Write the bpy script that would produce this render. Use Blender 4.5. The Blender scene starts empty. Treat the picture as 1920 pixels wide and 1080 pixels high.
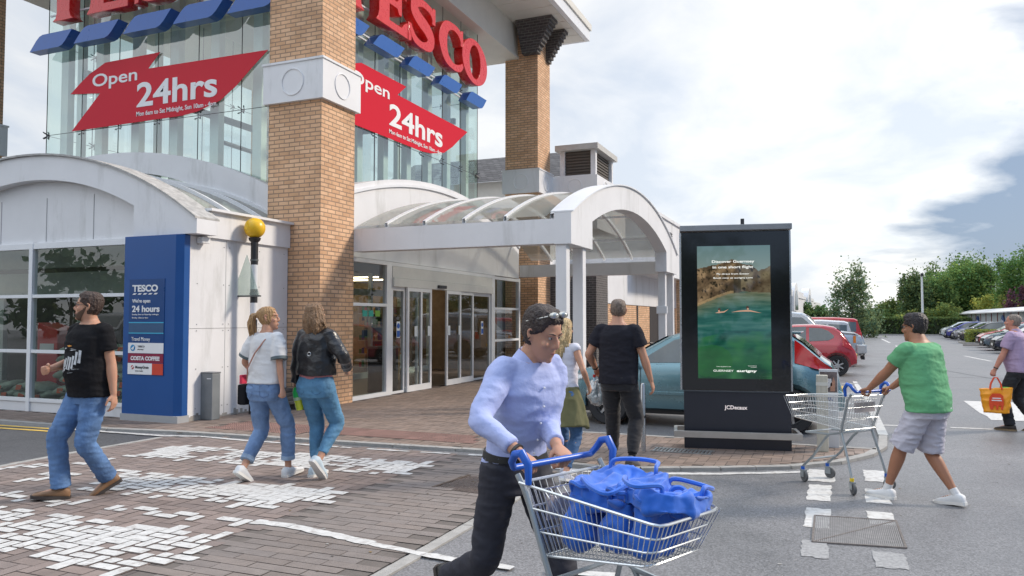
import bpy, bmesh, math, random
import numpy as np
from mathutils import Vector, Matrix, noise
R = math.radians
PI = math.pi
scene = bpy.context.scene
# ------------------------------------------------------------------ camera
cam_data = bpy.data.cameras.new('camera')
cam = bpy.data.objects.new('camera', cam_data)
scene.collection.objects.link(cam)
cam.location = (0, 0, 1.55)
cam.rotation_euler = (R(90 + 2.39), 0, R(22.6))
cam_data.sensor_width = 36
cam_data.lens = 36 * 1440 / 1920
cam_data.clip_start = 0.05
cam_data.clip_end = 2000
scene.camera = cam
scene.render.resolution_x = 1024
scene.render.resolution_y = 576
# ------------------------------------------------------------------ world
SUN_EL, SUN_AZ = 34.0, 56.0            # azimuth clockwise from +Y
world = bpy.data.worlds.new("World")
scene.world = world
world.use_nodes = True
wn, wl = world.node_tree.nodes, world.node_tree.links
wn.clear()
def N(nt, typ, **kw):
    n = nt.new(typ)
    for k, v in kw.items():
        setattr(n, k, v)
    return n
out = N(wn, 'ShaderNodeOutputWorld')
bg = N(wn, 'ShaderNodeBackground')
sky = N(wn, 'ShaderNodeTexSky', sky_type='NISHITA', sun_disc=False)
sky.sun_elevation = R(SUN_EL); sky.sun_rotation = R(SUN_AZ)
sky.air_density = 1.0; sky.dust_density = 2.0
tc = N(wn, 'ShaderNodeTexCoord')
sep = N(wn, 'ShaderNodeSeparateXYZ'); wl.new(tc.outputs['Generated'], sep.inputs[0])
def M(op, a, b=None, c=None, clamp=False):
    m = N(wn, 'ShaderNodeMath', operation=op); m.use_clamp = clamp
    for i, v in enumerate((a, b, c)):
        if v is None: continue
        if isinstance(v, (int, float)): m.inputs[i].default_value = v
        else: wl.new(v, m.inputs[i])
    return m.outputs[0]
zz = M('ADD', M('MAXIMUM', sep.outputs[2], 0.0), 0.22)
px = M('DIVIDE', sep.outputs[0], zz); py = M('DIVIDE', sep.outputs[1], zz)
cmb = N(wn, 'ShaderNodeCombineXYZ'); wl.new(px, cmb.inputs[0]); wl.new(py, cmb.inputs[1])
def cloudnoise(scale, off, detail=7, rough=.55, dist=.4):
    mp = N(wn, 'ShaderNodeMapping'); mp.inputs['Location'].default_value = off
    mp.inputs['Rotation'].default_value = (0, 0, .5); mp.inputs['Scale'].default_value = (1, .8, 1)
    wl.new(cmb.outputs[0], mp.inputs[0])
    n = N(wn, 'ShaderNodeTexNoise'); n.inputs['Scale'].default_value = scale
    n.inputs['Detail'].default_value = detail; n.inputs['Roughness'].default_value = rough
    n.inputs['Distortion'].default_value = dist
    wl.new(mp.outputs[0], n.inputs['Vector'])
    return n.outputs['Fac']
n1 = cloudnoise(1.15, (3.1, 1.7, 0))
n2 = cloudnoise(2.6, (7.3, 2.2, 4))
# darker blue-grey banks gather towards the right (+X)
bias = M('MULTIPLY', M('SMOOTH_MIN', M('ADD', sep.outputs[0], -0.05), 0.5, .2), 0.92)
dark = M('ADD', n1, bias)
rampd = N(wn, 'ShaderNodeValToRGB'); wl.new(dark, rampd.inputs[0])
e = rampd.color_ramp.elements
e[0].position = .55; e[0].color = (0, 0, 0, 1); e[1].position = .66; e[1].color = (1, 1, 1, 1)
rampw = N(wn, 'ShaderNodeValToRGB'); wl.new(n2, rampw.inputs[0])
e = rampw.color_ramp.elements
e[0].position = .36; e[0].color = (.50, .54, .60, 1); e[1].position = .62; e[1].color = (.70, .70, .695, 1)
skyc = N(wn, 'ShaderNodeVectorMath', operation='MULTIPLY'); wl.new(sky.outputs[0], skyc.inputs[0])
skyc.inputs[1].default_value = (.10, .10, .10)
mix1 = N(wn, 'ShaderNodeMixRGB'); wl.new(rampd.outputs[0], mix1.inputs[0])
wl.new(rampw.outputs[0], mix1.inputs[1]); mix1.inputs[2].default_value = (.165, .225, .325, 1)
mix2 = N(wn, 'ShaderNodeMixRGB'); mix2.inputs[0].default_value = .86
wl.new(skyc.outputs[0], mix2.inputs[1]); wl.new(mix1.outputs[0], mix2.inputs[2])
# the cloud cover is brighter overhead and round the hidden sun than at the horizon
glow = N(wn, 'ShaderNodeVectorMath', operation='DOT_PRODUCT'); wl.new(tc.outputs['Generated'], glow.inputs[0])
SD = Vector((math.sin(R(SUN_AZ)) * math.cos(R(SUN_EL)), math.cos(R(SUN_AZ)) * math.cos(R(SUN_EL)), math.sin(R(SUN_EL))))
glow.inputs[1].default_value = SD
gl = M('MULTIPLY', M('POWER', M('MAXIMUM', glow.outputs['Value'], 0.0), 4.0), .12)
up = M('MULTIPLY', M('MULTIPLY', M('MAXIMUM', M('SUBTRACT', sep.outputs[2], .44), 0.0), 1.0), 3.2)
g2 = N(wn, 'ShaderNodeVectorMath', operation='DOT_PRODUCT'); wl.new(tc.outputs['Generated'], g2.inputs[0]); g2.inputs[1].default_value = Vector((.02, 1, .15)).normalized()
low = M('MULTIPLY', M('POWER', M('MAXIMUM', g2.outputs['Value'], 0.0), 9.0), .15)
rear = M('MULTIPLY', M('MAXIMUM', M('MULTIPLY', sep.outputs[1], -1.0), 0.0), .55)
gain = M('ADD', M('ADD', M('ADD', M('ADD', gl, up), low), rear), .97)
sc = N(wn, 'ShaderNodeVectorMath', operation='SCALE'); wl.new(mix2.outputs[0], sc.inputs[0]); wl.new(gain, sc.inputs['Scale'])
wl.new(sc.outputs[0], bg.inputs[0]); bg.inputs[1].default_value = 1.0
wl.new(bg.outputs[0], out.inputs[0])
# ------------------------------------------------------------------ sun
sd = bpy.data.lights.new('sun', 'SUN'); sd.energy = 2.3; sd.angle = R(9); sd.color = (1, .88, .74)
sun = bpy.data.objects.new('sun', sd); scene.collection.objects.link(sun)
sun.rotation_euler = SD.to_track_quat('Z', 'Y').to_euler()
sun.location = (20, 0, 30)
# ------------------------------------------------------------------ exposure
scene.view_settings.view_transform = 'Standard'
scene.view_settings.look = 'None'
scene.view_settings.exposure = 0.58
scene.view_settings.gamma = 1.0
scene.view_settings.use_curve_mapping = False
scene.render.engine = 'CYCLES'
try:
    scene.cycles.max_bounces = 8; scene.cycles.transparent_max_bounces = 24
    scene.cycles.caustics_reflective = False; scene.cycles.caustics_refractive = False
    scene.cycles.use_denoising = True
except Exception: pass
# ================================================================== materials
MATS = {}
def mat(name, col, rough=.6, metal=0., var=.08, vscale=6., bump=0., bscale=60., spec=.5, coat=0., attr=None, alpha=None,
        dirt=None, emit=None, sheen=0., trans=0., stretch=(1, 1, 1), sss=0.):
    if name in MATS: return MATS[name]
    m = bpy.data.materials.new(name); m.use_nodes = True
    nt, ln = m.node_tree.nodes, m.node_tree.links
    b = nt['Principled BSDF']
    b.inputs['Roughness'].default_value = rough; b.inputs['Metallic'].default_value = metal
    b.inputs['Specular IOR Level'].default_value = spec
    b.inputs['Coat Weight'].default_value = coat
    b.inputs['Coat Roughness'].default_value = .05
    if sheen: b.inputs['Sheen Weight'].default_value = sheen
    if name.startswith('skin'):
        b.inputs['Specular IOR Level'].default_value = .35
    if trans: b.inputs['Transmission Weight'].default_value = trans
    if sss:
        b.inputs['Subsurface Weight'].default_value = sss; b.inputs['Subsurface Scale'].default_value = .02
    c = tuple(col) + (1,)
    b.inputs['Base Color'].default_value = c
    t = N(nt, 'ShaderNodeTexCoord')
    src = None
    if attr:
        a = N(nt, 'ShaderNodeAttribute'); a.attribute_name = attr; src = a.outputs['Color']
    if var > 0 or dirt:
        mp = N(nt, 'ShaderNodeMapping'); mp.inputs['Scale'].default_value = stretch
        ln.new(t.outputs['Object'], mp.inputs[0])
        n = N(nt, 'ShaderNodeTexNoise'); n.inputs['Scale'].default_value = vscale; n.inputs['Detail'].default_value = 6
        n.inputs['Roughness'].default_value = .65
        ln.new(mp.outputs[0], n.inputs['Vector'])
        mr = N(nt, 'ShaderNodeMapRange'); mr.inputs['From Min'].default_value = .3; mr.inputs['From Max'].default_value = .7
        mr.inputs['To Min'].default_value = 1 - var; mr.inputs['To Max'].default_value = 1 + var
        ln.new(n.outputs['Fac'], mr.inputs[0])
        sc_ = N(nt, 'ShaderNodeVectorMath', operation='SCALE')
        if src: ln.new(src, sc_.inputs[0])
        else: sc_.inputs[0].default_value = col
        ln.new(mr.outputs[0], sc_.inputs['Scale']); src = sc_.outputs[0]
        if dirt:
            n3 = N(nt, 'ShaderNodeTexNoise'); n3.inputs['Scale'].default_value = dirt[2]; n3.inputs['Detail'].default_value = 8
            n3.inputs['Roughness'].default_value = .7
            mp3 = N(nt, 'ShaderNodeMapping'); mp3.inputs['Scale'].default_value = (1, 1, .22); mp3.inputs['Location'].default_value = (5, 3, 1)
            ln.new(t.outputs['Object'], mp3.inputs[0]); ln.new(mp3.outputs[0], n3.inputs['Vector'])
            r3 = N(nt, 'ShaderNodeMapRange'); r3.inputs['From Min'].default_value = dirt[3]; r3.inputs['From Max'].default_value = dirt[3] + .22
            r3.inputs['To Max'].default_value = dirt[1]
            ln.new(n3.outputs['Fac'], r3.inputs[0])
            mx = N(nt, 'ShaderNodeMixRGB'); ln.new(r3.outputs[0], mx.inputs[0]); ln.new(src, mx.inputs[1])
            mx.inputs[2].default_value = tuple(dirt[0]) + (1,); src = mx.outputs[0]
        rr = N(nt, 'ShaderNodeMapRange'); rr.inputs['To Min'].default_value = max(rough - .08, .02); rr.inputs['To Max'].default_value = min(rough + .08, 1)
        ln.new(n.outputs['Fac'], rr.inputs[0]); ln.new(rr.outputs[0], b.inputs['Roughness'])
    if src: ln.new(src, b.inputs['Base Color'])
    if bump:
        n2_ = N(nt, 'ShaderNodeTexNoise'); n2_.inputs['Scale'].default_value = bscale; n2_.inputs['Detail'].default_value = 5
        ln.new(t.outputs['Object'], n2_.inputs['Vector'])
        bp = N(nt, 'ShaderNodeBump'); bp.inputs['Strength'].default_value = bump; bp.inputs['Distance'].default_value = .02
        ln.new(n2_.outputs['Fac'], bp.inputs['Height']); ln.new(bp.outputs[0], b.inputs['Normal'])
    if emit:
        b.inputs['Emission Color'].default_value = tuple(emit[0]) + (1,); b.inputs['Emission Strength'].default_value = emit[1]
    MATS[name] = m
    return m
def glass(name, tint=(.8, .88, .86), refl=1.0, rough=.0, f0=.06, dens=0.0, dcol=(.5, .55, .5)):
    """window glass: clear with a fresnel mirror; dens mixes a thin film of dust or print"""
    if name in MATS: return MATS[name]
    m = bpy.data.materials.new(name); m.use_nodes = True
    nt, ln = m.node_tree.nodes, m.node_tree.links; nt.clear()
    o = N(nt, 'ShaderNodeOutputMaterial'); tr = N(nt, 'ShaderNodeBsdfTransparent'); gl_ = N(nt, 'ShaderNodeBsdfGlossy')
    tr.inputs[0].default_value = tuple(tint) + (1,); gl_.inputs['Roughness'].default_value = rough
    gl_.inputs['Color'].default_value = (refl, refl, refl, 1)
    lw = N(nt, 'ShaderNodeLayerWeight'); lw.inputs[0].default_value = .35
    mr = N(nt, 'ShaderNodeMapRange'); mr.inputs['To Min'].default_value = f0; mr.inputs['To Max'].default_value = .9
    pw = N(nt, 'ShaderNodeMath', operation='POWER'); pw.inputs[1].default_value = 2.2
    ln.new(lw.outputs['Facing'], pw.inputs[0]); ln.new(pw.outputs[0], mr.inputs[0])
    mx = N(nt, 'ShaderNodeMixShader'); ln.new(mr.outputs[0], mx.inputs[0]); ln.new(tr.outputs[0], mx.inputs[1]); ln.new(gl_.outputs[0], mx.inputs[2])
    last = mx
    if dens:
        df = N(nt, 'ShaderNodeBsdfDiffuse'); df.inputs[0].default_value = tuple(dcol) + (1,)
        m2 = N(nt, 'ShaderNodeMixShader'); m2.inputs[0].default_value = dens
        ln.new(mx.outputs[0], m2.inputs[1]); ln.new(df.outputs[0], m2.inputs[2]); last = m2
    ln.new(last.outputs[0], o.inputs[0])
    MATS[name] = m
    return m
def brickmat(name, c1, c2, mortar, bw=.225, bh=.075, ms=.010, bump=.5, squash=1):
    if name in MATS: return MATS[name]
    m = bpy.data.materials.new(name); m.use_nodes = True
    nt, ln = m.node_tree.nodes, m.node_tree.links
    b = nt['Principled BSDF']; b.inputs['Roughness'].default_value = .85
    t = N(nt, 'ShaderNodeTexCoord'); s = N(nt, 'ShaderNodeSeparateXYZ'); ln.new(t.outputs['Object'], s.inputs[0])
    a = N(nt, 'ShaderNodeMath', operation='ADD'); ln.new(s.outputs[0], a.inputs[0]); ln.new(s.outputs[1], a.inputs[1])
    cb = N(nt, 'ShaderNodeCombineXYZ'); ln.new(a.outputs[0], cb.inputs[0]); ln.new(s.outputs[2], cb.inputs[1])
    br = N(nt, 'ShaderNodeTexBrick'); ln.new(cb.outputs[0], br.inputs['Vector'])
    br.inputs['Color1'].default_value = tuple(c1) + (1,); br.inputs['Color2'].default_value = tuple(c2) + (1,)
    br.inputs['Mortar'].default_value = tuple(mortar) + (1,)
    br.inputs['Scale'].default_value = 1; br.inputs['Brick Width'].default_value = bw; br.inputs['Row Height'].default_value = bh
    br.inputs['Mortar Size'].default_value = ms; br.inputs['Mortar Smooth'].default_value = .15; br.inputs['Bias'].default_value = -.1
    n = N(nt, 'ShaderNodeTexNoise'); n.inputs['Scale'].default_value = 2.5; n.inputs['Detail'].default_value = 8; n.inputs['Roughness'].default_value = .7
    ln.new(t.outputs['Object'], n.inputs['Vector'])
    mr = N(nt, 'ShaderNodeMapRange'); mr.inputs['From Min'].default_value = .3; mr.inputs['From Max'].default_value = .7
    mr.inputs['To Min'].default_value = .82; mr.inputs['To Max'].default_value = 1.14
    ln.new(n.outputs['Fac'], mr.inputs[0])
    sc_ = N(nt, 'ShaderNodeVectorMath', operation='SCALE'); ln.new(br.outputs['Color'], sc_.inputs[0]); ln.new(mr.outputs[0], sc_.inputs['Scale'])
    ln.new(sc_.outputs[0], b.inputs['Base Color'])
    bp = N(nt, 'ShaderNodeBump'); bp.inputs['Strength'].default_value = bump; bp.inputs['Distance'].default_value = .01
    iv = N(nt, 'ShaderNodeMath', operation='SUBTRACT'); iv.inputs[0].default_value = 1; ln.new(br.outputs['Fac'], iv.inputs[1])
    ln.new(iv.outputs[0], bp.inputs['Height']); ln.new(bp.outputs[0], b.inputs['Normal'])
    MATS[name] = m
    return m
# ================================================================== mesh builder
COL = scene.collection
class MB:
    def __init__(s): s.v = []; s.f = []; s.m = []; s.col = None
    def add(s, V, F, mi=0):
        o = len(s.v); s.v.extend(tuple(map(float, p)) for p in V); s.f.extend(tuple(i + o for i in f) for f in F); s.m.extend([mi] * len(F)); return s
    def box(s, x0, x1, y0, y1, z0, z1, mi=0):
        V = [(x, y, z) for z in (z0, z1) for y in (y0, y1) for x in (x0, x1)]
        return s.add(V, [(0, 2, 3, 1), (4, 5, 7, 6), (0, 1, 5, 4), (2, 6, 7, 3), (0, 4, 6, 2), (1, 3, 7, 5)], mi)
    def prism(s, pts, axis, a, b, mi=0, caps=True):
        """extrude a 2D outline; axis 'y' outline is (x,z), axis 'x' outline is (y,z), axis 'z' outline is (x,y)"""
        def P(p, t):
            return {'y': (p[0], t, p[1]), 'x': (t, p[0], p[1]), 'z': (p[0], p[1], t)}[axis]
        n = len(pts); V = [P(p, a) for p in pts] + [P(p, b) for p in pts]
        F = [(i, (i + 1) % n, (i + 1) % n + n, i + n) for i in range(n)]
        if caps: F += [tuple(range(n))[::-1], tuple(range(n, 2 * n))]
        return s.add(V, F, mi)
    def tube(s, pts, r, n=8, mi=0, closed=False, caps=True):
        pts = [Vector(p) for p in pts]; m = len(pts)
        rs = r if hasattr(r, '__len__') else [r] * m
        up = None; V = []; F = []
        for i, p in enumerate(pts):
            if closed: t = pts[(i + 1) % m] - pts[i - 1]
            else: t = pts[min(i + 1, m - 1)] - pts[max(i - 1, 0)]
            if t.length < 1e-9: t = Vector((0, 0, 1))
            t.normalize()
            if up is None:
                up = t.orthogonal().normalized()
            up = (up - t * up.dot(t))
            if up.length < 1e-6: up = t.orthogonal()
            up.normalize(); w = t.cross(up)
            for k in range(n):
                a = 2 * PI * k / n; V.append(p + (up * math.cos(a) + w * math.sin(a)) * rs[i])
        seg = m if closed else m - 1
        for i in range(seg):
            j = (i + 1) % m
            for k in range(n):
                l = (k + 1) % n; F.append((i * n + k, i * n + l, j * n + l, j * n + k))
        if caps and not closed: F += [tuple(range(n))[::-1], tuple((m - 1) * n + k for k in range(n))]
        return s.add(V, F, mi)
    def rings(s, rings, mi=0, caps=True, closed=True):
        n = len(rings[0]); V = [p for r in rings for p in r]; F = []
        for i in range(len(rings) - 1):
            for k in range(n if closed else n - 1):
                l = (k + 1) % n; F.append((i * n + k, i * n + l, (i + 1) * n + l, (i + 1) * n + k))
        if caps: F += [tuple(range(n))[::-1], tuple((len(rings) - 1) * n + k for k in range(n))]
        return s.add(V, F, mi)
    def lathe(s, prof, c=(0, 0, 0), n=24, axis='z', mi=0, caps=True):
        rr = []
        for r, h in prof:
            ring = []
            for k in range(n):
                a = 2 * PI * k / n; x, y = r * math.cos(a), r * math.sin(a)
                q = {'z': (x, y, h), 'y': (x, h, -y), 'x': (h, x, y)}[axis]
                ring.append((q[0] + c[0], q[1] + c[1], q[2] + c[2]))
            rr.append(ring)
        return s.rings(rr, mi, caps)
    def sphere(s, c, r, nu=16, nv=10, mi=0):
        r = (r, r, r) if not hasattr(r, '__len__') else r
        rr = []
        for j in range(nv + 1):
            t = PI * (j + .001 if j == 0 else j - .001 if j == nv else j) / nv
            rr.append([(c[0] + r[0] * math.sin(t) * math.cos(2 * PI * k / nu), c[1] + r[1] * math.sin(t) * math.sin(2 * PI * k / nu), c[2] - r[2] * math.cos(t)) for k in range(nu)])
        return s.rings(rr, mi)
    def build(s, name, m, parent=None, smooth=False, fix=True, bevel=0, loc=None, cols=None, auto=None):
        me = bpy.data.meshes.new(name); me.from_pydata(s.v, [], s.f)
        for mm in (m if isinstance(m, (list, tuple)) else [m]): me.materials.append(mm)
        if any(s.m): me.polygons.foreach_set('material_index', s.m)
        if cols is not None:
            at = me.color_attributes.new('col', 'FLOAT_COLOR', 'CORNER')
            fl = np.repeat(np.array([tuple(c) + (1.,) for c in cols], dtype=np.float32), [len(f) for f in s.f], axis=0)
            at.data.foreach_set('color', fl.ravel())
        if fix or bevel:
            bm = bmesh.new(); bm.from_mesh(me)
            if fix: bmesh.ops.recalc_face_normals(bm, faces=bm.faces)
            if bevel:
                es = [e_ for e_ in bm.edges if len(e_.link_faces) == 2 and e_.calc_face_angle(0) > .6]
                bmesh.ops.bevel(bm, geom=es, offset=bevel, segments=2, affect='EDGES', profile=.6, clamp_overlap=True)
            bm.to_mesh(me); bm.free()
        if smooth: me.polygons.foreach_set('use_smooth', [True] * len(me.polygons))
        if auto:
            try: me.set_sharp_from_angle(angle=auto)
            except Exception: pass
        o = bpy.data.objects.new(name, me); COL.objects.link(o)
        if parent is not None: o.parent = parent
        if loc: o.location = loc
        return o
def smoothobj(o, ang=.7):
    o.data.polygons.foreach_set('use_smooth', [True] * len(o.data.polygons))
    try: o.data.set_sharp_from_angle(angle=ang)
    except Exception: pass
    return o
def tag(o, label=None, cat=None, group=None, kind=None):
    if label: o['label'] = label
    if cat: o['category'] = cat
    if group: o['group'] = group
    if kind: o['kind'] = kind
    return o
def empty(name, loc=(0, 0, 0), rz=0, label=None, cat=None, group=None, scale=None):
    o = bpy.data.objects.new(name, None); COL.objects.link(o); o.location = loc; o.rotation_euler = (0, 0, rz)
    o.empty_display_size = .2
    if scale: o.scale = (scale,) * 3
    return tag(o, label, cat, group)
def kids(o): return [c for c in bpy.data.objects if c.parent == o]
def copy_tree(o, parent=None):
    c = o.copy(); COL.objects.link(c); c.parent = parent
    for ch in kids(o): copy_tree(ch, c)
    return c
def mesh_of(o):
    """evaluate a curve/text/modified object to a plain mesh"""
    dg = bpy.context.evaluated_depsgraph_get(); dg.update()
    return bpy.data.meshes.new_from_object(o.evaluated_get(dg))
def text(name, body, size, m, loc, face='-y', parent=None, sx=1., bold=0., ext=.003, align='LEFT', shear=0., spacing=1., line=1.):
    cu = bpy.data.curves.new(name, 'FONT'); cu.body = body; cu.size = size; cu.extrude = ext; cu.offset = bold
    cu.align_x = align; cu.shear = shear; cu.space_character = spacing; cu.space_line = line; cu.resolution_u = 4
    o = bpy.data.objects.new(name, cu); COL.objects.link(o)
    me = mesh_of(o); bpy.data.objects.remove(o)
    me.materials.clear(); me.materials.append(m)
    rot = {'-y': Matrix.Rotation(R(90), 4, 'X'), '+x': Matrix.Rotation(R(90), 4, 'Z') @ Matrix.Rotation(R(90), 4, 'X'), 'z': Matrix.Identity(4)}[face]
    me.transform(Matrix.Translation(loc) @ rot @ Matrix.Diagonal((sx, 1, 1, 1)))
    o = bpy.data.objects.new(name, me); COL.objects.link(o); o.parent = parent
    return o
def text_width(body, size, bold=0., spacing=1.):
    cu = bpy.data.curves.new('w', 'FONT'); cu.body = body; cu.size = size; cu.offset = bold; cu.space_character = spacing
    o = bpy.data.objects.new('w', cu); COL.objects.link(o); me = mesh_of(o); bpy.data.objects.remove(o)
    xs = [v.co.x for v in me.vertices]; return max(xs) - min(xs), min(xs)
def fit_text(name, body, x0, x1, z, h, m, plane, face='-y', parent=None, bold=.02, ext=.003):
    """text whose letters run from x0 to x1 with cap height h on the given plane"""
    size = h / .72; w, off = text_width(body, size, bold * size)
    sx = (x1 - x0) / w
    loc = (x0 - off * sx, plane, z) if face == '-y' else (plane, x0 - off * sx, z)
    return text(name, body, size, m, loc, face, parent, sx=sx, bold=bold * size, ext=ext)
def arc(c, r, a0, a1, n):
    return [(c[0] + r * math.cos(a0 + (a1 - a0) * i / n), c[1] + r * math.sin(a0 + (a1 - a0) * i / n)) for i in range(n + 1)]
# common materials
WHITE = mat('white_painted_render', (.74, .74, .745), .55, var=.05, vscale=1.2, dirt=((.36, .36, .33), .6, 1.7, .55))
WHITE2 = mat('white_powder_coat', (.78, .79, .80), .35, var=.03)
BRICK = brickmat('buff_brick', (.62, .365, .205), (.78, .50, .305), (.33, .22, .145))
BRICK2 = brickmat('dark_brick', (.07, .062, .06), (.10, .088, .082), (.18, .17, .16))
# ================================================================== ground
def struct(o): o['kind'] = 'structure'; return o
def asphalt_mat(name, base, wet=.5):
    m = mat(name, base, .62, var=.0)
    nt, ln = m.node_tree.nodes, m.node_tree.links; b = nt['Principled BSDF']
    t = N(nt, 'ShaderNodeTexCoord')
    v = N(nt, 'ShaderNodeTexVoronoi'); v.inputs['Scale'].default_value = 95; ln.new(t.outputs['Object'], v.inputs['Vector'])
    n = N(nt, 'ShaderNodeTexNoise'); n.inputs['Scale'].default_value = .55; n.inputs['Detail'].default_value = 8; n.inputs['Roughness'].default_value = .6
    ln.new(t.outputs['Object'], n.inputs['Vector'])
    n4 = N(nt, 'ShaderNodeTexNoise'); n4.inputs['Scale'].default_value = 140; n4.inputs['Detail'].default_value = 2; ln.new(t.outputs['Object'], n4.inputs['Vector'])
    r1 = N(nt, 'ShaderNodeMapRange'); ln.new(v.outputs['Color'], r1.inputs[0]); r1.inputs['To Min'].default_value = .55; r1.inputs['To Max'].default_value = 1.55
    r2 = N(nt, 'ShaderNodeMapRange'); ln.new(n.outputs['Fac'], r2.inputs[0]); r2.inputs['From Min'].default_value = .3; r2.inputs['From Max'].default_value = .7
    r2.inputs['To Min'].default_value = .8; r2.inputs['To Max'].default_value = 1.2
    mu = N(nt, 'ShaderNodeMath', operation='MULTIPLY'); ln.new(r1.outputs[0], mu.inputs[0]); ln.new(r2.outputs[0], mu.inputs[1])
    sc_ = N(nt, 'ShaderNodeVectorMath', operation='SCALE'); sc_.inputs[0].default_value = base; ln.new(mu.outputs[0], sc_.inputs['Scale'])
    ln.new(sc_.outputs[0], b.inputs['Base Color'])
    rr = N(nt, 'ShaderNodeMapRange'); ln.new(n.outputs['Fac'], rr.inputs[0]); rr.inputs['From Min'].default_value = .35; rr.inputs['From Max'].default_value = .65
    rr.inputs['To Min'].default_value = wet - .1; rr.inputs['To Max'].default_value = wet + .14; ln.new(rr.outputs[0], b.inputs['Roughness'])
    bp = N(nt, 'ShaderNodeBump'); bp.inputs['Strength'].default_value = .35; bp.inputs['Distance'].default_value = .006
    ln.new(n4.outputs['Fac'], bp.inputs['Height']); ln.new(bp.outputs[0], b.inputs['Normal'])
    return m
ASPH = asphalt_mat('worn_asphalt', (.165, .165, .170), .46)
ASPH2 = asphalt_mat('dark_asphalt', (.075, .076, .08), .6)
struct(MB().add([(-300, -60, 0), (300, -60, 0), (300, 400, 0), (-300, 400, 0)], [(0, 1, 2, 3)]).build('ground', ASPH, fix=False))
def sheet(name, poly, z, m, kind='structure'):
    o = MB().add([(x, y, z) for x, y in poly], [tuple(range(len(poly)))]).build(name, m, fix=False)
    if o.data.polygons[0].normal.z < 0: o.data.flip_normals()
    o['kind'] = kind; return o
sheet('road', [(-40, 7.62), (-8.16, 7.62), (-8.17, 6.2), (-8.05, 4.6), (-7.4, -6), (-40, -6)], .004, ASPH2)
# ---- block paving, every block a face of its own inside one sheet
def inside(p, poly):
    x, y = p; c = False; n = len(poly)
    for i in range(n):
        x1, y1 = poly[i]; x2, y2 = poly[(i + 1) % n]
        if (y1 > y) != (y2 > y) and x < (x2 - x1) * (y - y1) / (y2 - y1) + x1: c = not c
    return c
def herring(x0, x1, y0, y1, u):
    """90 degree herringbone: rectangles (xa,xb,ya,yb)"""
    for i in range(int(math.floor(x0 / u)) - 1, int(math.ceil(x1 / u)) + 1):
        for j in range(int(math.floor(y0 / u)) - 1, int(math.ceil(y1 / u)) + 1):
            c = (i - j) % 4
            if c == 0: yield i * u, (i + 2) * u, j * u, (j + 1) * u
            elif c == 2: yield i * u, (i + 1) * u, (j - 1) * u, (j + 1) * u
def rows(x0, x1, y0, y1, w, h, along='x'):
    if along == 'x':
        for j in range(int(y0 / h) - 1, int(y1 / h) + 1):
            for i in range(int(x0 / w) - 2, int(x1 / w) + 1):
                xo = (i + .5 * (j % 2)) * w; yield xo, xo + w, j * h, (j + 1) * h
    else:
        for a, b, c, d in rows(y0, y1, x0, x1, w, h): yield c, d, a, b
def pave(name, it, poly, z, base, joint, gap=.004, var=.16, seed=1, holes=()):
    rnd = random.Random(seed); mb = MB(); cols = []
    xs = [p[0] for p in poly]; ys = [p[1] for p in poly]
    for xa, xb, ya, yb in it:
        cx, cy = (xa + xb) / 2, (ya + yb) / 2
        if not inside((cx, cy), poly) or any(inside((cx, cy), h) for h in holes): continue
        g = gap * (.7 + .6 * rnd.random()); dz = rnd.uniform(-.0012, .0012)
        t = [rnd.uniform(-.0006, .0006) for _ in range(4)]
        mb.add([(xa + g, ya + g, z + dz + t[0]), (xb - g, ya + g, z + dz + t[1]), (xb - g, yb - g, z + dz + t[2]), (xa + g, yb - g, z + dz + t[3])], [(0, 1, 2, 3)])
        k = 1 + rnd.uniform(-var, var) + .14 * noise.noise(Vector((cx * .8, cy * .8, seed)))
        h = rnd.uniform(-.02, .02)
        cols.append((base[0] * (k + h), base[1] * k, base[2] * (k - h)))
    m = mat('paving_block_' + name, (1, 1, 1), .66, var=.12, vscale=9, attr='col', bump=.25, bscale=90)
    o = mb.build(name, m, fix=False, cols=cols); o['kind'] = 'structure'
    sheet(name + '_bed', poly, z - .004, mat(name + '_joint_sand', joint, .9, var=.15))
    return o
TABLE = [(-8.06, -1.5), (-8.14, 6.3), (-8.16, 7.6), (-7.72, 7.9), (-3.96, 7.96), (-3.96, -1.5)]
RAMP = [(-3.955, -1.5), (-3.955, 7.96), (-2.9, 7.9), (-2.62, 6.9), (-2.60, -1.5)]
PLATE = [(-3.40, 6.32), (-3.33, 6.92), (-2.86, 6.86), (-2.90, 6.24)]
pave('crossing_table', herring(-8.3, -3.9, 2.4, 8.1, .108), TABLE, .012, (.225, .178, .158), (.11, .092, .084), .0035, seed=3)
pave('crossing_ramp', rows(-4, -2.5, 2.4, 8.1, .40, .104), RAMP, .012, (.205, .175, .158), (.13, .112, .10), .0035, .07, seed=4, holes=[PLATE])
PLAZA = [(-8.9, 8.0), (-3.4, 8.32), (-3.1, 7.98), (-2.3, 7.86), (-1.85, 7.95), (-1.1, 8.28), (-.44, 8.64), (-.02, 9.1), (.31, 9.7), (.46, 10.05),
         (-4.1, 10.05), (-4.4, 12.6), (-4.4, 21.5), (-8.24, 21.5), (-8.24, 12.2), (-8.2, 11.05), (-9.4, 11.05), (-9.4, 8.9), (-8.9, 8.75)]
TACT = [(-8.2, 8.42), (-4.15, 8.62), (-4.3, 9.22), (-8.2, 9.22)]
pave('entrance_plaza', herring(-9.6, .6, 7.8, 21.5, .106), PLAZA, .030, (.235, .178, .145), (.11, .09, .078), .0035, seed=5, holes=[TACT])
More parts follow.
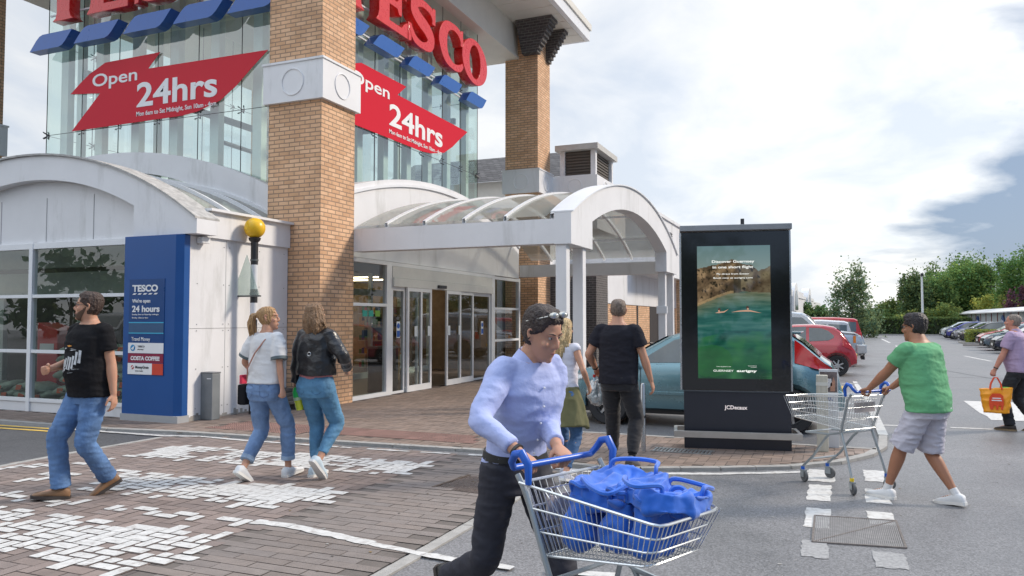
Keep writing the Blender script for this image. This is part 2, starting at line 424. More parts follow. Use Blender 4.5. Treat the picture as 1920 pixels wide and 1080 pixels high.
def tact():
    rnd = random.Random(8); mb = MB(); cols = []
    for xa, xb, ya, yb in rows(-8.3, -4.1, 8.3, 9.3, .2, .2):
        if not inside(((xa + xb) / 2, (ya + yb) / 2), TACT): continue
        mb.add([(xa + .004, ya + .004, .032), (xb - .004, ya + .004, .032), (xb - .004, yb - .004, .032), (xa + .004, yb - .004, .032)], [(0, 1, 2, 3)])
        k = rnd.uniform(.85, 1.12); cols.append((.235 * k, .135 * k, .11 * k))
        for i in range(5):
            for j in range(5):
                x, y = xa + .02 + i * .04, ya + .02 + j * .04
                mb.add([(x - .011, y - .011, .032), (x + .011, y - .011, .032), (x + .011, y + .011, .032), (x - .011, y + .011, .032),
                        (x - .006, y - .006, .038), (x + .006, y - .006, .038), (x + .006, y + .006, .038), (x - .006, y + .006, .038)],
                       [(4, 5, 6, 7), (0, 1, 5, 4), (1, 2, 6, 5), (2, 3, 7, 6), (3, 0, 4, 7)])
                cols += [(.235 * k, .135 * k, .11 * k)] * 5
    mb.build('tactile_paving', mat('tactile_block', (1, 1, 1), .7, var=.1, attr='col'), fix=False, cols=cols)['kind'] = 'structure'
tact()
PATH = [(-40, 7.86), (-9.4, 7.86), (-8.9, 8.0), (-8.9, 8.76), (-40, 8.76)]
pave('pavement', herring(-20, -8.8, 7.7, 8.8, .106), PATH, .030, (.20, .155, .13), (.09, .075, .066), .0035, seed=6)
# kerbs
KERB = mat('kerb_concrete', (.34, .33, .31), .8, var=.16, vscale=9, bump=.3)
def strip(name, pts, w, z0, z1, m, kind='structure', seg=None):
    """a band of width w following a path, in stones of length seg"""
    mb = MB(); pts = [Vector((p[0], p[1], 0)) for p in pts]
    for a, b in zip(pts[:-1], pts[1:]):
        d = b - a; L = d.length; k = max(1, int(round(L / seg))) if seg else 1; nrm = Vector((-d.y, d.x, 0)).normalized() * w / 2
        for i in range(k):
            p = a + d * (i / k) + d.normalized() * (.004 if seg else 0); q = a + d * ((i + 1) / k) - d.normalized() * (.004 if seg else 0)
            V = [(p - nrm), (q - nrm), (q + nrm), (p + nrm)]
            mb.add([(v.x, v.y, z0) for v in V] + [(v.x, v.y, z1) for v in V], [(4, 5, 6, 7), (0, 1, 5, 4), (1, 2, 6, 5), (2, 3, 7, 6), (3, 0, 4, 7)])
    o = mb.build(name, m); o['kind'] = kind; return o
strip('kerb', [(-2.55, 1.5), (-2.54, 4.5), (-2.55, 6.0), (-2.6, 6.9), (-2.85, 7.75)], .09, 0, .014, KERB, seg=.9)
strip('kerb', [(-3.1, 7.92), (-2.3, 7.80), (-1.85, 7.89), (-1.1, 8.22), (-.44, 8.58), (.03, 9.06), (.36, 9.68), (.54, 10.35), (.60, 11.3)], .10, 0, .034, KERB, seg=.45)
strip('kerb', [(.60, 11.3), (.61, 17.2)], .12, 0, .04, mat('white_painted_kerb', (.5, .5, .48), .7, var=.2, vscale=12), seg=.9)
strip('kerb', [(.46, 10.08), (-4.05, 10.08), (-4.05, 12.0)], .08, 0, .034, KERB, seg=.6)
strip('kerb', [(-30, 7.86), (-9.4, 7.86), (-8.3, 8.02), (-3.3, 8.28)], .11, 0, .034, KERB, seg=.9)
strip('kerb', [(-7.35, -2), (-8.05, 4.6), (-8.17, 6.2), (-8.16, 7.6)], .09, 0, .014, KERB, seg=.8)
# the wet patched cover at the end of the first stripe
cv = MB(); cv.prism(PLATE, 'z', .004, .012); cv.build('ground_patch', mat('wet_brown_patch', (.105, .08, .07), .28, var=.2, vscale=30, bump=.5, bscale=120), fix=True)['kind'] = 'structure'
strip('ground_patch_edge', [(-3.42, 6.32), (-3.35, 6.95)], .03, .004, .016, mat('rusty_edge', (.10, .07, .05), .6))
# ---- white paint on the blocks: only the faces of the blocks took it
PAINT = mat('road_paint_white', (.58, .575, .555), .6, var=.14, vscale=14, dirt=((.26, .225, .20), .85, 15, .50))
def paint_blocks(name, poly, thr, seed, z=.0165, wear=(0, 0), u=.108):
    rnd = random.Random(seed); mb = MB()
    xs = [p[0] for p in poly]; ys = [p[1] for p in poly]; x0, x1, y0, y1 = min(xs), max(xs), min(ys), max(ys)
    for xa, xb, ya, yb in herring(x0 - .3, x1 + .3, y0 - .3, y1 + .3, u):
        xa2, xb2, ya2, yb2 = xa, xb, max(ya, y0), min(yb, y1)
        cx, cy = (xa + xb) / 2, (ya + yb) / 2
        if not inside((cx, cy), poly): continue
        fx = (cx - x0) / (x1 - x0); fy = (cy - y0) / (y1 - y0)
        v = .5 + .75 * noise.noise(Vector((cx * 1.6, cy * 1.9, seed))) + .3 * noise.noise(Vector((cx * 6, cy * 6, seed + 5)))
        v += wear[0] * (fx - .5) + wear[1] * (fy - .5)
        if v < thr: continue
        g = .002 if v > thr + .38 else .007 + .006 * rnd.random()
        if v > thr + .5: g = .0018
        # chipped quad with cut corners
        a, b, c, d = xa + g, xb - g, ya + g, yb - g
        e1 = [rnd.uniform(.001, .022) if v < thr + .45 else .001 for _ in range(8)]
        if rnd.random() < .30 and v < thr + .35:
            if xb - xa > yb - ya: b = a + (b - a) * rnd.uniform(.4, .8)
            else: d = c + (d - c) * rnd.uniform(.4, .8)
        zz_ = z + rnd.uniform(0, .0006)
        P = [(a + e1[0], c), (b - e1[1], c), (b, c + e1[2]), (b, d - e1[3]), (b - e1[4], d), (a + e1[5], d), (a, d - e1[6]), (a, c + e1[7])]
        mb.add([(x, y, zz_) for x, y in P], [tuple(range(8))])
    o = mb.build(name, PAINT, fix=False); o['kind'] = 'structure'; return o
paint_blocks('zebra_stripe', [(-7.38, 6.42), (-7.42, 7.22), (-3.97, 7.36), (-3.99, 6.66)], .20, 11, wear=(.1, .5))
paint_blocks('zebra_stripe', [(-7.4, 4.94), (-7.34, 5.76), (-3.97, 5.86), (-3.95, 5.08)], .31, 12, wear=(.35, .35))
paint_blocks('zebra_stripe', [(-7.6, 3.45), (-7.6, 4.26), (-3.93, 4.34), (-3.85, 3.42)], .35, 13, wear=(.45, .1))
paint_blocks('zebra_stripe', [(-8.1, 1.7), (-8.1, 2.7), (-3.93, 2.8), (-3.85, 1.7)], .3, 14)
paint_blocks('give_way_line', [(-7.9, 4.46), (-7.9, 4.62), (-5.3, 4.70), (-4.6, 4.74), (-3.97, 4.76), (-3.97, 4.62), (-5.3, 4.56)], .33, 15)
paint_blocks('zigzag_line', [(-8.0, 5.3), (-7.95, 5.75), (-7.35, 6.2), (-7.3, 6.0)], .35, 16)
def stroke(name, pts, w, z, seed=0, breaks=.0, m=PAINT, rag=.012):
    """a painted line with ragged edges"""
    rnd = random.Random(seed); mb = MB(); pts = [Vector((p[0], p[1], 0)) for p in pts]; cur = []
    def flush():
        if len(cur) > 1:
            V = []; 
            for a, b in cur: V += [a, b]
            mb.add([(v.x, v.y, z) for v in V], [(2 * i, 2 * i + 1, 2 * i + 3, 2 * i + 2) for i in range(len(cur) - 1)])
        cur.clear()
    for a, b in zip(pts[:-1], pts[1:]):
        d = b - a; n = max(1, int(d.length / .07)); nr = Vector((-d.y, d.x, 0)).normalized()
        for i in range(n + 1):
            p = a + d * i / n
            if breaks and noise.noise(p * 3.1 + Vector((seed, 0, 0))) > .5 - breaks: flush(); continue
            cur.append((p - nr * (w / 2 + rnd.uniform(-rag, rag)), p + nr * (w / 2 + rnd.uniform(-rag, rag))))
    flush()
    o = mb.build(name, m, fix=False)
    for p in o.data.polygons:
        if p.normal.z < 0: o.data.flip_normals(); break
    o['kind'] = 'structure'; return o
stroke('edge_line', [(-9.9, 7.66), (-8.2, 7.70), (-7.72, 7.85), (-7.0, 7.80), (-5.55, 7.84)], .075, .018, 1)
stroke('edge_line', [(-5.5, 7.84), (-4.44, 7.90), (-3.2, 8.04)], .06, .018, 2, breaks=.22)
stroke('edge_line', [(-3.1, 7.72), (-2.3, 7.62), (-1.83, 7.70), (-1.05, 8.02), (-.42, 8.36), (-.17, 8.52)], .09, .005, 3)
YEL = mat('road_paint_yellow', (.70, .47, .10), .6, var=.12, vscale=14)
stroke('yellow_line', [(-20, 7.50), (-11.4, 7.58), (-9.95, 7.64)], .08, .009, 4, m=YEL, rag=.004)
stroke('yellow_line', [(-20, 7.36), (-11.0, 7.40), (-9.75, 7.46)], .08, .009, 5, m=YEL, rag=.004)
stroke('give_way_line', [(-4.1, 4.71), (-3.75, 4.72), (-3.14, 4.61), (-2.95, 4.57)], .10, .017, 6)
stroke('give_way_line', [(-2.95, 4.57), (-2.5, 4.49), (-1.78, 4.46), (-1.09, 4.6)], .08, .016, 7, breaks=.1)
# squares of the other crossing
sqL = [(-.245, -.0, 8.0, 8.62), (-.225, -.03, 7.16, 7.84), (-.225, -.04, 6.22, 6.86), (-.22, -.05, 5.45, 5.86), (-.20, -.05, 4.3, 4.8)]
sqR = [(.27, .47, 8.2, 8.80), (.25, .44, 7.24, 7.84), (.235, .42, 6.50, 6.92), (.23, .42, 5.4, 5.75), (.25, .42, 4.3, 4.7)]
rp = random.Random(4)
for i, (a, b, c, d) in enumerate(sqL + sqR):
    P = []
    for k in range(28):
        s_ = k / 28 * 4; q = int(s_); f = s_ - q
        x, y = [(a + (b - a) * f, c), (b, c + (d - c) * f), (b - (b - a) * f, d), (a, d - (d - c) * f)][q]
        P.append((x + rp.uniform(-.010, .010), y + rp.uniform(-.014, .014)))
    faded = c < 5.9
    sheet('crossing_mark', P, .004, PAINT if not faded else mat('faded_paint', (.30, .30, .30), .6, var=.35, vscale=40))
# bay lines, arrow and dashes of the car park
for x0, x1, y in [(.62, .9, 12.62), (1.55, 2.3, 12.72), (2.7, 3.4, 12.8)]:
    stroke('lane_line', [(x0, y), (x1, y + .03)], .09, .004, int(y * 7))
sheet('arrow_marking', [(2.30, 17.0), (3.35, 17.0), (3.1, 14.0), (2.25, 13.9), (2.28, 14.4), (2.25, 14.9)], .004, PAINT)
for a, b, w in [((5.25, 38.2), (5.5, 33.6), .12), ((3.75, 70), (3.6, 58), .15), ((3.55, 52), (3.42, 46), .13)]:
    stroke('lane_line', [a, b], w, .004, 3)
for i in range(9):
    y = 38.6 + i * 2.55
    if abs(y - 49) < 2.2: continue
    stroke('bay_line', [(7.0, y), (12.0, y)], .1, .004, i)
for y in (13.35, 15.7, 18.05, 20.5, 23.0 + 1.9, 27.6 + .8, 30.9, 33.3):
    stroke('bay_line', [(-4.2, y), (.55, y)], .1, .004, int(y))
stroke('bay_line', [(.5, 21.5), (.62, 13.5)], .1, .0085, 2, breaks=.1)
for k_, P_ in enumerate(([(.7, 23.6), (5.2, 24.1), (12, 24.3)], [(1.9, 33.5), (3.6, 25.0), (4.9, 19.5)])):
    stroke('asphalt_joint', P_, .035, .0035, 40 + k_, m=mat('tar_joint', (.06, .06, .062), .5, var=.2), rag=.008)
def litter():
    rn = random.Random(12); mb = MB(); cols = []
    for i in range(420):
        k = rn.random()
        if k < .45: x, y, z = rn.uniform(-8.6, -3.2), rn.gauss(8.15, .22), .036
        elif k < .7: x, y, z = rn.uniform(-8, -2.7), rn.uniform(2.6, 7.8), .0150
        else: x, y, z = rn.uniform(-2.4, 2.4), rn.uniform(3, 12), .003
        s = rn.uniform(.006, .018); a = rn.uniform(0, 6.28); P = []
        for q in range(6): t = a + q * 1.047; P.append((x + s * rn.uniform(.6, 1.1) * math.cos(t), y + s * rn.uniform(.5, 1) * math.sin(t), z + (.002 + .004 * rn.random() if k < .3 else .0006)))
        mb.add(P, [tuple(range(6))]); c = rn.choice([(.30, .28, .25), (.10, .075, .05), (.22, .15, .06), (.36, .35, .33), (.06, .055, .05)]); cols.append(c)
    o = mb.build('litter', mat('dry_litter', (1, 1, 1), .8, attr='col', var=0), fix=False, cols=cols); o['kind'] = 'stuff'
litter()
# service cover with ribbed lid
def cover():
    e_ = empty('service_cover', (.15, 6.24, 0), label='ribbed steel service cover with a diagonal split, between the two rows of paint squares', cat='manhole cover')
    C = [(-.30, -.43), (.29, -.27), (.28, .42), (-.30, .35)]
    C = [(-.15 - .15, 5.81 - 6.24), (.44 - .15, 5.90 - 6.24), (.43 - .15, 6.66 - 6.24), (-.15 - .15, 6.59 - 6.24)]
    fr = mat('rusty_steel_frame', (.21, .185, .17), .55, metal=.5, var=.3, vscale=25)
    st = mat('worn_cover_steel', (.26, .25, .245), .55, metal=.1, var=.25, vscale=18)
    mb = MB()
    for a, b in zip(C, C[1:] + C[:1]): mb.tube([(a[0], a[1], .004), (b[0], b[1], .004)], .010, 4)
    mb.tube([(C[0][0], C[0][1], .006), (C[2][0], C[2][1], .006)], .006, 4)
    mb.build('frame', fr, e_)
    mb = MB(); n = 46
    for i in range(n):
        f = (i + .5) / n; a = Vector(C[0]) .lerp(Vector(C[1]), f); b = Vector(C[3]).lerp(Vector(C[2]), f)
        w = .0038; mb.box(a.x - w, a.x + w, a.y + .01, b.y - .01, .002, .0085)
    mb.build('ribs', st, e_)
    mb = MB(); mb.add([(p[0], p[1], .0035) for p in C], [(0, 1, 2, 3)]); mb.build('lid', mat('cover_lid', (.19, .185, .18), .5, metal=.3, var=.3, vscale=20), e_)
cover()
# grating by the advertising unit
gr = MB()
for i in range(16): gr.box(-1.95 + i * .042, -1.93 + i * .042, 8.93, 9.15, .032, .04)
gr.box(-1.97, -1.28, 8.91, 8.93, .032, .04); gr.box(-1.97, -1.28, 9.15, 9.17, .032, .04)
tag(gr.build('drain_grating', mat('galvanised', (.45, .46, .46), .4, metal=.8, var=.15)), 'small ribbed metal grating in the paving at the left foot of the advertising unit', 'grating')
# ================================================================== glass entrance tower
GLASS_T = glass('tower_glass', (.84, .94, .90), 1., f0=.17, dens=.03, dcol=(.6, .72, .68))
GLASS_W = glass('shop_window_glass', (.74, .80, .77), .8, f0=.07)
GLASS_D = glass('door_glass', (.78, .84, .81), .8, f0=.06)
GLASS_V = glass('vault_glazing', (.72, .74, .70), .8, f0=.10, dens=.42, dcol=(.46, .45, .39))
FIN = mat('pale_green_steel', (.66, .74, .70), .4, var=.05)
STEEL = mat('brushed_steel', (.55, .56, .57), .28, metal=.9, var=.1)
SOFFIT = mat('cream_soffit', (.66, .64, .58), .6, var=.04, vscale=2)
DARKFIT = mat('dark_metal', (.05, .05, .055), .45, metal=.4, var=.1)
tower = empty('entrance_tower', (-12.5, 16.5, 0), label='tall glass entrance tower on buff brick pillars under a white overhanging flat roof', cat='tower')
def put(o, parent):
    """parent keeping world position"""
    o.parent = parent; o.matrix_parent_inverse = Matrix.Translation(-Vector(parent.location)) if parent.rotation_euler.z == 0 else (Matrix.Translation(parent.location) @ Matrix.Rotation(parent.rotation_euler.z, 4, 'Z')).inverted()
    return o
def disc_ring(mb, c, r, axis, out, n=40, w=.018):
    """raised moulding ring on a face; out is the outward offset sign"""
    pts = []
    for k in range(n):
        a = 2 * PI * k / n; u, v = r * math.cos(a), r * math.sin(a)
        pts.append((c[0] + u, c[1], c[2] + v) if axis == 'y' else (c[0], c[1] + u, c[2] + v))
    mb.tube(pts, w, 6, closed=True)
def pillar(x0, x1, y0, y1):
    p = put(MB().box(x0, x1, y0, y1, 0, 10.69).build('brick_pillar', BRICK), tower)
    g = .075; mb = MB().box(x0 - g, x1 + g, y0 - g, y1 + g, 5.45, 6.15)
    mb.box(x0 - g - .02, x1 + g + .02, y0 - g - .02, y1 + g + .02, 6.15, 6.19)
    cx, cy = (x0 + x1) / 2, (y0 + y1) / 2
    disc_ring(mb, (cx, y0 - g, 5.80), .235, 'y', -1); disc_ring(mb, (x1 + g, cy, 5.80), .225, 'x', 1)
    c = mb.build('collar', WHITE, bevel=0); c.parent = p
    return p
for a in [(-9.40, -8.24, 11.07, 12.09), (-9.32, -8.24, 21.85, 22.95), (-19.35, -18.2, 11.07, 12.09), (-19.35, -18.2, 21.85, 22.95)]: pillar(*a)
def roof():
    o = put(MB().box(-20.4, -7.2, 10.05, 23.95, 10.70, 11.22).build('roof', WHITE2), tower)
    f = MB().box(-20.45, -7.15, 10.0, 24.0, 11.05, 11.25)
    f.box(-20.2, -7.35, 10.2, 23.8, 10.685, 10.70)
    for y in np.arange(10.8, 23.8, .62): f.box(-8.85, -7.35, y, y + .012, 10.676, 10.685)
    f.build('roof_trim', SOFFIT).parent = o
    put(MB().box(-18.8, -8.9, 11.62, 22.0, 9.68, 10.684).box(-18.82, -8.86, 11.58, 22.04, 9.66, 9.74).build('ceiling_beam', SOFFIT), tower)
    # corbels of dark brick stepping out of the right hand pillar heads
    for yy, x in ((21.72, -8.24), (22.72, -8.24)):
        mb = MB(); n = 9
        for i in range(n):
            s = (i + 1) / n
            mb.box(x - .42 - .10 * s, x + .02 + .62 * s, yy - .10 - .30 * s * (1 if yy < 22 else .3), yy + .16, 9.72 + i * .1075, 9.72 + (i + 1) * .1075 - .004)
        put(mb.build('corbel', BRICK2), tower)
    for yy in (11.0, 12.0):
        mb = MB()
        for i in range(9):
            s = (i + 1) / 9; mb.box(-8.66, -8.22 + .62 * s, yy - .1 - .3 * s * (1 if yy < 11.5 else .3), yy + .16, 9.72 + i * .1075, 9.72 + (i + 1) * .1075 - .004)
        put(mb.build('corbel', BRICK2), tower)
roof()
GX, GY, GX0, GY1 = -9.18, 11.58, -15.97, 19.5
def glazing():
    # four glazed faces, each one part: panes with open joints
    def face(fixed, a, b, axis, n, outs):
        mb = MB(); jt = MB(); w = (b - a) / n
        for i in range(n):
            for z0, z1 in ((2.9, 5.62), (5.62, 7.72), (7.72, 9.66)):
                u0, u1 = a + i * w + .006, a + (i + 1) * w - .006
                if axis == 'y': mb.add([(u0, fixed, z0 + .006), (u1, fixed, z0 + .006), (u1, fixed, z1 - .006), (u0, fixed, z1 - .006)], [(0, 1, 2, 3)])
                else: mb.add([(fixed, u0, z0 + .006), (fixed, u1, z0 + .006), (fixed, u1, z1 - .006), (fixed, u0, z1 - .006)], [(0, 1, 2, 3)])
        o = put(mb.build('glass_wall', GLASS_T, fix=False), tower)
        for i in range(n + 1):
            u = a + i * w
            if axis == 'y': jt.box(u - .006, u + .006, fixed - .006, fixed + .006, 2.9, 9.66)
            else: jt.box(fixed - .006, fixed + .006, u - .006, u + .006, 2.9, 9.66)
            for z in (5.62, 7.72):     # four armed fittings
                for du, dz in ((.07, .07), (-.07, .07), (.07, -.07), (-.07, -.07)):
                    if axis == 'y': jt.tube([(u, fixed + outs * .08, z), (u + du, fixed - outs * .02, z + dz)], .011, 5)
                    else: jt.tube([(fixed - outs * .08, u, z), (fixed + outs * .02, u + du, z + dz)], .011, 5)
        for z in (5.62, 7.72):
            if axis == 'y': jt.box(a, b, fixed - .004, fixed + .004, z - .005, z + .005)
            else: jt.box(fixed - .004, fixed + .004, a, b, z - .005, z + .005)
        jt.build('joints', DARKFIT).parent = o
    face(GY, GX0, -9.41, 'y', 6, 1); face(GX, 12.1, GY1, 'x', 7, 1)
    face(GY1, GX0, GX, 'y', 6, -1); face(GX0, GY, GY1, 'x', 7, -1)
    w = (-9.41 - GX0) / 6
    for i in range(7):
        x = GX0 + i * w
        put(MB().box(x - .02, x + .20, GY + .34, GY + .50, 2.9, 9.66).build('steel_fin', FIN), tower)
        if i % 2 == 0: put(MB().box(x - .02, x + .12, GY1 - .50, GY1 - .34, 2.9, 9.66).build('steel_fin', FIN), tower)
    w = (GY1 - 12.1) / 7
    for i in range(8):
        y = 12.1 + i * w
        put(MB().box(GX - .50, GX - .34, y - .14, y + .06, 2.9, 9.66).build('steel_fin', FIN), tower)
        if i % 2 == 0: put(MB().box(GX0 + .34, GX0 + .50, y - .06, y + .06, 2.9, 9.66).build('steel_fin', FIN), tower)
    mb = MB()
    for z in (4.9, 7.0):
        mb.box(GX0 + .5, -9.6, GY1 - .62, GY1 - .52, z, z + .16); mb.box(GX0 + .5, GX0 + .62, GY + .5, GY1 - .5, z, z + .16)
    for x in (-14.0, -11.5): mb.tube([(x, GY + .6, 5.2), (x, GY1 - .6, 5.0)], .05, 6)
    put(mb.build('inner_truss', mat('grey_steel', (.23, .25, .25), .5, metal=.3)), tower)
glazing()
# arched white walls at the foot of the glass
def seg(c, r, x0, x1, n=40):
    a0, a1 = math.acos((x0 - c[0]) / r), math.acos((x1 - c[0]) / r)
    return arc(c, r, a0, a1, n)
LBO = seg((-13.75, -4.87), 9.84, -16.6, -9.42)[::1]; LBI = seg((-13.45, -1.22), 5.76, -16.6, -9.42)
def archband(outer, inner, axis, a, b):
    return MB().prism(outer + inner[::-1], axis, a, b)
put(archband(LBO, LBI, 'y', 11.28, 11.54).build('arched_wall', WHITE), tower)
RO = seg((16.0, -8.15), 12.83, 12.10, 20.7)
put(MB().prism([(20.7, 2.76), (12.10, 2.76)] + RO, 'x', -9.08, -8.40).build('arched_wall', WHITE), tower)
put(MB().prism([(p[0], p[1] - .10) for p in RO] + [(p[0], p[1] - .16) for p in RO[::-1]], 'x', -8.40, -8.36).build('moulding', WHITE2), tower)
# ================================================================== entrance lobby with sliding doors
LX = -8.30
lobby = empty('entrance_lobby', (LX, 16, 0), label='white framed glass entrance front with automatic sliding doors standing partly open', cat='shop front')
FR = WHITE2
def xbar(y0, y1, z0, z1, name='frame', d=.10, x=LX, par=None, m=None):
    return MB().box(x - d, x, y0, y1, z0, z1)
fr = MB()
for y0, y1, z0, z1 in [(12.10, 12.16, .03, 2.74), (13.36, 13.56, .03, 2.74), (18.55, 18.76, .03, 2.74), (20.46, 20.56, .03, 2.74),
                       (12.16, 13.36, 2.66, 2.74), (12.16, 13.36, .03, .11), (12.16, 13.36, 1.82, 1.88), (18.76, 20.46, 2.64, 2.72), (18.76, 20.46, .03, .12),
                       (18.76, 20.46, 1.83, 1.89), (18.76, 20.46, .97, 1.03), (13.56, 18.55, 2.66, 2.74)]:
    fr.box(LX - .10, LX, y0, y1, z0, z1)
put(fr.build('frame', FR, bevel=.004), lobby)
hd = MB().box(LX - .14, LX + .015, 13.56, 18.55, 2.42, 2.655).box(LX - .12, LX + .05, 13.56, 18.55, 2.24, 2.415)
h = put(hd.build('door_header', mat('cream_aluminium', (.66, .655, .62), .4, var=.04), bevel=.004), lobby)
sb = MB().box(LX + .05, LX + .11, 15.42, 15.78, 2.27, 2.34); put(sb.build('sensor', DARKFIT, bevel=.01), lobby)
def pane(y0, y1, z0, z1, x=LX - .05, m=GLASS_D, name='pane'):
    return MB().add([(x, y0, z0), (x, y1, z0), (x, y1, z1), (x, y0, z1)], [(0, 1, 2, 3)]).build(name, m, fix=False)
for a in [(12.16, 13.36, .11, 1.82), (12.16, 13.36, 1.88, 2.66), (18.76, 20.46, .12, .97), (18.76, 20.46, 1.03, 1.83), (18.76, 20.46, 1.89, 2.64)]:
    put(pane(*a), lobby)
def leaf(y0, y1, x, name='sliding_door', mid=None, bot=.13):
    mb = MB().box(x - .045, x, y0, y0 + .07, .035, 2.24).box(x - .045, x, y1 - .07, y1, .035, 2.24)
    mb.box(x - .045, x, y0 + .07, y1 - .07, .035, .035 + bot).box(x - .045, x, y0 + .07, y1 - .07, 2.16, 2.24)
    if mid: mb.box(x - .045, x, mid - .035, mid + .035, .035 + bot, 2.16)
    o = put(mb.build(name, FR, bevel=.003), lobby)
    g = pane(y0 + .07, y1 - .07, .035 + bot, 2.16, x - .022); g.parent = o
    return o
leaf(13.56, 14.12, LX - .02, 'side_screen', bot=.05); leaf(14.12, 15.18, LX + .04, mid=14.72); leaf(14.1, 14.75, LX - .06, bot=.1)
leaf(15.90, 16.66, LX + .04); leaf(16.62, 17.42, LX + .01); leaf(17.42, 18.55, LX - .04, 'side_screen', bot=.05)
# notices on the doors
def notice(y, z, w, h, m, x=LX + .05):
    return MB().box(x, x + .003, y, y + w, z, z + h)
BLUE = mat('sign_blue', (.02, .10, .42), .4, var=.03); OFFW = mat('notice_white', (.72, .76, .78), .5, var=.05)
for y in (13.76, 17.9):
    n_ = empty('door_sticker', (LX, y, 1.35), label='small blue and white round warning sticker on the glass ' + ('left of the sliding doors' if y < 15 else 'right of the sliding doors'), cat='sticker')
    put(MB().box(LX - .015, LX - .01, y, y + .13, 1.18, 1.52).build('backing', OFFW), n_)
    mb = MB(); mb.lathe([(.055, 0), (.055, .004)], (LX - .01, y + .065, 1.43), 20, 'x'); mb.box(LX - .01, LX - .006, y + .01, y + .12, 1.20, 1.33)
    put(mb.build('blue_print', BLUE), n_)
for i, y in enumerate((14.40, 14.98, 15.94, 16.50)):
    mb = MB().box(LX + .046, LX + .05, y, y + .12, 1.20, 1.42)
    tag(mb.build('door_sticker', OFFW), 'pale paper notice on the sliding door, %s from the left' % ['first', 'second', 'third', 'fourth'][i], 'sticker')
for i, (y, c) in enumerate(((12.55, (.02, .30, .24)), (12.76, (.02, .30, .24)), (13.0, (.16, .34, .03)))):
    tag(MB().box(LX - .044, LX - .040, y, y + .17, 1.62, 1.74).build('window_sticker', mat('sticker_%d' % i, c, .4)), ['dark green square sticker on the glass beside the brick pillar, nearest the pillar', 'green square sticker in the middle of the row of three', 'lime green square sticker, right end of the row of three'][i], 'sticker')
# ---- inside the shop
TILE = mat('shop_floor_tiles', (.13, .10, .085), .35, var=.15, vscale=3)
inside_ = empty('shop_interior', (-12, 16, 0), label='dim shop interior with tiled floor seen through the open doors', cat='interior')
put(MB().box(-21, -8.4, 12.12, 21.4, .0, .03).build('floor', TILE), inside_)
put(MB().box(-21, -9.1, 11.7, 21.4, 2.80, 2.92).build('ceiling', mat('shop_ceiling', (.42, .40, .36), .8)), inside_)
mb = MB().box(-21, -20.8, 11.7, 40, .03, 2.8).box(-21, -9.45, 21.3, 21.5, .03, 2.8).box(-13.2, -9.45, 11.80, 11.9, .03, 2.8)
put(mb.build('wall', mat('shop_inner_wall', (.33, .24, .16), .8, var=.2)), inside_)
mb = MB()
for y in np.arange(13.6, 21, 1.3): mb.box(-19, -12, y, y + .06, 2.765, 2.795)
put(mb.build('strip_light', mat('strip_light', (.9, .9, .8), .5, emit=((1, .80, .52), 6.0), var=0)), inside_)
# inner screen of the lobby
mb = MB()
for y in (12.2, 13.6, 15.0, 15.9, 17.4, 18.9, 20.6): mb.box(-11.4, -11.3, y, y + .09, .03, 2.8)
mb.box(-11.4, -11.3, 12.2, 20.6, 2.2, 2.36); mb.box(-11.4, -11.3, 12.2, 15.0, .03, .18); mb.box(-11.4, -11.3, 16, 20.6, .03, .18)
put(mb.build('inner_screen', FIN), inside_)
rs = random.Random(3)
for i in range(7):      # shelving units
    x = -12.6 - (i % 3) * 1.9; y = 12.9 + i * 1.15
    t = empty('shelf_unit', (x, y, .03), label='shelf unit of mixed goods inside the shop', cat='shelf', group='shelf units inside the shop')
    mb = MB()
    for z in (.1, .5, .9, 1.3, 1.7): mb.box(-.45, .45, -.4, .4, z, z + .03)
    mb.box(-.47, .47, -.03, .03, 0, 1.95); mb.build('rack', mat('shelf_metal', (.35, .32, .27), .5), t)
    mb = MB(); cols = []
    for z in (.13, .53, .93, 1.33, 1.73):
        for s in range(9):
            for sd_ in (-1, 1):
                w = .085; x_ = -.42 + s * .093; hh = rs.uniform(.12, .3)
                y0_, y1_ = sorted((sd_ * .06, sd_ * .38)); mb.box(x_, x_ + w, y0_, y1_, z, z + hh)
                c = rs.choice([(.35, .04, .03), (.4, .2, .03), (.05, .15, .05), (.3, .28, .22), (.03, .07, .2), (.25, .12, .05)])
                cols += [c] * 6
    mb.build('goods', mat('goods', (1, 1, 1), .5, attr='col', var=.1), t, cols=cols)
# tall pale wooden display stand in the doorway
st = empty('display_stand', (-10.4, 17.15, .03), label='tall pale wooden display stand of shelves standing just inside the open doors', cat='stand')
mb = MB()
for x in (-.22, .22):
    for y in (-.22, .22): mb.box(x - .03, x + .03, y - .03, y + .03, 0, 1.85)
for z in (.25, .65, 1.05, 1.45, 1.82): mb.box(-.24, .24, -.24, .24, z, z + .03)
mb.build('frame', mat('pale_wood', (.42, .28, .14), .6, var=.12), st)
mb = MB()
for z in (.28, .68, 1.08, 1.48):
    for k in range(4): mb.sphere((-.12 + .08 * k, (-1) ** k * .08, z + .09), (.07, .07, .09), 8, 6)
smoothobj(mb.build('baskets', mat('brown_goods', (.22, .12, .06), .7, var=.3, vscale=12), st))
bn = empty('litter_bin', (-8.75, 13.95, .03), label='dark grey square bin behind the glass left of the sliding doors', cat='bin')
MB().box(-.22, .22, -.25, .25, 0, .92).build('body', mat('bin_grey', (.07, .065, .06), .5), bn, bevel=.02)
MB().box(-.24, .24, -.27, .27, .92, .97).build('lid', mat('bin_lid', (.30, .29, .27), .5), bn, bevel=.01)
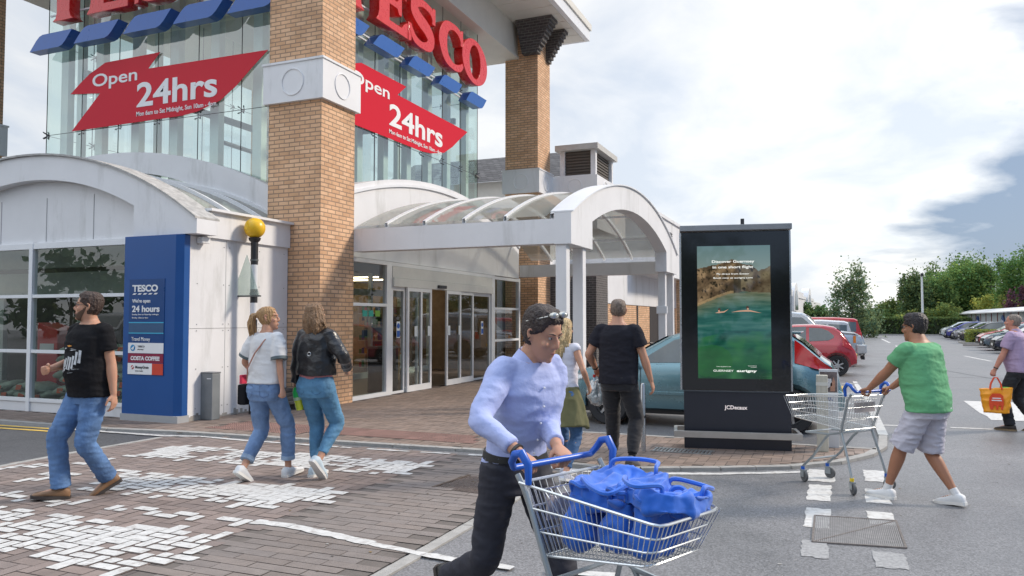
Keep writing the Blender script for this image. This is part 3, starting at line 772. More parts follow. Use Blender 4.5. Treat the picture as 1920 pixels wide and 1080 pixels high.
# ================================================================== walkway canopy
can = empty('entrance_canopy', (-6, 16.8, 0), label='white barrel vaulted glass walkway canopy with an arched end on square columns', cat='canopy')
YC = 16.8
OUT = seg((YC, -6.66), 11.06, 12.09, 21.51, 48); INN = seg((YC - .1, -6.20), 10.11, 13.32, 20.06, 40)
end = OUT + [(21.51, 2.82), (20.06, 2.82)] + INN[::-1] + [(13.32, 2.82), (12.09, 2.82)]
put(MB().prism(end, 'x', -4.27, -3.97).build('arch', WHITE, bevel=0), can)
CAPT = MB().prism([(p[0], p[1] + .03) for p in OUT] + [(p[0], p[1] + .005) for p in OUT[::-1]], 'x', -4.33, -3.93); put(CAPT.build('arch_capping', WHITE2), can)
put(MB().box(-8.24, -4.27, 12.09, 12.36, 2.83, 3.25).build('beam', WHITE), can)
put(MB().box(-8.6, -4.27, 21.24, 21.50, 2.83, 3.18).build('beam', WHITE), can)
for x, y in ((-4.26, 12.13), (-4.22, 12.92), (-4.26, 20.35), (-4.22, 21.2)):
    c = put(MB().box(x, x + .19, y, y + .19, 0, 2.82).build('column', WHITE, bevel=.01), can)
    MB().box(x - .02, x + .21, y - .02, y + .21, .0, .05).build('base_plate', WHITE2).parent = c
put(MB().box(-4.30, -4.02, 20.31, 20.40, 1.72, 1.92).build('junction_box', WHITE2, bevel=.01), can)
VO = seg((YC, -6.66), 10.98, 12.22, 21.38, 36)
ribx = [-8.3, -7.62, -6.82, -6.02, -5.22, -4.42]
for a, b in zip(ribx[:-1], ribx[1:]):
    mb = MB().rings([[(a + .03, y, z) for y, z in VO], [(b - .03, y, z) for y, z in VO]], caps=False, closed=False)
    smoothobj(put(mb.build('vault_glazing', GLASS_V, fix=False), can))
for i, x in enumerate(ribx[1:-1] + [-4.36]):
    mb = MB(); n = len(VO)
    mb.rings([[(x - .028, y, z + .035) for y, z in VO], [(x + .028, y, z + .035) for y, z in VO], [(x + .028, y, z - .06) for y, z in VO], [(x - .028, y, z - .06) for y, z in VO], [(x - .028, y, z + .035) for y, z in VO]], caps=False, closed=False)
    smoothobj(put(mb.build('rib', WHITE2), can), .6)
for yy in (13.4, 15.0, 16.8, 18.6, 20.2):
    z = -6.66 + math.sqrt(10.95 ** 2 - (yy - YC) ** 2)
    put(MB().box(-8.3, -4.3, yy - .02, yy + .02, z - .05, z).build('purlin', WHITE2), can)
put(MB().box(-8.24, -4.27, 12.36, 12.46, 3.25, 3.29).build('gutter', mat('lead_grey', (.2, .21, .22), .6)), can)
# ================================================================== left wing
wing = empty('shop_wing', (-12.5, 9.8, 0), label='white shop wing with an arched gable over wide gridded windows, left of the brick pillar', cat='building')
C1 = (-12.53, -2.35); C2 = (-12.36, -1.55)
WO = seg(C1, 6.64, -16.38, -8.68, 48); WI = seg(C2, 5.43, -14.76, -9.96, 36)
out_ = [(-9.96, 2.84), (-8.68, 2.84)] + WO[::-1][0:0] + []
gable = WO + []        # WO runs left to right
poly = [(-14.76, 2.84), (-16.38, 2.84)] + WO + [(-8.68, 2.84), (-9.96, 2.84)] + WI[::-1]
put(MB().prism(poly, 'y', 8.68, 9.10).build('gable_arch', WHITE), wing)
put(MB().prism([(p[0], p[1] + .035) for p in WO] + [(p[0], p[1] + .004) for p in WO[::-1]], 'y', 8.64, 9.14).build('arch_capping', mat('weathered_capping', (.42, .41, .39), .8, var=.3, vscale=9, dirt=((.06, .08, .13), .6, 3, .6))), wing)
put(MB().prism([(-14.76, 2.84)] + WI + [(-9.96, 2.84)], 'y', 8.86, 8.96).build('gable_panel', WHITE), wing)
gv = MB()
for x in (-13.3, -12.16, -11.05): gv.box(x - .005, x + .005, 8.853, 8.862, 2.86, 3.3 + .3)
put(gv.build('panel_joints', mat('joint_grey', (.4, .4, .4), .7)), wing)
put(MB().box(-9.14, -8.88, 9.10, 11.06, 2.83, 3.24).box(-9.16, -8.80, 9.10, 11.06, 3.24, 3.28).build('side_beam', WHITE), wing)
put(MB().box(-9.1, -8.93, 8.80, 11.06, 0, 2.83).build('side_wall', WHITE), wing)
jw = MB()
for y in (9.55, 10.25): jw.box(-8.931, -8.927, y, y + .008, .05, 2.82)
jw.box(-8.931, -8.926, 8.82, 11.05, 1.42, 1.428)
for y in (8.95, 9.5, 9.62, 10.2, 10.32, 10.95):
    for z in (.2, .8, 1.38, 1.48, 2.1, 2.7): jw.box(-8.930, -8.922, y, y + .014, z, z + .014)
put(jw.build('panel_joints', mat('joint_grey', (.4, .4, .4), .7)), wing)
bd = MB(); rd = random.Random(5)
for i in range(44):
    y = 8.82 + i * .05; bd.box(-8.9285, -8.9262, y, y + .052, .03, .05 + .10 * rd.random() ** 2)
put(bd.build('dirt_band', mat('splash_dirt', (.34, .32, .29), .9, var=.3)), wing)
put(MB().box(-8.92, -8.80, 8.92, 9.08, 2.72, 2.82).build('junction_box', WHITE2, bevel=.01), wing)
# vault between gable and tower
for k, (ya, yb) in enumerate(((9.12, 9.85), (9.89, 10.62), (10.66, 11.28))):
    a_ = seg(C1, 6.56, -16.3, -9.0, 36); b_ = a_
    smoothobj(put(MB().rings([[(x, ya, z) for x, z in a_], [(x, yb, z + .0) for x, z in b_]], caps=False, closed=False).build('vault_glazing', GLASS_V, fix=False), wing))
for y in (9.87, 10.64, 11.26):
    q = seg(C1, 6.62, -16.3, -9.0, 36); mb = MB()
    mb.rings([[(x, y - .03, z) for x, z in q], [(x, y + .03, z) for x, z in q], [(x, y + .03, z - .1) for x, z in q], [(x, y - .03, z - .1) for x, z in q], [(x, y - .03, z) for x, z in q]], caps=False, closed=False)
    smoothobj(put(mb.build('rib', WHITE2), wing), .6)
# window grid
WY = 8.78
mb = MB()
XS = [-20.2, -18.1, -15.95, -14.25, -12.42, -10.04]
for x in XS[1:-1]: mb.box(x - .045, x + .045, WY, WY + .10, .03, 2.84)
for z0, z1 in ((2.74, 2.84), (1.92, 1.975), (1.0, 1.055), (.19, .25)):
    mb.box(-20.2, -10.04, WY + .01, WY + .09, z0, z1)
put(mb.build('window_frame', FR, bevel=.004), wing)
put(MB().box(-20.2, -10.04, WY + .03, WY + .10, .03, .19).build('plinth', WHITE), wing)
for a, b in zip(XS[:-1], XS[1:]):
    for z0, z1 in ((.25, 1.0), (1.055, 1.92), (1.975, 2.74)):
        o = MB().add([(a + .04, WY + .05, z0), (b - .04, WY + .05, z0), (b - .04, WY + .05, z1), (a + .04, WY + .05, z1)], [(0, 1, 2, 3)]).build('pane', GLASS_W, fix=False)
        put(o, wing)
put(MB().box(-20.3, -16.38, 8.70, 9.10, 2.84, 3.4).build('fascia', WHITE), wing)
# interior of the wing
put(MB().box(-20, -9.1, 8.88, 11.5, 0, .03).build('floor', TILE), wing)
mb = MB().box(-9.10 - .02, -9.10, 8.9, 11.4, .03, 2.8)
for x in (-19, -16.2, -13.75, -12.3, -11.2, -9.9): mb.box(x, x + .28, 10.7, 10.8, .03, 2.45)
mb.box(-20, -9.2, 10.68, 10.82, 2.0, 2.5).box(-20, -9.2, 9.9, 10.0, 2.52, 2.9)
put(mb.build('inner_frame', mat('inner_pale_green', (.36, .40, .36), .6, var=.08)), wing)
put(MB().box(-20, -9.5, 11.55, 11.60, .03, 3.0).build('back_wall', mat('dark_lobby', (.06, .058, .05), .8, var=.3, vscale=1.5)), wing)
# red collection box behind the glass
rb = empty('collection_box', (-12.95, 9.7, .03), label='tall red box with a slanted top behind the left window', cat='box')
MB().prism([(-.26, 0), (.26, 0), (.26, 1.35), (-.26, 1.48)], 'y', -.2, .2).build('body', mat('glossy_red', (.42, .02, .02), .3, var=.05), rb, bevel=.02)
MB().box(-.18, .18, -.206, -.2, .95, 1.10).build('slot_panel', mat('pale_panel', (.5, .5, .5), .4), rb)
# charcoal sacks
def sack(seed):
    rn = random.Random(seed); mb = MB(); nu, nv = 18, 10; rr = []
    L, W, H = .27, .20, .085
    for i in range(nv + 1):
        t = -1 + 2 * i / nv; s = (1 - abs(t) ** 4) ** .5 if abs(t) < 1 else .12
        s = max(s, .25); ring = []
        for k in range(nu):
            a = 2 * PI * k / nu; ca, sa = math.cos(a), math.sin(a)
            y = W * math.copysign(abs(ca) ** .8, ca) * (.85 + .15 * s); z = H * math.copysign(abs(sa) ** .8, sa) * s
            p = Vector((t * L, y, z)); w = .014 * noise.noise(p * 14 + Vector((seed * 3, 0, 0)))
            ring.append((p.x + w, p.y + w * 2, p.z + w * 2.2))
        rr.append(ring)
    return mb.rings(rr)
SK = mat('green_sack', (.20, .25, .19), .55, var=.22, vscale=9, bump=.4, bscale=30)
SP = mat('sack_print', (.42, .07, .02), .5, var=.5, vscale=14); SB = mat('sack_dark', (.03, .03, .028), .5)
def make_sack(seed):
    t = empty('fuel_sack', (0, 0, 0), cat='sack', group='sacks of fuel stacked behind the shop windows')
    o = smoothobj(sack(seed).build('sack_body', SK, t), 2)
    mb = MB(); rn = random.Random(seed)
    x = rn.uniform(-.1, .1); mb.prism([(x - .06, -.03), (x + .07, -.045), (x + .10, .03), (x - .03, .05)], 'y', -.203, -.195); mb.build('print', SP, t)
    mb = MB(); mb.prism([(x + .08, -.04), (x + .14, -.03), (x + .13, .0), (x + .1, .02)], 'y', -.200, -.192); mb.build('print', SB, t)
    return t
protos = [make_sack(i) for i in range(4)]; first = [True] * 4; rk = random.Random(9); cnt = 0
rowsz = []
for r_ in range(8):
    for c_ in range(5): rowsz.append((-12.1 + .27 + c_ * .43 + (r_ % 2) * .1, .12 + r_ * .135, 'left of the blue sign board'))
for r_ in range(3):
    for c_ in range(6): rowsz.append((-14.9 + .27 + c_ * .43 + (r_ % 2) * .1, .12 + r_ * .135, 'behind the leftmost window'))
for x, z, w in rowsz:
    k = rk.randrange(4); o = protos[k] if first[k] else copy_tree(protos[k]); first[k] = False
    o.location = (x + rk.uniform(-.03, .03), 9.16 + rk.uniform(-.02, .03), z); o.rotation_euler = (rk.uniform(-.12, .12), rk.uniform(-.22, .22), rk.uniform(-.15, .15))
    o['label'] = 'pale green sack in the stack ' + w
    o['group'] = 'fuel sacks ' + w
# ================================================================== sign board on the wing corner
LOGOW = mat('sign_white', (.80, .80, .80), .45, var=.02); PBL = mat('sign_board_blue', (.008, .075, .27), .35, var=.04, vscale=2)
pyl = empty('sign_board', (-9.47, 8.7, 0), label='tall blue shop sign board on the white corner, with opening hours and small panels', cat='sign')
put(MB().prism([(-10.04, 8.60), (-9.0, 8.60), (-8.90, 8.67), (-8.90, 8.78), (-10.04, 8.78)], 'z', .13, 2.83).build('board', PBL, bevel=.004), pyl)
put(MB().box(-10.05, -8.89, 8.58, 8.80, .03, .13).build('plinth', mat('grey_plinth', (.36, .37, .38), .6, var=.06)), pyl)
pn = put(MB().box(-9.92, -9.20, 8.593, 8.60, .72, 2.17).build('information_panel', mat('panel_blue', (.006, .055, .20), .3, var=.03)), pyl)
def pb(x0, x1, z0, z1, m, name='stripe', y=8.590):
    o = MB().box(x0, x1, y, 8.593, z0, z1).build(name, m); o.parent = pn; o.matrix_parent_inverse = pyl_inv; return o
pyl_inv = (pn.matrix_parent_inverse.copy()); pn_world = Matrix.Translation(pyl.location) @ pn.matrix_parent_inverse
pyl_inv = Matrix.Identity(4)
CY = mat('cyan_line', (.05, .42, .62), .4, var=0)
pb(-9.915, -9.205, 1.505, 1.52, CY); pb(-9.915, -9.205, 1.345, 1.36, CY); pb(-9.915, -9.205, 1.36, 1.505, mat('panel_slate', (.03, .09, .19), .4))
pb(-9.92, -9.2, 1.05, 1.205, LOGOW, 'white_strip'); pb(-9.92, -9.2, .905, 1.045, mat('dark_red_strip', (.24, .01, .045), .4), 'red_strip'); pb(-9.92, -9.2, .73, .898, LOGOW, 'white_strip')
pb(-9.42, -9.2, .73, .898, mat('orange_red', (.62, .06, .03), .4), 'orange_block', 8.587)
yt = 8.589
def T(body, x0, x1, z, h, m=LOGOW, y=yt, bold=.02): 
    o = fit_text('lettering', body, x0, x1, z, h, m, y, '-y', pn, bold); o.matrix_parent_inverse = pyl_inv; return o
T('TESCO', -9.85, -9.33, 1.985, .098, bold=.035)
for i in range(5):
    x = -9.85 + i * .108; pb_ = MB().prism([(x, 1.935), (x + .03, 1.958), (x + .088, 1.958), (x + .058, 1.935)], 'y', 8.588, 8.593).build('dash', LOGOW); pb_.parent = pn; pb_.matrix_parent_inverse = pyl_inv
T("We're open", -9.85, -9.48, 1.815, .055); T('24 hours', -9.85, -9.29, 1.675, .095, bold=.03)
T('Sunday 6am to Saturday midnight', -9.85, -9.30, 1.625, .022, bold=0); T('Sunday 10am to 4pm', -9.85, -9.52, 1.575, .022, bold=0)
T('Travel Money', -9.85, -9.47, 1.235, .06, bold=0)
T('COSTA COFFEE', -9.86, -9.27, .945, .058, bold=.04)
DK = mat('print_dark', (.05, .05, .06), .5, var=0)
T('TESCO', -9.72, -9.58, 1.14, .025, DK, bold=.02); T('pharmacy', -9.72, -9.60, 1.10, .018, DK, bold=0)
T('MoneyGram', -9.76, -9.49, .82, .04, DK, bold=.02); T('money transfer', -9.76, -9.60, .775, .018, DK, bold=0)
mb = MB(); mb.lathe([(.05, 0), (.05, .004)], (-9.82, yt, 1.128), 22, 'y'); o = mb.build('round_emblem', mat('emblem_blue', (.03, .25, .5), .4)); o.parent = pn; o.matrix_parent_inverse = pyl_inv
mb = MB(); mb.prism([(-9.85, 1.12), (-9.80, 1.15), (-9.785, 1.165), (-9.80, 1.11), (-9.82, 1.095)], 'y', 8.583, 8.589); o = mb.build('emblem_leaf', LOGOW); o.parent = pn; o.matrix_parent_inverse = pyl_inv
mb = MB(); mb.lathe([(.032, 0), (.032, .004)], (-9.82, yt, .835), 20, 'y'); o = mb.build('round_emblem', mat('emblem_red', (.5, .03, .03), .4)); o.parent = pn; o.matrix_parent_inverse = pyl_inv
mb = MB(); mb.prism([(-9.85, .82), (-9.80, .86), (-9.79, .85), (-9.835, .81)], 'y', 8.583, 8.589); o = mb.build('emblem_arrow', LOGOW); o.parent = pn; o.matrix_parent_inverse = pyl_inv
# ================================================================== hanging banners
BRED = glass('banner_film', (.85, .10, .10), .8, f0=.12, dens=.86, dcol=(.68, .030, .050))
BAN = [(0, .82), (.28, 1.02), (.56, 1.19), (1.03, 1.385), (2.6, 1.40), (2.27, 1.10), (5.36, 1.07), (4.98, .78), (4.6, .47), (4.2, .22), (3.6, .06), (3.2, .02), (.06, 0), (.9, .74)]
def banner(face, start, sxx, plane, label):
    e_ = empty('window_banner', (start, plane, 6.4) if face == '-y' else (plane, start, 6.4), label=label, cat='banner')
    z0 = 5.63
    P = [(start + u * sxx, z0 + v) for u, v in BAN]; o = MB()
    if face == '-y': o.prism(P, 'y', plane - .004, plane)
    else: o.prism(P, 'x', plane, plane + .004)
    put(o.build('film', BRED), e_)
    tp = plane - .008 if face == '-y' else plane + .008
    for b, u0, u1, v, h_, bd in (('Open', .67, 1.97, .90, .27, .012), ('24hrs', 1.97, 4.12, .335, .50, .022), ('Mon 6am to Sat Midnight, Sun 10am - 4pm', 1.97, 4.1, .135, .095, .012)):
        put(fit_text('lettering', b, start + u0 * sxx, start + u1 * sxx, z0 + v, h_, LOGOW, tp, face, None, bd), e_)
banner('-y', -15.2, 1.0, GY - .03, 'red ribbon shaped banner of opening hours on the glass left of the near pillar')
banner('+x', 12.42, 1.19, GX + .03, 'red ribbon shaped banner of opening hours on the glass right of the near pillar')
# ================================================================== shop name letters
def stroke_poly(pts, ws, n=10):
    """variable width stroke through Catmull-Rom points -> closed outline"""
    P = [Vector(p) for p in pts]; C = []; W = []
    for i in range(len(P) - 1):
        p0, p1, p2, p3 = P[max(i - 1, 0)], P[i], P[i + 1], P[min(i + 2, len(P) - 1)]
        for k in range(n):
            t = k / n; C.append(.5 * ((2 * p1) + (p2 - p0) * t + (2 * p0 - 5 * p1 + 4 * p2 - p3) * t * t + (3 * p1 - p0 - 3 * p2 + p3) * t ** 3)); W.append(ws[i] * (1 - t) + ws[i + 1] * t)
    C.append(P[-1]); W.append(ws[-1]); L = []; Rr = []
    for i, c in enumerate(C):
        t = (C[min(i + 1, len(C) - 1)] - C[max(i - 1, 0)]).normalized(); nn = Vector((-t.y, t.x)) * W[i] / 2
        L.append(tuple(c + nn)); Rr.append(tuple(c - nn))
    return L + Rr[::-1]
def ell(cx, cy, rx, ry, n=48): return [(cx + rx * math.cos(2 * PI * k / n), cy + ry * math.sin(2 * PI * k / n)) for k in range(n)]
LET = {
 'T': [[(.02, 1.0), (1.0, 1.0), (1.04, .70), (.93, .72), (.86, .86), (.68, .88), (.67, .14), (.70, .04), (.76, 0), (.26, 0), (.32, .04), (.35, .14), (.34, .88), (.16, .86), (.09, .72), (-.02, .70)]],
 'E': [[(.0, 1.0), (.95, 1.0), (.95, .72), (.86, .76), (.78, .87), (.40, .88), (.40, .58), (.66, .58), (.72, .68), (.80, .68), (.80, .36), (.72, .36), (.66, .46), (.40, .46), (.40, .13), (.80, .13), (.90, .24), (1.0, .30), (1.0, 0), (.0, 0), (.06, .08), (.09, .2), (.09, .8), (.06, .92)]],
 'S': [stroke_poly([(.93, .76), (.80, .90), (.50, .935), (.24, .86), (.21, .69), (.38, .57), (.64, .47), (.80, .33), (.76, .15), (.50, .065), (.22, .11), (.05, .30)], [.12, .15, .14, .22, .28, .29, .29, .28, .22, .13, .15, .10]), [(.86, .66), (.98, .66), (.98, 1.0), (.90, 1.0)], [(.0, .36), (.11, .36), (.09, .02), (.0, .0)]],
 'C': [stroke_poly([(1.02, .74), (.88, .90), (.60, .935), (.32, .82), (.20, .50), (.33, .19), (.62, .065), (.90, .10), (1.06, .22)], [.12, .15, .14, .24, .34, .24, .14, .15, .08]), [(.96, .64), (1.06, .64), (1.06, 1.0), (.98, .98)]],
 'O': [ell(.60, .5, .60, .52), ell(.60, .5, .27, .40)],
}
RED = mat('letter_red', (.66, .025, .022), .28, var=.04, coat=.4); LBLUE = mat('dash_blue', (.006, .095, .38), .3, var=.04, coat=.4)
def shop_letters(face, starts, width, plane, z, h, d, label, dashes):
    e_ = empty('shop_name_sign', (starts[0], plane, z) if face == '-y' else (plane, starts[0], z), label=label, cat='sign')
    for ch, s in zip('TESCO', starts):
        sets = [LET[ch]] if ch == 'O' else [[pl] for pl in LET[ch]]; bmj = bmesh.new()
        for q_, pls in enumerate(sets):
            cu = bpy.data.curves.new('letter', 'CURVE'); cu.dimensions = '2D'; cu.fill_mode = 'BOTH'; cu.extrude = d / 2 - .003 * q_; cu.bevel_depth = .008; cu.bevel_resolution = 1
            for pl in pls:
                sp = cu.splines.new('POLY'); sp.points.add(len(pl) - 1); sp.use_cyclic_u = True
                for i, (x, y) in enumerate(pl): sp.points[i].co = (x * width, y * h, 0, 1)
            o = bpy.data.objects.new('letter', cu); COL.objects.link(o); me = mesh_of(o); bpy.data.objects.remove(o); bmj.from_mesh(me)
        me = bpy.data.meshes.new('letter'); bmj.to_mesh(me); bmj.free()
        rot = Matrix.Rotation(R(90), 4, 'X') if face == '-y' else Matrix.Rotation(R(90), 4, 'Z') @ Matrix.Rotation(R(90), 4, 'X')
        loc = Vector((s, plane, z)) if face == '-y' else Vector((plane, s, z))
        me.transform(Matrix.Translation(loc) @ rot); me.materials.clear(); me.materials.append(RED)
        o = bpy.data.objects.new('letter', me); COL.objects.link(o); put(o, e_)
    for s in dashes:
        P = [(s, 7.38), (s + .20, 7.60), (s + .30, 7.68), (s + .40, 7.71), (s + 1.30, 7.71), (s + 1.10, 7.49), (s + 1.0, 7.41), (s + .9, 7.38)]
        mb = MB()
        if face == '-y': mb.prism(P, 'y', plane - d / 2, plane + d / 2)
        else: mb.prism(P, 'x', plane - d / 2, plane + d / 2)
        put(mb.build('dash', LBLUE), e_)
    mb = MB(); a, b = min(starts[0], dashes[0]) + .3, dashes[-1] + 1.2
    for zz_ in (7.50, 7.60, 8.2, 8.85):
        if face == '-y': mb.box(a, b, plane + d / 2, plane + d / 2 + .03, zz_, zz_ + .035)
        else: mb.box(plane - d / 2 - .03, plane - d / 2, a, b, zz_, zz_ + .035)
    for i in range(6):
        u = a + .5 + i * 1.25
        if face == '-y': mb.tube([(u, plane + d / 2, 7.75), (u, GY, 7.72)], .022, 6)
        else: mb.tube([(plane - d / 2, u, 7.75), (GX, u, 7.72)], .022, 6)
    put(mb.build('mounting_rail', mat('white_rail', (.6, .6, .6), .4)), e_)
shop_letters('-y', [-15.62, -14.30, -12.95, -11.62, -10.35], 1.16, 11.32, 7.95, 1.18, .24, 'large red shop name letters over blue dashes on the left glass face of the tower', [-16.05, -14.69, -13.26, -11.91, -10.55])
shop_letters('+x', [12.28, 13.74, 15.10, 16.52, 17.86], 1.30, -8.97, 7.97, 1.16, .24, 'large red shop name letters over blue dashes on the right glass face of the tower', [12.2, 13.63, 15.08, 16.57, 18.11])
# ================================================================== store behind and to the right
store = empty('store_building', (-7, 40, 0), label='long white and brick store building behind the canopy, running back along the car park', cat='building')
put(MB().box(-12, -7.0, 24.9, 66, 0, 2.12).build('brick_wall', BRICK), store)
put(MB().box(-12, -6.97, 24.9, 66, 2.12, 3.3).build('fascia', WHITE), store)
put(MB().box(-12, -6.0, 28.5, 66, 3.3, 5.50).box(-12, -5.93, 28.4, 66, 5.50, 5.62).build('parapet', WHITE), store)
put(MB().box(-7.6, -6.9, 23.55, 24.9, 0, 3.3).box(-8.24, -7.62, 22.96, 24.6, 0, 3.3).build('dark_pier', BRICK2), store)
put(MB().box(-7.02, -6.985, 31.7, 33.4, 0, 2.1).build('dark_door', mat('dark_door', (.035, .034, .036), .5)), store)
for y in (27.2, 29.4, 36, 40, 44): put(MB().box(-7.0, -6.96, y, y + .12, 0, 2.12).build('brick_joint', BRICK2), store)
for y in (33.9, 37.5, 41, 45, 50, 56): put(MB().box(-6.3, -6.02, y, y + .5, 0, 3.3).build('brick_pier', BRICK), store)
mb = MB().box(-6.01, -5.985, 28.9, 31.4, 4.2, 5.1)
for i in range(10): mb.box(-5.985, -5.96, 28.9, 31.4, 4.22 + i * .09, 4.25 + i * .09)
put(mb.build('louvre', mat('grey_louvre', (.13, .13, .13), .6)), store)
# parapet box with mouldings and the louvred lantern
mb = MB().box(-8.24, -6.69, 22.97, 26.5, 4.4, 6.10); disc_ring(mb, (-7.42, 22.97, 5.78), .22, 'y', -1); disc_ring(mb, (-6.69, 23.9, 5.78), .22, 'x', 1)
put(mb.build('parapet', WHITE), store)
ln_ = empty('roof_lantern', (-7.3, 24.3, 6.1), label='square louvred white roof lantern standing on the parapet behind the canopy', cat='roof lantern')
mb = MB()
for x in (-8.0, -6.98): 
    for y in (23.25, 25.2): mb.box(x, x + .16, y, y + .16, 6.1, 6.95)
mb.box(-8.0, -6.82, 23.2, 25.4, 6.1, 6.16); put(mb.build('frame', WHITE), ln_)
put(MB().box(-8.12, -6.70, 23.08, 25.5, 6.95, 7.13).build('lantern_roof', mat('grey_roof_slab', (.50, .49, .46), .7, var=.1)), ln_)
mb = MB().box(-7.86, -6.96, 23.34, 25.3, 6.16, 6.95)
for i in range(8):
    mb.box(-7.84, -6.98, 23.30, 23.34, 6.18 + i * .095, 6.235 + i * .095); mb.box(-6.96, -6.92, 23.42, 25.2, 6.18 + i * .095, 6.235 + i * .095)
put(mb.build('louvres', mat('brown_louvre', (.10, .085, .07), .6)), ln_)
# slate roof
SL = brickmat('slates', (.075, .072, .075), (.13, .125, .125), (.03, .03, .03), .3, .17, .012, .8)
put(MB().box(-19, -9.9, 30.0, 38, 3.3, 7.5).build('rear_wall', mat('cream_wall', (.55, .54, .50), .7, var=.05)), store)
mb = MB().add([(-19.3, 29.7, 7.45), (-9.6, 29.7, 7.45), (-10.9, 33.6, 9.35), (-19.3, 33.6, 9.35), (-9.6, 38, 7.45)], [(0, 1, 2, 3), (1, 4, 2)]); put(mb.build('slate_roof', SL), store)
put(MB().box(-21, -9.45, 21.5, 30.0, 0, 4.4).build('rear_block', WHITE), store)
# distant wing with arched windows
far = empty('distant_building', (-3, 80, 0), label='low white building with arched gables at the far left edge of the car park', cat='building')
far.rotation_euler.z = R(-3.7)
mb = MB().box(-12, 0, -8, 26, 0, 3.7); mb.box(-12, .1, -8, 4, 3.7, 4.3); mb.box(-12, .06, 4, 16, 3.7, 4.0); mb.build('wall', WHITE, far)
for y in (-4, 9):
    mb = MB().prism([(y - 1.8, 2.4)] + arc((y, 3.2), 1.8, PI, 0, 16) + [(y + 1.8, 2.4)], 'x', -.5, .25); mb.build('gable', WHITE, far)
    MB().prism([(y - 1.2, 2.5)] + arc((y, 3.1), 1.2, PI, 0, 16) + [(y + 1.2, 2.5)], 'x', .2, .28).build('arched_window', mat('far_window', (.10, .13, .13), .15), far)
for i in range(9): MB().box(.0, .06, -7 + i * 3.5, -5.2 + i * 3.5, .9, 2.2).build('window', mat('far_window', (.1, .13, .13), .15), far)
MB().box(-3, -2, 1, 2.4, 4.3, 5.2).build('chimney', mat('grey_flue', (.3, .3, .3), .7), far)
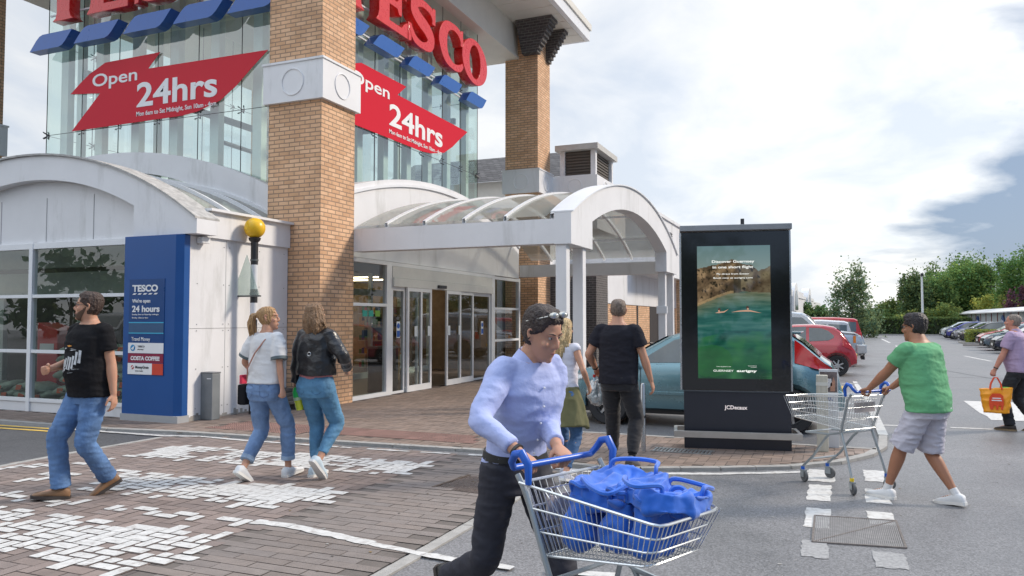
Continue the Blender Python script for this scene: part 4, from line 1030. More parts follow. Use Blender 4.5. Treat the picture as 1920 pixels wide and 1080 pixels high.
# ================================================================== advertising unit
def kiosk():
    e_ = empty('advertising_unit', (-1.66, 9.27, .0), R(10.7), label='tall black digital advertising unit with a glowing poster, standing on the brick island', cat='advertising unit')
    W, D = 1.235, .26
    BLK = mat('gloss_black_panel', (.008, .008, .009), .12, var=.0, coat=.5); CH = mat('charcoal_panel', (.022, .024, .034), .35, var=.05)
    MB().box(0, W, 0, D, .72, 2.60).build('screen_housing', BLK, e_, bevel=.006)
    MB().box(W, W + .02, .02, D - .02, .72, 2.60).build('edge_trim', STEEL, e_); MB().box(-.02, 0, .02, D - .02, .72, 2.60).build('edge_trim', STEEL, e_)
    MB().prism([(-.015, 2.612), (W + .03, 2.612), (W + .03, 2.68), (-.015, 2.68)], 'y', -.03, D + .03).build('crown', mat('grey_crown', (.28, .29, .30), .35, metal=.5), e_, bevel=.006)
    mb = MB().box(.02, W - .0, .03, D - .03, .03, .70); b = mb.build('base', CH, e_, bevel=.004)
    MB().box(.02, W - .02, .05, D - .05, .70, .72).build('shadow_gap', mat('steel_gap', (.25, .27, .3), .4, metal=.6), b)
    br = MB().box(-.10, W + .10, -.11, -.07, .175, .25).box(-.10, W + .10, D + .07, D + .11, .175, .25).box(-.10, -.06, -.07, D + .07, .175, .25).box(W + .06, W + .10, -.07, D + .07, .175, .25)
    br.build('bumper_rail', mat('satin_rail', (.50, .48, .45), .33, metal=.75, var=.08), e_, bevel=.003)
    MB().box(.70, .74, .08, .12, 2.68, 2.76).build('sensor', DARKFIT, e_)
    text('lettering', 'JCDecaux', .062, mat('print_white', (.8, .74, .72), .5, emit=((1, .85, .8), .25), var=0), (.49, -.001 + .03, .50), '-y', e_, bold=.0012)
    # ---- the poster: one flat picture on the screen
    nu, nv = 110, 200; x0, x1, z0, z1 = .186, 1.02, .86, 2.43
    V = []; F = []; C = []
    def fb(x, y, s, o=4):
        t = 0; a = 1; q = 0
        for _ in range(o): t += a * noise.noise(Vector((x * s, y * s, 3.3))); q += a; a *= .55; s *= 2.1
        return t / q
    def L3(a, b, t): t = max(0, min(1, t)); return tuple(a[i] + (b[i] - a[i]) * t for i in range(3))
    def pw(xs, ys, x): return float(np.interp(x, xs, ys))
    for j in range(nv + 1):
        for i in range(nu + 1): V.append((x0 + (x1 - x0) * i / nu, -.002, z1 + (z0 - z1) * j / nv))
    for j in range(nv):
        for i in range(nu):
            F.append((j * (nu + 1) + i, (j + 1) * (nu + 1) + i, (j + 1) * (nu + 1) + i + 1, j * (nu + 1) + i + 1))
            u, v = (i + .5) / nu, (j + .5) / nv; asp = v * 1.88
            top = pw([0, .08, .2, .32, .48, .6, .76, .84, .92, 1], [.17, .165, .15, .135, .10, .135, .15, .195, .175, .155], u) + .012 * fb(u, 1.3, 14)
            wl_ = pw([0, .2, .42, .56, .62, 1], [.455, .41, .365, .355, .345, .358], u) + .004 * fb(u, 2, 9)
            if v < top: c = L3((96, 122, 124), (122, 140, 136), v / .18)
            elif v < wl_:
                r_ = fb(u + .3 * asp, asp, 7, 5); cr = fb(u * 1.5 - asp * .6, asp * 1.2, 16, 3)
                base = (152, 128, 98) if u < .56 else (118, 108, 86)
                c = L3(base, (72, 60, 48), .5 - r_ * 1.7)
                if cr > .16: c = L3(c, (44, 40, 34), (cr - .16) * 6)
                if .5 < u < .6 and v > .25: c = L3(c, (50, 48, 42), .6)
                if v > wl_ - .02 and u < .5: c = L3(c, (176, 152, 112), .6)
            else:
                w = (v - wl_) / (1 - wl_); rp_ = fb(u * .8, asp * 6, 3, 4)
                c = L3((104, 106, 84), (58, 104, 98), w * 5); c = L3(c, (40, 92, 84), (w - .2) * 3); c = L3(c, (28, 84, 56), (w - .45) * 3); c = L3(c, (20, 58, 36), (w - .82) * 4)
                c = L3(c, (130, 146, 136), rp_ * 1.1 * (1 - w)); c = L3(c, (18, 60, 58), -rp_ * 1.2)
                if w > .45:
                    g_ = fb(u + 5, asp, 3.2, 3); c = L3(c, (52, 108, 66), g_ * 1.9); c = L3(c, (10, 40, 38), -g_ * 1.6)
                    if math.hypot((u - .18) / .30, (v - .87) / .12) < 1 + .15 * fb(u, v, 8): c = L3(c, (38, 96, 48), .6)
            C.append(tuple((k / 255) ** 2.2 for k in c))
    m = bpy.data.materials.new('lit_screen'); m.use_nodes = True; nt, ln = m.node_tree.nodes, m.node_tree.links; nt.clear()
    o = N(nt, 'ShaderNodeOutputMaterial'); em = N(nt, 'ShaderNodeEmission'); at = N(nt, 'ShaderNodeAttribute'); at.attribute_name = 'col'; em.inputs[1].default_value = .62
    gg = N(nt, 'ShaderNodeBsdfGlossy'); gg.inputs['Roughness'].default_value = .03; gg.inputs['Color'].default_value = (.06, .06, .06, 1); ad = N(nt, 'ShaderNodeAddShader')
    ln.new(at.outputs[0], em.inputs[0]); ln.new(em.outputs[0], ad.inputs[0]); ln.new(gg.outputs[0], ad.inputs[1]); ln.new(ad.outputs[0], o.inputs[0])
    mb = MB(); mb.v = V; mb.f = F; mb.m = [0] * len(F); sc_ = mb.build('screen', m, e_, fix=False, cols=C)
    em_ = mat('lit_print', (0, 0, 0), .5, var=0, emit=((.95, .97, .93), .72)); sw = mat('lit_skin', (0, 0, 0), .5, var=0, emit=((.52, .30, .20), .7)); hr = mat('lit_hair', (0, 0, 0), .5, var=0, emit=((.05, .025, .015), .7))
    def U(u): return x0 + (x1 - x0) * u
    def Vv(v): return z1 + (z0 - z1) * v
    for b, u0, u1, v, h_, bd in (('Discover Guernsey', .205, .785, .128, .034, .012), ('in one short flight', .215, .77, .170, .034, .012), ('Fly direct from Exeter', .27, .715, .218, .021, .006), ('Book now at aurigny.com', .225, .76, .248, .021, .006),
                                ('THE ISLANDS OF', .25, .45, .913, .010, 0), ('GUERNSEY', .21, .485, .948, .026, .004), ('aurigny', .53, .80, .948, .030, .03), ('THE DIRECT', .68, .80, .905, .008, 0), ('FLIGHT', .72, .80, .915, .008, 0)):
        fit_text('lettering', b, U(u0), U(u1), Vv(v), h_ * .9, em_, -.004, '-y', sc_, bd, .0005)
    for (u, v, k) in ((.30, .49, 0), (.685, .475, 1)):
        mb = MB()
        mb.prism([(U(u) + .016 * math.cos(a), Vv(v - .008) + .020 * math.sin(a)) for a in np.arange(0, 2 * PI, .5)], 'y', -.0035, -.003); mb.build('swimmer_hair', hr, sc_)
        if k == 0: P = [(U(.24), Vv(.507)), (U(.3), Vv(.497)), (U(.36), Vv(.495)), (U(.43), Vv(.478)), (U(.37), Vv(.503)), (U(.3), Vv(.508))]
        else: P = [(U(.46), Vv(.502)), (U(.56), Vv(.490)), (U(.66), Vv(.485)), (U(.72), Vv(.486)), (U(.88), Vv(.509)), (U(.72), Vv(.497)), (U(.6), Vv(.497))]
        MB().prism(P, 'y', -.0045, -.004).build('swimmer_arms', sw, sc_)
        MB().prism([(U(u) + .010 * math.cos(a) + (.004 if k else -.004), Vv(v + .002) + .011 * math.sin(a)) for a in np.arange(0, 2 * PI, .5)], 'y', -.0055, -.005).build('swimmer_face', sw, sc_)
kiosk()
# ================================================================== beacon, bollards
def beacon():
    e_ = empty('crossing_beacon', (-8.68, 9.92, .03), label='striped black and white crossing pole with a yellow globe beside the brick pillar', cat='beacon')
    BK = mat('pole_black', (.02, .02, .022), .4); WH = mat('pole_white', (.70, .71, .72), .4, var=.05)
    edges = [0, .3, .62, .93, 1.24, 1.53, 1.80, 2.02, 2.42, 2.80]; bm_, wm_ = MB(), MB()
    for i, (a, b) in enumerate(zip(edges[:-1], edges[1:])):
        (bm_ if i % 2 == 0 else wm_).lathe([(.058, a), (.058, b)], n=20)
    smoothobj(bm_.build('pole_dark_bands', BK, e_)); smoothobj(wm_.build('pole_white_bands', WH, e_))
    smoothobj(MB().lathe([(.05, 2.78), (.09, 2.82), (.10, 2.86), (.06, 2.87)], n=20).build('lamp_holder', BK, e_))
    smoothobj(MB().sphere((0, 0, 3.02), .168, 28, 18).build('globe', mat('amber_globe', (.80, .48, .02), .3, var=.1, vscale=14, spec=.4, sss=.1), e_))
    pl = glass('clear_shield', (.86, .92, .90), .8, f0=.05, dens=.16, dcol=(.5, .6, .57))
    MB().prism([(-.36, 1.92), (.18, 1.92), (-.08, 2.58)], 'y', -.09, -.075).build('triangle_plate', pl, e_)
    mb = MB().box(-.38, .20, -.10, -.06, 1.895, 1.92)
    for z in (1.93, 2.48): mb.lathe([(.066, z), (.066, z + .03)], n=18)
    mb.build('bracket', mat('dark_bracket', (.12, .13, .13), .5, metal=.4), e_)
beacon()
gb = empty('post', (-8.83, 9.15, .03), label='short grey rectangular metal bollard against the white side wall', cat='bollard')
MB().box(-.125, .125, -.085, .085, 0, .70).build('body', mat('bollard_grey', (.22, .24, .25), .5, metal=.3, var=.12, dirt=((.35, .34, .33), .5, 8, .55)), gb, bevel=.012)
MB().box(-.13, .13, -.09, .09, .70, .725).build('cap', mat('bollard_cap', (.16, .17, .18), .5), gb, bevel=.006); MB().box(.02, .10, -.088, -.084, .62, .635).build('mark', LOGOW, gb)
tb = empty('post', (-2.05, 8.9, .03), label='thin stainless steel bollard standing beside the man in the black shirt', cat='bollard')
smoothobj(MB().lathe([(.028, 0), (.028, .76), (.02, .78), (.002, .785)], n=16).build('body', STEEL, tb)); smoothobj(MB().lathe([(.032, .38), (.032, .41)], n=16).build('ring', DARKFIT, tb))
wb = empty('post', (-.12, 9.68, .03), label='cream square wooden bollard at the right end of the brick island', cat='bollard')
MB().box(-.062, .062, -.062, .062, 0, .88).build('body', mat('cream_wood', (.46, .44, .37), .7, var=.12, vscale=5, stretch=(8, 8, .6)), wb, bevel=.008); MB().box(-.064, .064, -.066, -.062, .76, .80).build('band', mat('pale_band', (.55, .55, .5), .5), wb)
nb = empty('notice_board', (-.05, 10.0, .03), label='narrow white notice board with a small picture behind the cream bollard', cat='sign')
MB().box(-.105, .105, -.02, .02, .0, .93).build('board', mat('board_white', (.66, .68, .71), .4, var=.04), nb, bevel=.004)
pc = MB().box(-.095, .095, -.024, -.0205, .66, .90).build('picture', mat('picture_grey', (.16, .13, .13), .5, var=.6, vscale=16), nb)
mb = MB(); mb.prism([(.02, .67), (.07, .67), (.075, .78), (.055, .84), (.045, .79), (.02, .76)], 'y', -.028, -.0245); mb.build('printed_hand', mat('print_skin', (.45, .24, .17), .5), pc)
mb = MB(); mb.prism([(-.08, .76), (-.03, .82), (.03, .82), (.04, .74), (-.02, .70)], 'y', -.028, -.0245); mb.build('printed_card', mat('print_pale', (.6, .6, .62), .5), pc)
text('lettering', '110.', .075, mat('ink_blue', (.03, .08, .3), .5), (-.085, -.024, .56), '-y', nb, bold=.001)
# stone step against the pillar foot
sp = MB().box(-9.35, -8.02, 10.72, 11.06, .03, .13); tag(sp.build('stone_step', mat('dark_stone', (.11, .10, .09), .85, var=.25, bump=.4), bevel=.015), 'low dark stone step at the foot of the near brick pillar', 'step')
stk = empty('slab_stack', (-8.85, 10.85, .13), label='stepped pile of dark slabs between the white side wall and the near brick pillar', cat='slabs')
for i in range(4): MB().box(-.08, .42 - i * .085, -.3 + i * .05, .18, i * .06, i * .06 + .052).build('slab', mat('dark_stone', (.11, .10, .09), .85), stk, bevel=.008)
# ================================================================== shopping trolleys
WIRE = mat('zinc_wire', (.62, .65, .66), .28, metal=.85, var=.08); TUBE = mat('grey_steel_tube', (.36, .40, .42), .32, metal=.65, var=.08)
HB = mat('handle_blue', (.012, .10, .48), .35, var=.05); RUB = mat('castor_rubber', (.10, .105, .11), .6, var=.15); YP = mat('castor_yellow', (.7, .5, .02), .5)
def trolley(loc, rz, sc_, label, steer=(.4, -.5, .2, -.3), Lr=.92, br=.62, bf=.68):
    e_ = empty('shopping_trolley', loc, rz, label=label, cat='shopping trolley', scale=sc_)
    zr, zf = .97, .90; wr, wf = .275, .205; wbr, wbf = .225, .165; Lb0, Lb1 = .10, Lr - .08
    def rim(t, k):     # t 0..1 along, k 0 bottom .. 1 top
        x = (0 + Lr * t) * k + (Lb0 + (Lb1 - Lb0) * t) * (1 - k)
        w = (wr + (wf - wr) * t) * k + (wbr + (wbf - wbr) * t) * (1 - k)
        z = (zr + (zf - zr) * t) * k + (br + (bf - br) * t) * (1 - k); return x, w, z
    mb = MB()
    for k, r_ in ((1, .0065), (.66, .0045), (.33, .0045), (0, .0055)):
        A = rim(0, k); B = rim(.94, k); Cc = rim(1, k)
        P = [(A[0], -A[1], A[2]), (B[0], -B[1], B[2]), (Cc[0] - .01, -Cc[1] + .015, Cc[2]), (Cc[0], -Cc[1] + .05, Cc[2]), (Cc[0], Cc[1] - .05, Cc[2]), (Cc[0] - .01, Cc[1] - .015, Cc[2]), (B[0], B[1], B[2]), (A[0], A[1], A[2])]
        mb.tube(P, r_, 6)
        mb.tube([(A[0], -A[1], A[2]), (A[0], A[1], A[2])], r_, 6)
    n = 26
    for i in range(n + 1):
        a, b = rim(i / n, 0), rim(i / n, 1)
        for s in (-1, 1): mb.tube([(a[0], s * a[1], a[2]), (b[0], s * b[1], b[2])], .0020, 4)
        mb.tube([(a[0], -a[1], a[2]), (a[0], a[1], a[2])], .0020, 4)
    for i in range(1, 14):
        f = -1 + 2 * i / 14; a, b = rim(1, 0), rim(1, 1); c, d = rim(0, 0), rim(0, 1)
        mb.tube([(a[0], f * a[1], a[2]), (b[0], f * b[1], b[2])], .0020, 4); mb.tube([(c[0], f * c[1], c[2]), (d[0], f * d[1], d[2])], .0020, 4)
        if i % 2: mb.tube([(c[0], f * c[1], c[2]), (a[0], f * a[1], a[2])], .0028, 4)
    smoothobj(mb.build('wire_basket', WIRE, e_, fix=False))
    mb = MB()      # child seat flap
    for i in range(9):
        y = -.16 + .04 * i; mb.tube([(.03, y, .93), (.16, y, .80), (.17, y, .70)], .0026, 4)
    mb.tube([(.03, -.17, .93), (.03, .17, .93)], .004, 5); mb.tube([(.17, -.17, .70), (.17, .17, .70)], .004, 5); smoothobj(mb.build('seat_flap', WIRE, e_, fix=False))
    MB().box(.035, .045, -.15, .15, .80, .90).build('seat_panel', mat('seat_panel_grey', (.42, .38, .39), .5, var=.1), e_)
    q_ = Lr / .92; mb = MB()
    for s in (-1, 1):
        mb.tube([(-.02, s * .265, 1.0), (.03, s * .262, .93), (.12, s * .24, .66), (.14, s * .23, .59), (.30 * q_, s * .22, .555), (.62 * q_, s * .20, .54)], .0125, 8)
        mb.tube([(.14, s * .23, .59), (.06, s * .245, .35), (.00, s * .26, .15)], .0125, 8)
        mb.tube([(.30 * q_, s * .22, .555), (.36 * q_, s * .215, .50), (.52 * q_, s * .205, .30), (.68 * q_, s * .19, .16)], .0135, 8)
    mb.tube([(.56 * q_, -.20, .26), (.56 * q_, .20, .26)], .010, 8); mb.tube([(.14, -.23, .59), (.14, .23, .59)], .010, 8); mb.tube([(.62 * q_, -.2, .54), (.62 * q_, .2, .54)], .010, 8)
    smoothobj(mb.build('frame', TUBE, e_, fix=False))
    mb = MB().tube([(-.06, -.25, 1.02), (-.06, .25, 1.02)], .0145, 12)
    for s in (-1, 1): mb.tube([(-.06, s * .25, 1.02), (-.045, s * .275, 1.05), (-.02, s * .28, 1.085), (.02, s * .28, 1.095), (.055, s * .275, 1.05), (.05, s * .27, .97)], [.0145, .016, .018, .020, .018, .014], 10)
    smoothobj(mb.build('handle', HB, e_, fix=False))
    for (x, y), st_, cc in zip(((.0, -.26), (.0, .26), (.68 * q_, -.19), (.68 * q_, .19)), steer, (HB, YP, HB, HB)):
        w = empty('castor', (x, y, 0), st_); w.parent = e_
        for s in (-1, 1): pass
        smoothobj(MB().lathe([(.035, -.013), (.055, -.014), (.060, -.008), (.060, .008), (.055, .014), (.035, .013)], (-.03, 0, .060), 24, 'y').build('wheel', RUB, w), .8)
        mb = MB().box(-.045, .015, -.022, -.016, .05, .12).box(-.045, .015, .016, .022, .05, .12).box(-.045, .02, -.022, .022, .115, .128); mb.build('fork', TUBE, w)
        smoothobj(MB().lathe([(.02, .125), (.02, .16)], n=14).build('collar', cc, w))
    return e_
CART_E = trolley((.29, 7.72, 0), R(140), .89, 'empty silver shopping trolley pushed by the man in the green shirt')
CART = trolley((-1.04, 3.06, 0), R(-24), .94, 'silver shopping trolley full of blue bags nearest the camera', Lr=.66, br=.68, bf=.73)
# ---- blue bags
def remesh(o, vox, smooth=2, keep=True):
    md = o.modifiers.new('r', 'REMESH'); md.mode = 'VOXEL'; md.voxel_size = vox; md.use_smooth_shade = True
    if smooth: sm = o.modifiers.new('s', 'SMOOTH'); sm.factor = .5; sm.iterations = smooth
    me = mesh_of(o); o.modifiers.clear(); old = o.data; mats_ = list(old.materials); o.data = me
    me.materials.clear()
    for m_ in mats_: me.materials.append(m_)
    me.polygons.foreach_set('use_smooth', [True] * len(me.polygons)); return o
def crumple(o, amp, scale, seed=0, dirs=(1, 1, 1), ridged=True):
    me = o.data; n = len(me.vertices); co = np.empty(n * 3); me.vertices.foreach_get('co', co); co = co.reshape(-1, 3)
    no = np.empty(n * 3); me.vertices.foreach_get('normal', no); no = no.reshape(-1, 3)
    d = np.empty(n); 
    for i in range(n):
        p = Vector(co[i]); q = Vector((p.x * dirs[0], p.y * dirs[1], p.z * dirs[2])) * scale + Vector((seed, seed * .7, 0))
        v = noise.noise(q); v = (1 - abs(v) * 2.6) if ridged else v * 1.6; d[i] = v + .5 * noise.noise(q * 2.3)
    co += no * (amp * (d - d.mean()))[:, None]; me.vertices.foreach_set('co', co.ravel()); me.update(); return o
BLUEBAG = mat('bag_blue', (.010, .12, .56), .62, var=.18, vscale=7, sheen=.3); BAGPALE = mat('bag_print_pale', (.35, .5, .75), .5, var=.4, vscale=12)
def bag(loc, rz, w, d, h, seed, label, tilt=0, droop=.5):
    e_ = empty('carrier_bag', loc, rz, label=label, cat='bag', group='blue bags in the trolley'); e_.rotation_euler = (tilt, 0, rz)
    mb = MB(); n = 28; rr = []
    for i, f in enumerate((0, .06, .3, .6, .85, 1.0, 1.04)):
        k = 1 - .10 * f; ring = []; s = (.86 if i == 0 else 1) * k
        if i == 6: s *= .55
        for j in range(n):
            a = 2 * PI * j / n; ca, sa = math.cos(a), math.sin(a)
            ring.append((w / 2 * s * math.copysign(abs(ca) ** .5, ca), d / 2 * s * math.copysign(abs(sa) ** .5, sa), h * f - (.03 if i == 6 else 0)))
        rr.append(ring)
    mb.rings(rr); o = mb.build('bag_body', BLUEBAG, e_); remesh(o, .008, 1); crumple(o, .024, 4.5, seed, (1, 1.5, .7)); crumple(o, .010, 11, seed + 3, (1.3, .8, .8)); crumple(o, .0025, 34, seed + 5, (1, 1, 1), False); o.data.polygons.foreach_set('use_smooth', [True] * len(o.data.polygons))
    for s in (-1, 1):
        hb = MB(); K = [(-w * .28, s * d * .34, h - .02), (-w * .27, s * d * .40, h + .025), (-w * .08, s * (d * .34 + .07 * droop), h + .045 - .02 * droop), (w * .16, s * (d * .3 + .10 * droop), h + .035 - .02 * droop), (w * .27, s * d * .38, h + .02), (w * .27, s * d * .34, h - .02)]
        P = []
        for i in range(len(K) - 1):
            p0, p1, p2, p3 = (Vector(K[max(i - 1, 0)]), Vector(K[i]), Vector(K[i + 1]), Vector(K[min(i + 2, len(K) - 1)]))
            for q in range(5): t = q / 5; P.append(.5 * (2 * p1 + (p2 - p0) * t + (2 * p0 - 5 * p1 + 4 * p2 - p3) * t * t + (3 * p1 - p0 - 3 * p2 + p3) * t ** 3))
        P.append(Vector(K[-1])); hb.tube(P, .009, 6); smoothobj(hb.build('handle', BLUEBAG, e_, fix=False))
    return e_
def incart(x, y, z):   # point in the cart's frame
    v = Matrix.Rotation(CART.rotation_euler.z, 4, 'Z') @ (Vector((x * .77, y, z)) * .94); return (CART.location.x + v.x, CART.location.y + v.y, v.z)
cz = CART.rotation_euler.z
bag(incart(.28, 0.0, .735), cz, .15, .34, .20, 1, 'blue bag at the handle end of the full trolley, lowest of the pile')
bag(incart(.50, .01, .745), cz + .05, .14, .31, .19, 2, 'blue bag in the middle of the full trolley')
bag(incart(.68, -.01, .755), cz - .06, .11, .26, .17, 3, 'blue bag at the front end of the full trolley')
bag(incart(.38, .04, .90), cz + .2, .36, .32, .085, 4, 'blue bag lying crumpled on top at the back of the pile in the trolley', tilt=.12, droop=1.2)
bag(incart(.66, .03, .90), cz - .1, .30, .33, .075, 5, 'blue bag slumped over the front rim of the full trolley', tilt=-.15, droop=1.2)
# ================================================================== bicycle with a wire basket
def bicycle(loc, rz):
    e_ = empty('bicycle', loc, rz, label='parked bicycle with a wire basket on its handlebars under the canopy', cat='bicycle')
    BKM = mat('bike_black', (.02, .02, .025), .35, metal=.2)
    for x in (0, 1.05):
        w = smoothobj(MB().tube([(x + .33 * math.cos(a), 0, .35 + .33 * math.sin(a)) for a in np.linspace(0, 2 * PI, 33)[:-1]], .018, 6, closed=True).build('wheel', RUB, e_, fix=False))
        mb = MB()
        for a in np.linspace(0, 2 * PI, 17)[:-1]: mb.tube([(x, 0, .35), (x + .32 * math.cos(a), 0, .35 + .32 * math.sin(a))], .002, 4)
        mb.build('spokes', WIRE, w)
    mb = MB()
    for a, b in [((0, 0, .35), (.45, 0, .33)), ((.45, 0, .33), (.36, 0, .85)), ((0, 0, .35), (.36, 0, .78)), ((.45, 0, .33), (.9, 0, .72)), ((.37, 0, .78), (.9, 0, .80)), ((.86, 0, .95), (1.05, 0, .35))]: mb.tube([a, b], .016, 8)
    smoothobj(mb.build('frame', BKM, e_, fix=False))
    smoothobj(MB().tube([(.68, -.28, 1.0), (.80, -.22, 1.03), (.86, 0, 1.0), (.80, .22, 1.03), (.68, .28, 1.0)], .014, 8).build('handlebar', BKM, e_, fix=False))
    smoothobj(MB().sphere((.34, 0, .88), (.13, .07, .035), 14, 8).build('saddle', BKM, e_)); mb = MB()
    for z in (.80, .88, .96, 1.04):
        g = (z - .8) * .25; mb.tube([(.93 - g, -.15 - g, z), (1.2 + g, -.15 - g, z), (1.2 + g, .15 + g, z), (.93 - g, .15 + g, z)], .004, 4, closed=True)
    for i in range(8):
        f = i / 7
        for s in (-1, 1): mb.tube([(.93 + .27 * f, s * .15, .80), (.87 + .39 * f, s * .21, 1.04)], .003, 4)
        mb.tube([(1.2, -.15 + .3 * f, .8), (1.26, -.21 + .42 * f, 1.04)], .003, 4)
    mb.build('basket', WIRE, e_)
bicycle((-4.3, 16.9, .03), R(-20))
# ================================================================== cars
CG = mat('car_glass', (.07, .09, .095), .05, var=.25, vscale=2.5, spec=1., coat=1., metal=.25); TYRE = mat('tyre', (.025, .025, .027), .8, var=.1); RIM = mat('alloy', (.48, .49, .50), .3, metal=.85, var=.05)
BLK2 = mat('black_plastic', (.02, .02, .022), .5); LRED = mat('tail_lamp_red', (.55, .012, .012), .15, var=.05, coat=.6); LCLR = mat('headlamp', (.55, .58, .6), .08, metal=.6, coat=.6, var=.2, vscale=20)
LAMB = mat('indicator_amber', (.75, .22, .02), .2); PLY = mat('plate_yellow', (.65, .42, .05), .5, var=.05); PLW = mat('plate_white', (.65, .65, .62), .5)
def car_proto(name, prof, belt, W, colr, wheels, wr=.30, glasses=(), rearwin=None, screen=None, zb=.22, gw=.80, tl=None, hl=None, plate='rear', extra=None, rimr=.19, detail=True):
    """prof: rear->front outline of the top (x,z); belt: (x,z) of the waist line"""
    px_, pz_ = zip(*prof); L = px_[-1]; bx, bz = zip(*belt)
    xs = sorted(set(list(np.linspace(0, L, 54)) + list(px_)))
    top = lambda x: float(np.interp(x, px_, pz_)); bel = lambda x: min(float(np.interp(x, bx, bz)), top(x))
    def hw(x):
        e0 = min(1, x / .55); e1 = min(1, (L - x) / .75)
        return W / 2 * (.80 + .20 * math.sin(e0 * PI / 2)) * (.74 + .26 * math.sin(e1 * PI / 2))
    def roofw(x):
        h = top(x) - bel(x); return hw(x) * (1 - (1 - gw) * min(1, max(0, h) / .42))
    def low(x): 
        e0 = max(0, 1 - x / .25); e1 = max(0, 1 - (L - x) / .3); return zb + .10 * max(e0, e1)
    def sect(x):
        w, b, t, r_, l = hw(x), bel(x), top(x), roofw(x), low(x)
        h = t - b
        if h < .05: r_ = w - .10; 
        pts = [(0, l), (w * .80, l), (w - .03, l + .05), (w - .003, l + .16), (w, (l + b) / 2), (w - .008, b - .10), (w - .035, b - .015), (w - .055, b + .01 if h > .05 else b - .004)]
        tr = min(.06, max(.01, h * .3)); pts += [(r_ + .01, t - tr), (r_ - .03, t - tr * .4), (r_ - .10, t - .008), (r_ * .5, t + .004), (0, t + .008)]
        return [(x, y, z) for y, z in pts] + [(x, -y, z) for y, z in pts[-2:0:-1]]
    e_ = empty(name, (0, 0, 0)); mb = MB().rings([sect(x) for x in xs]); body = mb.build('body', colr, e_)
    if detail:
        bo = MB()
        for x in wheels: 
            for s in (-1, 1): bo.lathe([(wr + .055, -.0), (wr + .055, .30)], (x, (W / 2 - .24) if s > 0 else -(W / 2 + .06), wr + .02), 36, 'y')
        cutter = bo.build('cut', colr); md = body.modifiers.new('b', 'BOOLEAN'); md.object = cutter; md.solver = 'EXACT'; md.operation = 'DIFFERENCE'
        try: md.use_self = True
        except Exception: pass
        me = mesh_of(body); body.modifiers.clear(); me.materials.clear(); me.materials.append(colr); body.data = me; bpy.data.objects.remove(cutter)
    smoothobj(body, .55)
    def side(x, z, off=.006):
        w, b, t, r_ = hw(x), bel(x), top(x), roofw(x); tr = min(.06, max(.01, (t - b) * .3))
        if z <= b or t - b < .05: return w + off - (.012 if z > b - .1 else 0) + 0.0
        f = (z - b) / max(.05, t - tr - b); return (w - .055) * (1 - f) + (r_ + .01) * f + off
    def strip_side(nm, lo, hi, m, par, n=18, off=.008):
        x0, x1 = lo[0][0], lo[-1][0]; lx, lz = zip(*lo); hx, hz = zip(*hi)
        for s in (-1, 1):
            mb = MB(); g = []
            for k in range(5):
                g.append([])
                for i in range(n + 1):
                    x = x0 + (x1 - x0) * i / n; a, b = float(np.interp(x, lx, lz)), float(np.interp(x, hx, hz)); b = min(b, top(x) - .03); z = a + (b - a) * k / 4
                    g[-1].append((x, s * side(x, z, off), z))
            mb.rings(g, caps=False, closed=False); smoothobj(mb.build(nm, m, par, fix=False))
    for lo, hi in glasses: strip_side('side_window', lo, hi, CG, e_)
    def across(nm, xa, xb, k0, k1, m, n=10, off=.008, inset=.10):
        g = []
        for i in range(n + 1):
            x = xa + (xb - xa) * i / n; r_ = (roofw(x) - inset); z = top(x) + off + .004
            g.append([(x, r_ * (k0 + (k1 - k0) * j / 8), z) for j in range(9)])
        smoothobj(MB().rings(g, caps=False, closed=False).build(nm, m, e_, fix=False))
    if rearwin: across('rear_window', rearwin[0], rearwin[1], -1, 1, CG)
    if screen: across('windscreen', screen[0], screen[1], -1, 1, CG)
    for lo, hi, m in (tl or []): strip_side('tail_light', lo, hi, m, e_, 8, .012)
    for lo, hi, m in (hl or []): strip_side('headlight', lo, hi, m, e_, 8, .012)
    for x in wheels:
        for s in (-1, 1):
            w = empty('wheel', (x, s * (W / 2 - .11), wr)); w.parent = e_
            smoothobj(MB().lathe([(rimr, -.09), (wr - .02, -.10), (wr, -.07), (wr, .07), (wr - .02, .10), (rimr, .09), (rimr, .05), (rimr - .01, -.05)], n=32, axis='y').build('tyre', TYRE, w), .6)
            mb = MB(); q = s
            mb.lathe([(rimr, .06 * q), (rimr - .02, .075 * q), (rimr - .03, .03 * q)], n=32, axis='y', caps=False); mb.lathe([(.001, .07 * q), (.045, .07 * q), (.05, .03 * q)], n=18, axis='y', caps=False)
            for k in range(7):
                a = 2 * PI * k / 7; c, s2 = math.cos(a), math.sin(a); pr = []
                for rr_, ww in ((.03, .022), (rimr - .012, .016)):
                    pr += [(rr_ * c - ww * s2, q * .068, rr_ * s2 + ww * c), (rr_ * c + ww * s2, q * .068, rr_ * s2 - ww * c)]
                pr2 = [(a_[0], q * .035, a_[2]) for a_ in pr]
                mb.add(pr + pr2, [(0, 1, 3, 2), (4, 6, 7, 5), (0, 2, 6, 4), (1, 5, 7, 3)])
            smoothobj(mb.build('rim', RIM, w), .5)
            MB().lathe([(rimr - .01, 0), (.001, 0)], n=24, axis='y', caps=False).build('brake', BLK2, w)
    # underside, bumpers, mirrors, plates
    MB().box(.25, L - .25, -W / 2 + .14, W / 2 - .14, zb - .04, zb + .10).build('underbody', BLK2, e_)
    zp = .42; xr = -.006
    pl = MB(); w_ = .26
    pl.box(xr - .012, xr + .03, -w_, w_, zp + .06, zp + .17); pl.build('number_plate', PLY, e_); fp = MB().box(L - .03, L + .012, -w_, w_, .36, .47); fp.build('number_plate', PLW, e_)
    gr_ = MB().box(L - .06, L + .006, -W * .26, W * .26, .50, .62).box(L - .10, L + .004, -W * .30, W * .30, .24, .34); gr_.build('grille', BLK2, e_)
    mx = (screen[1] if screen else L * .7) - .18
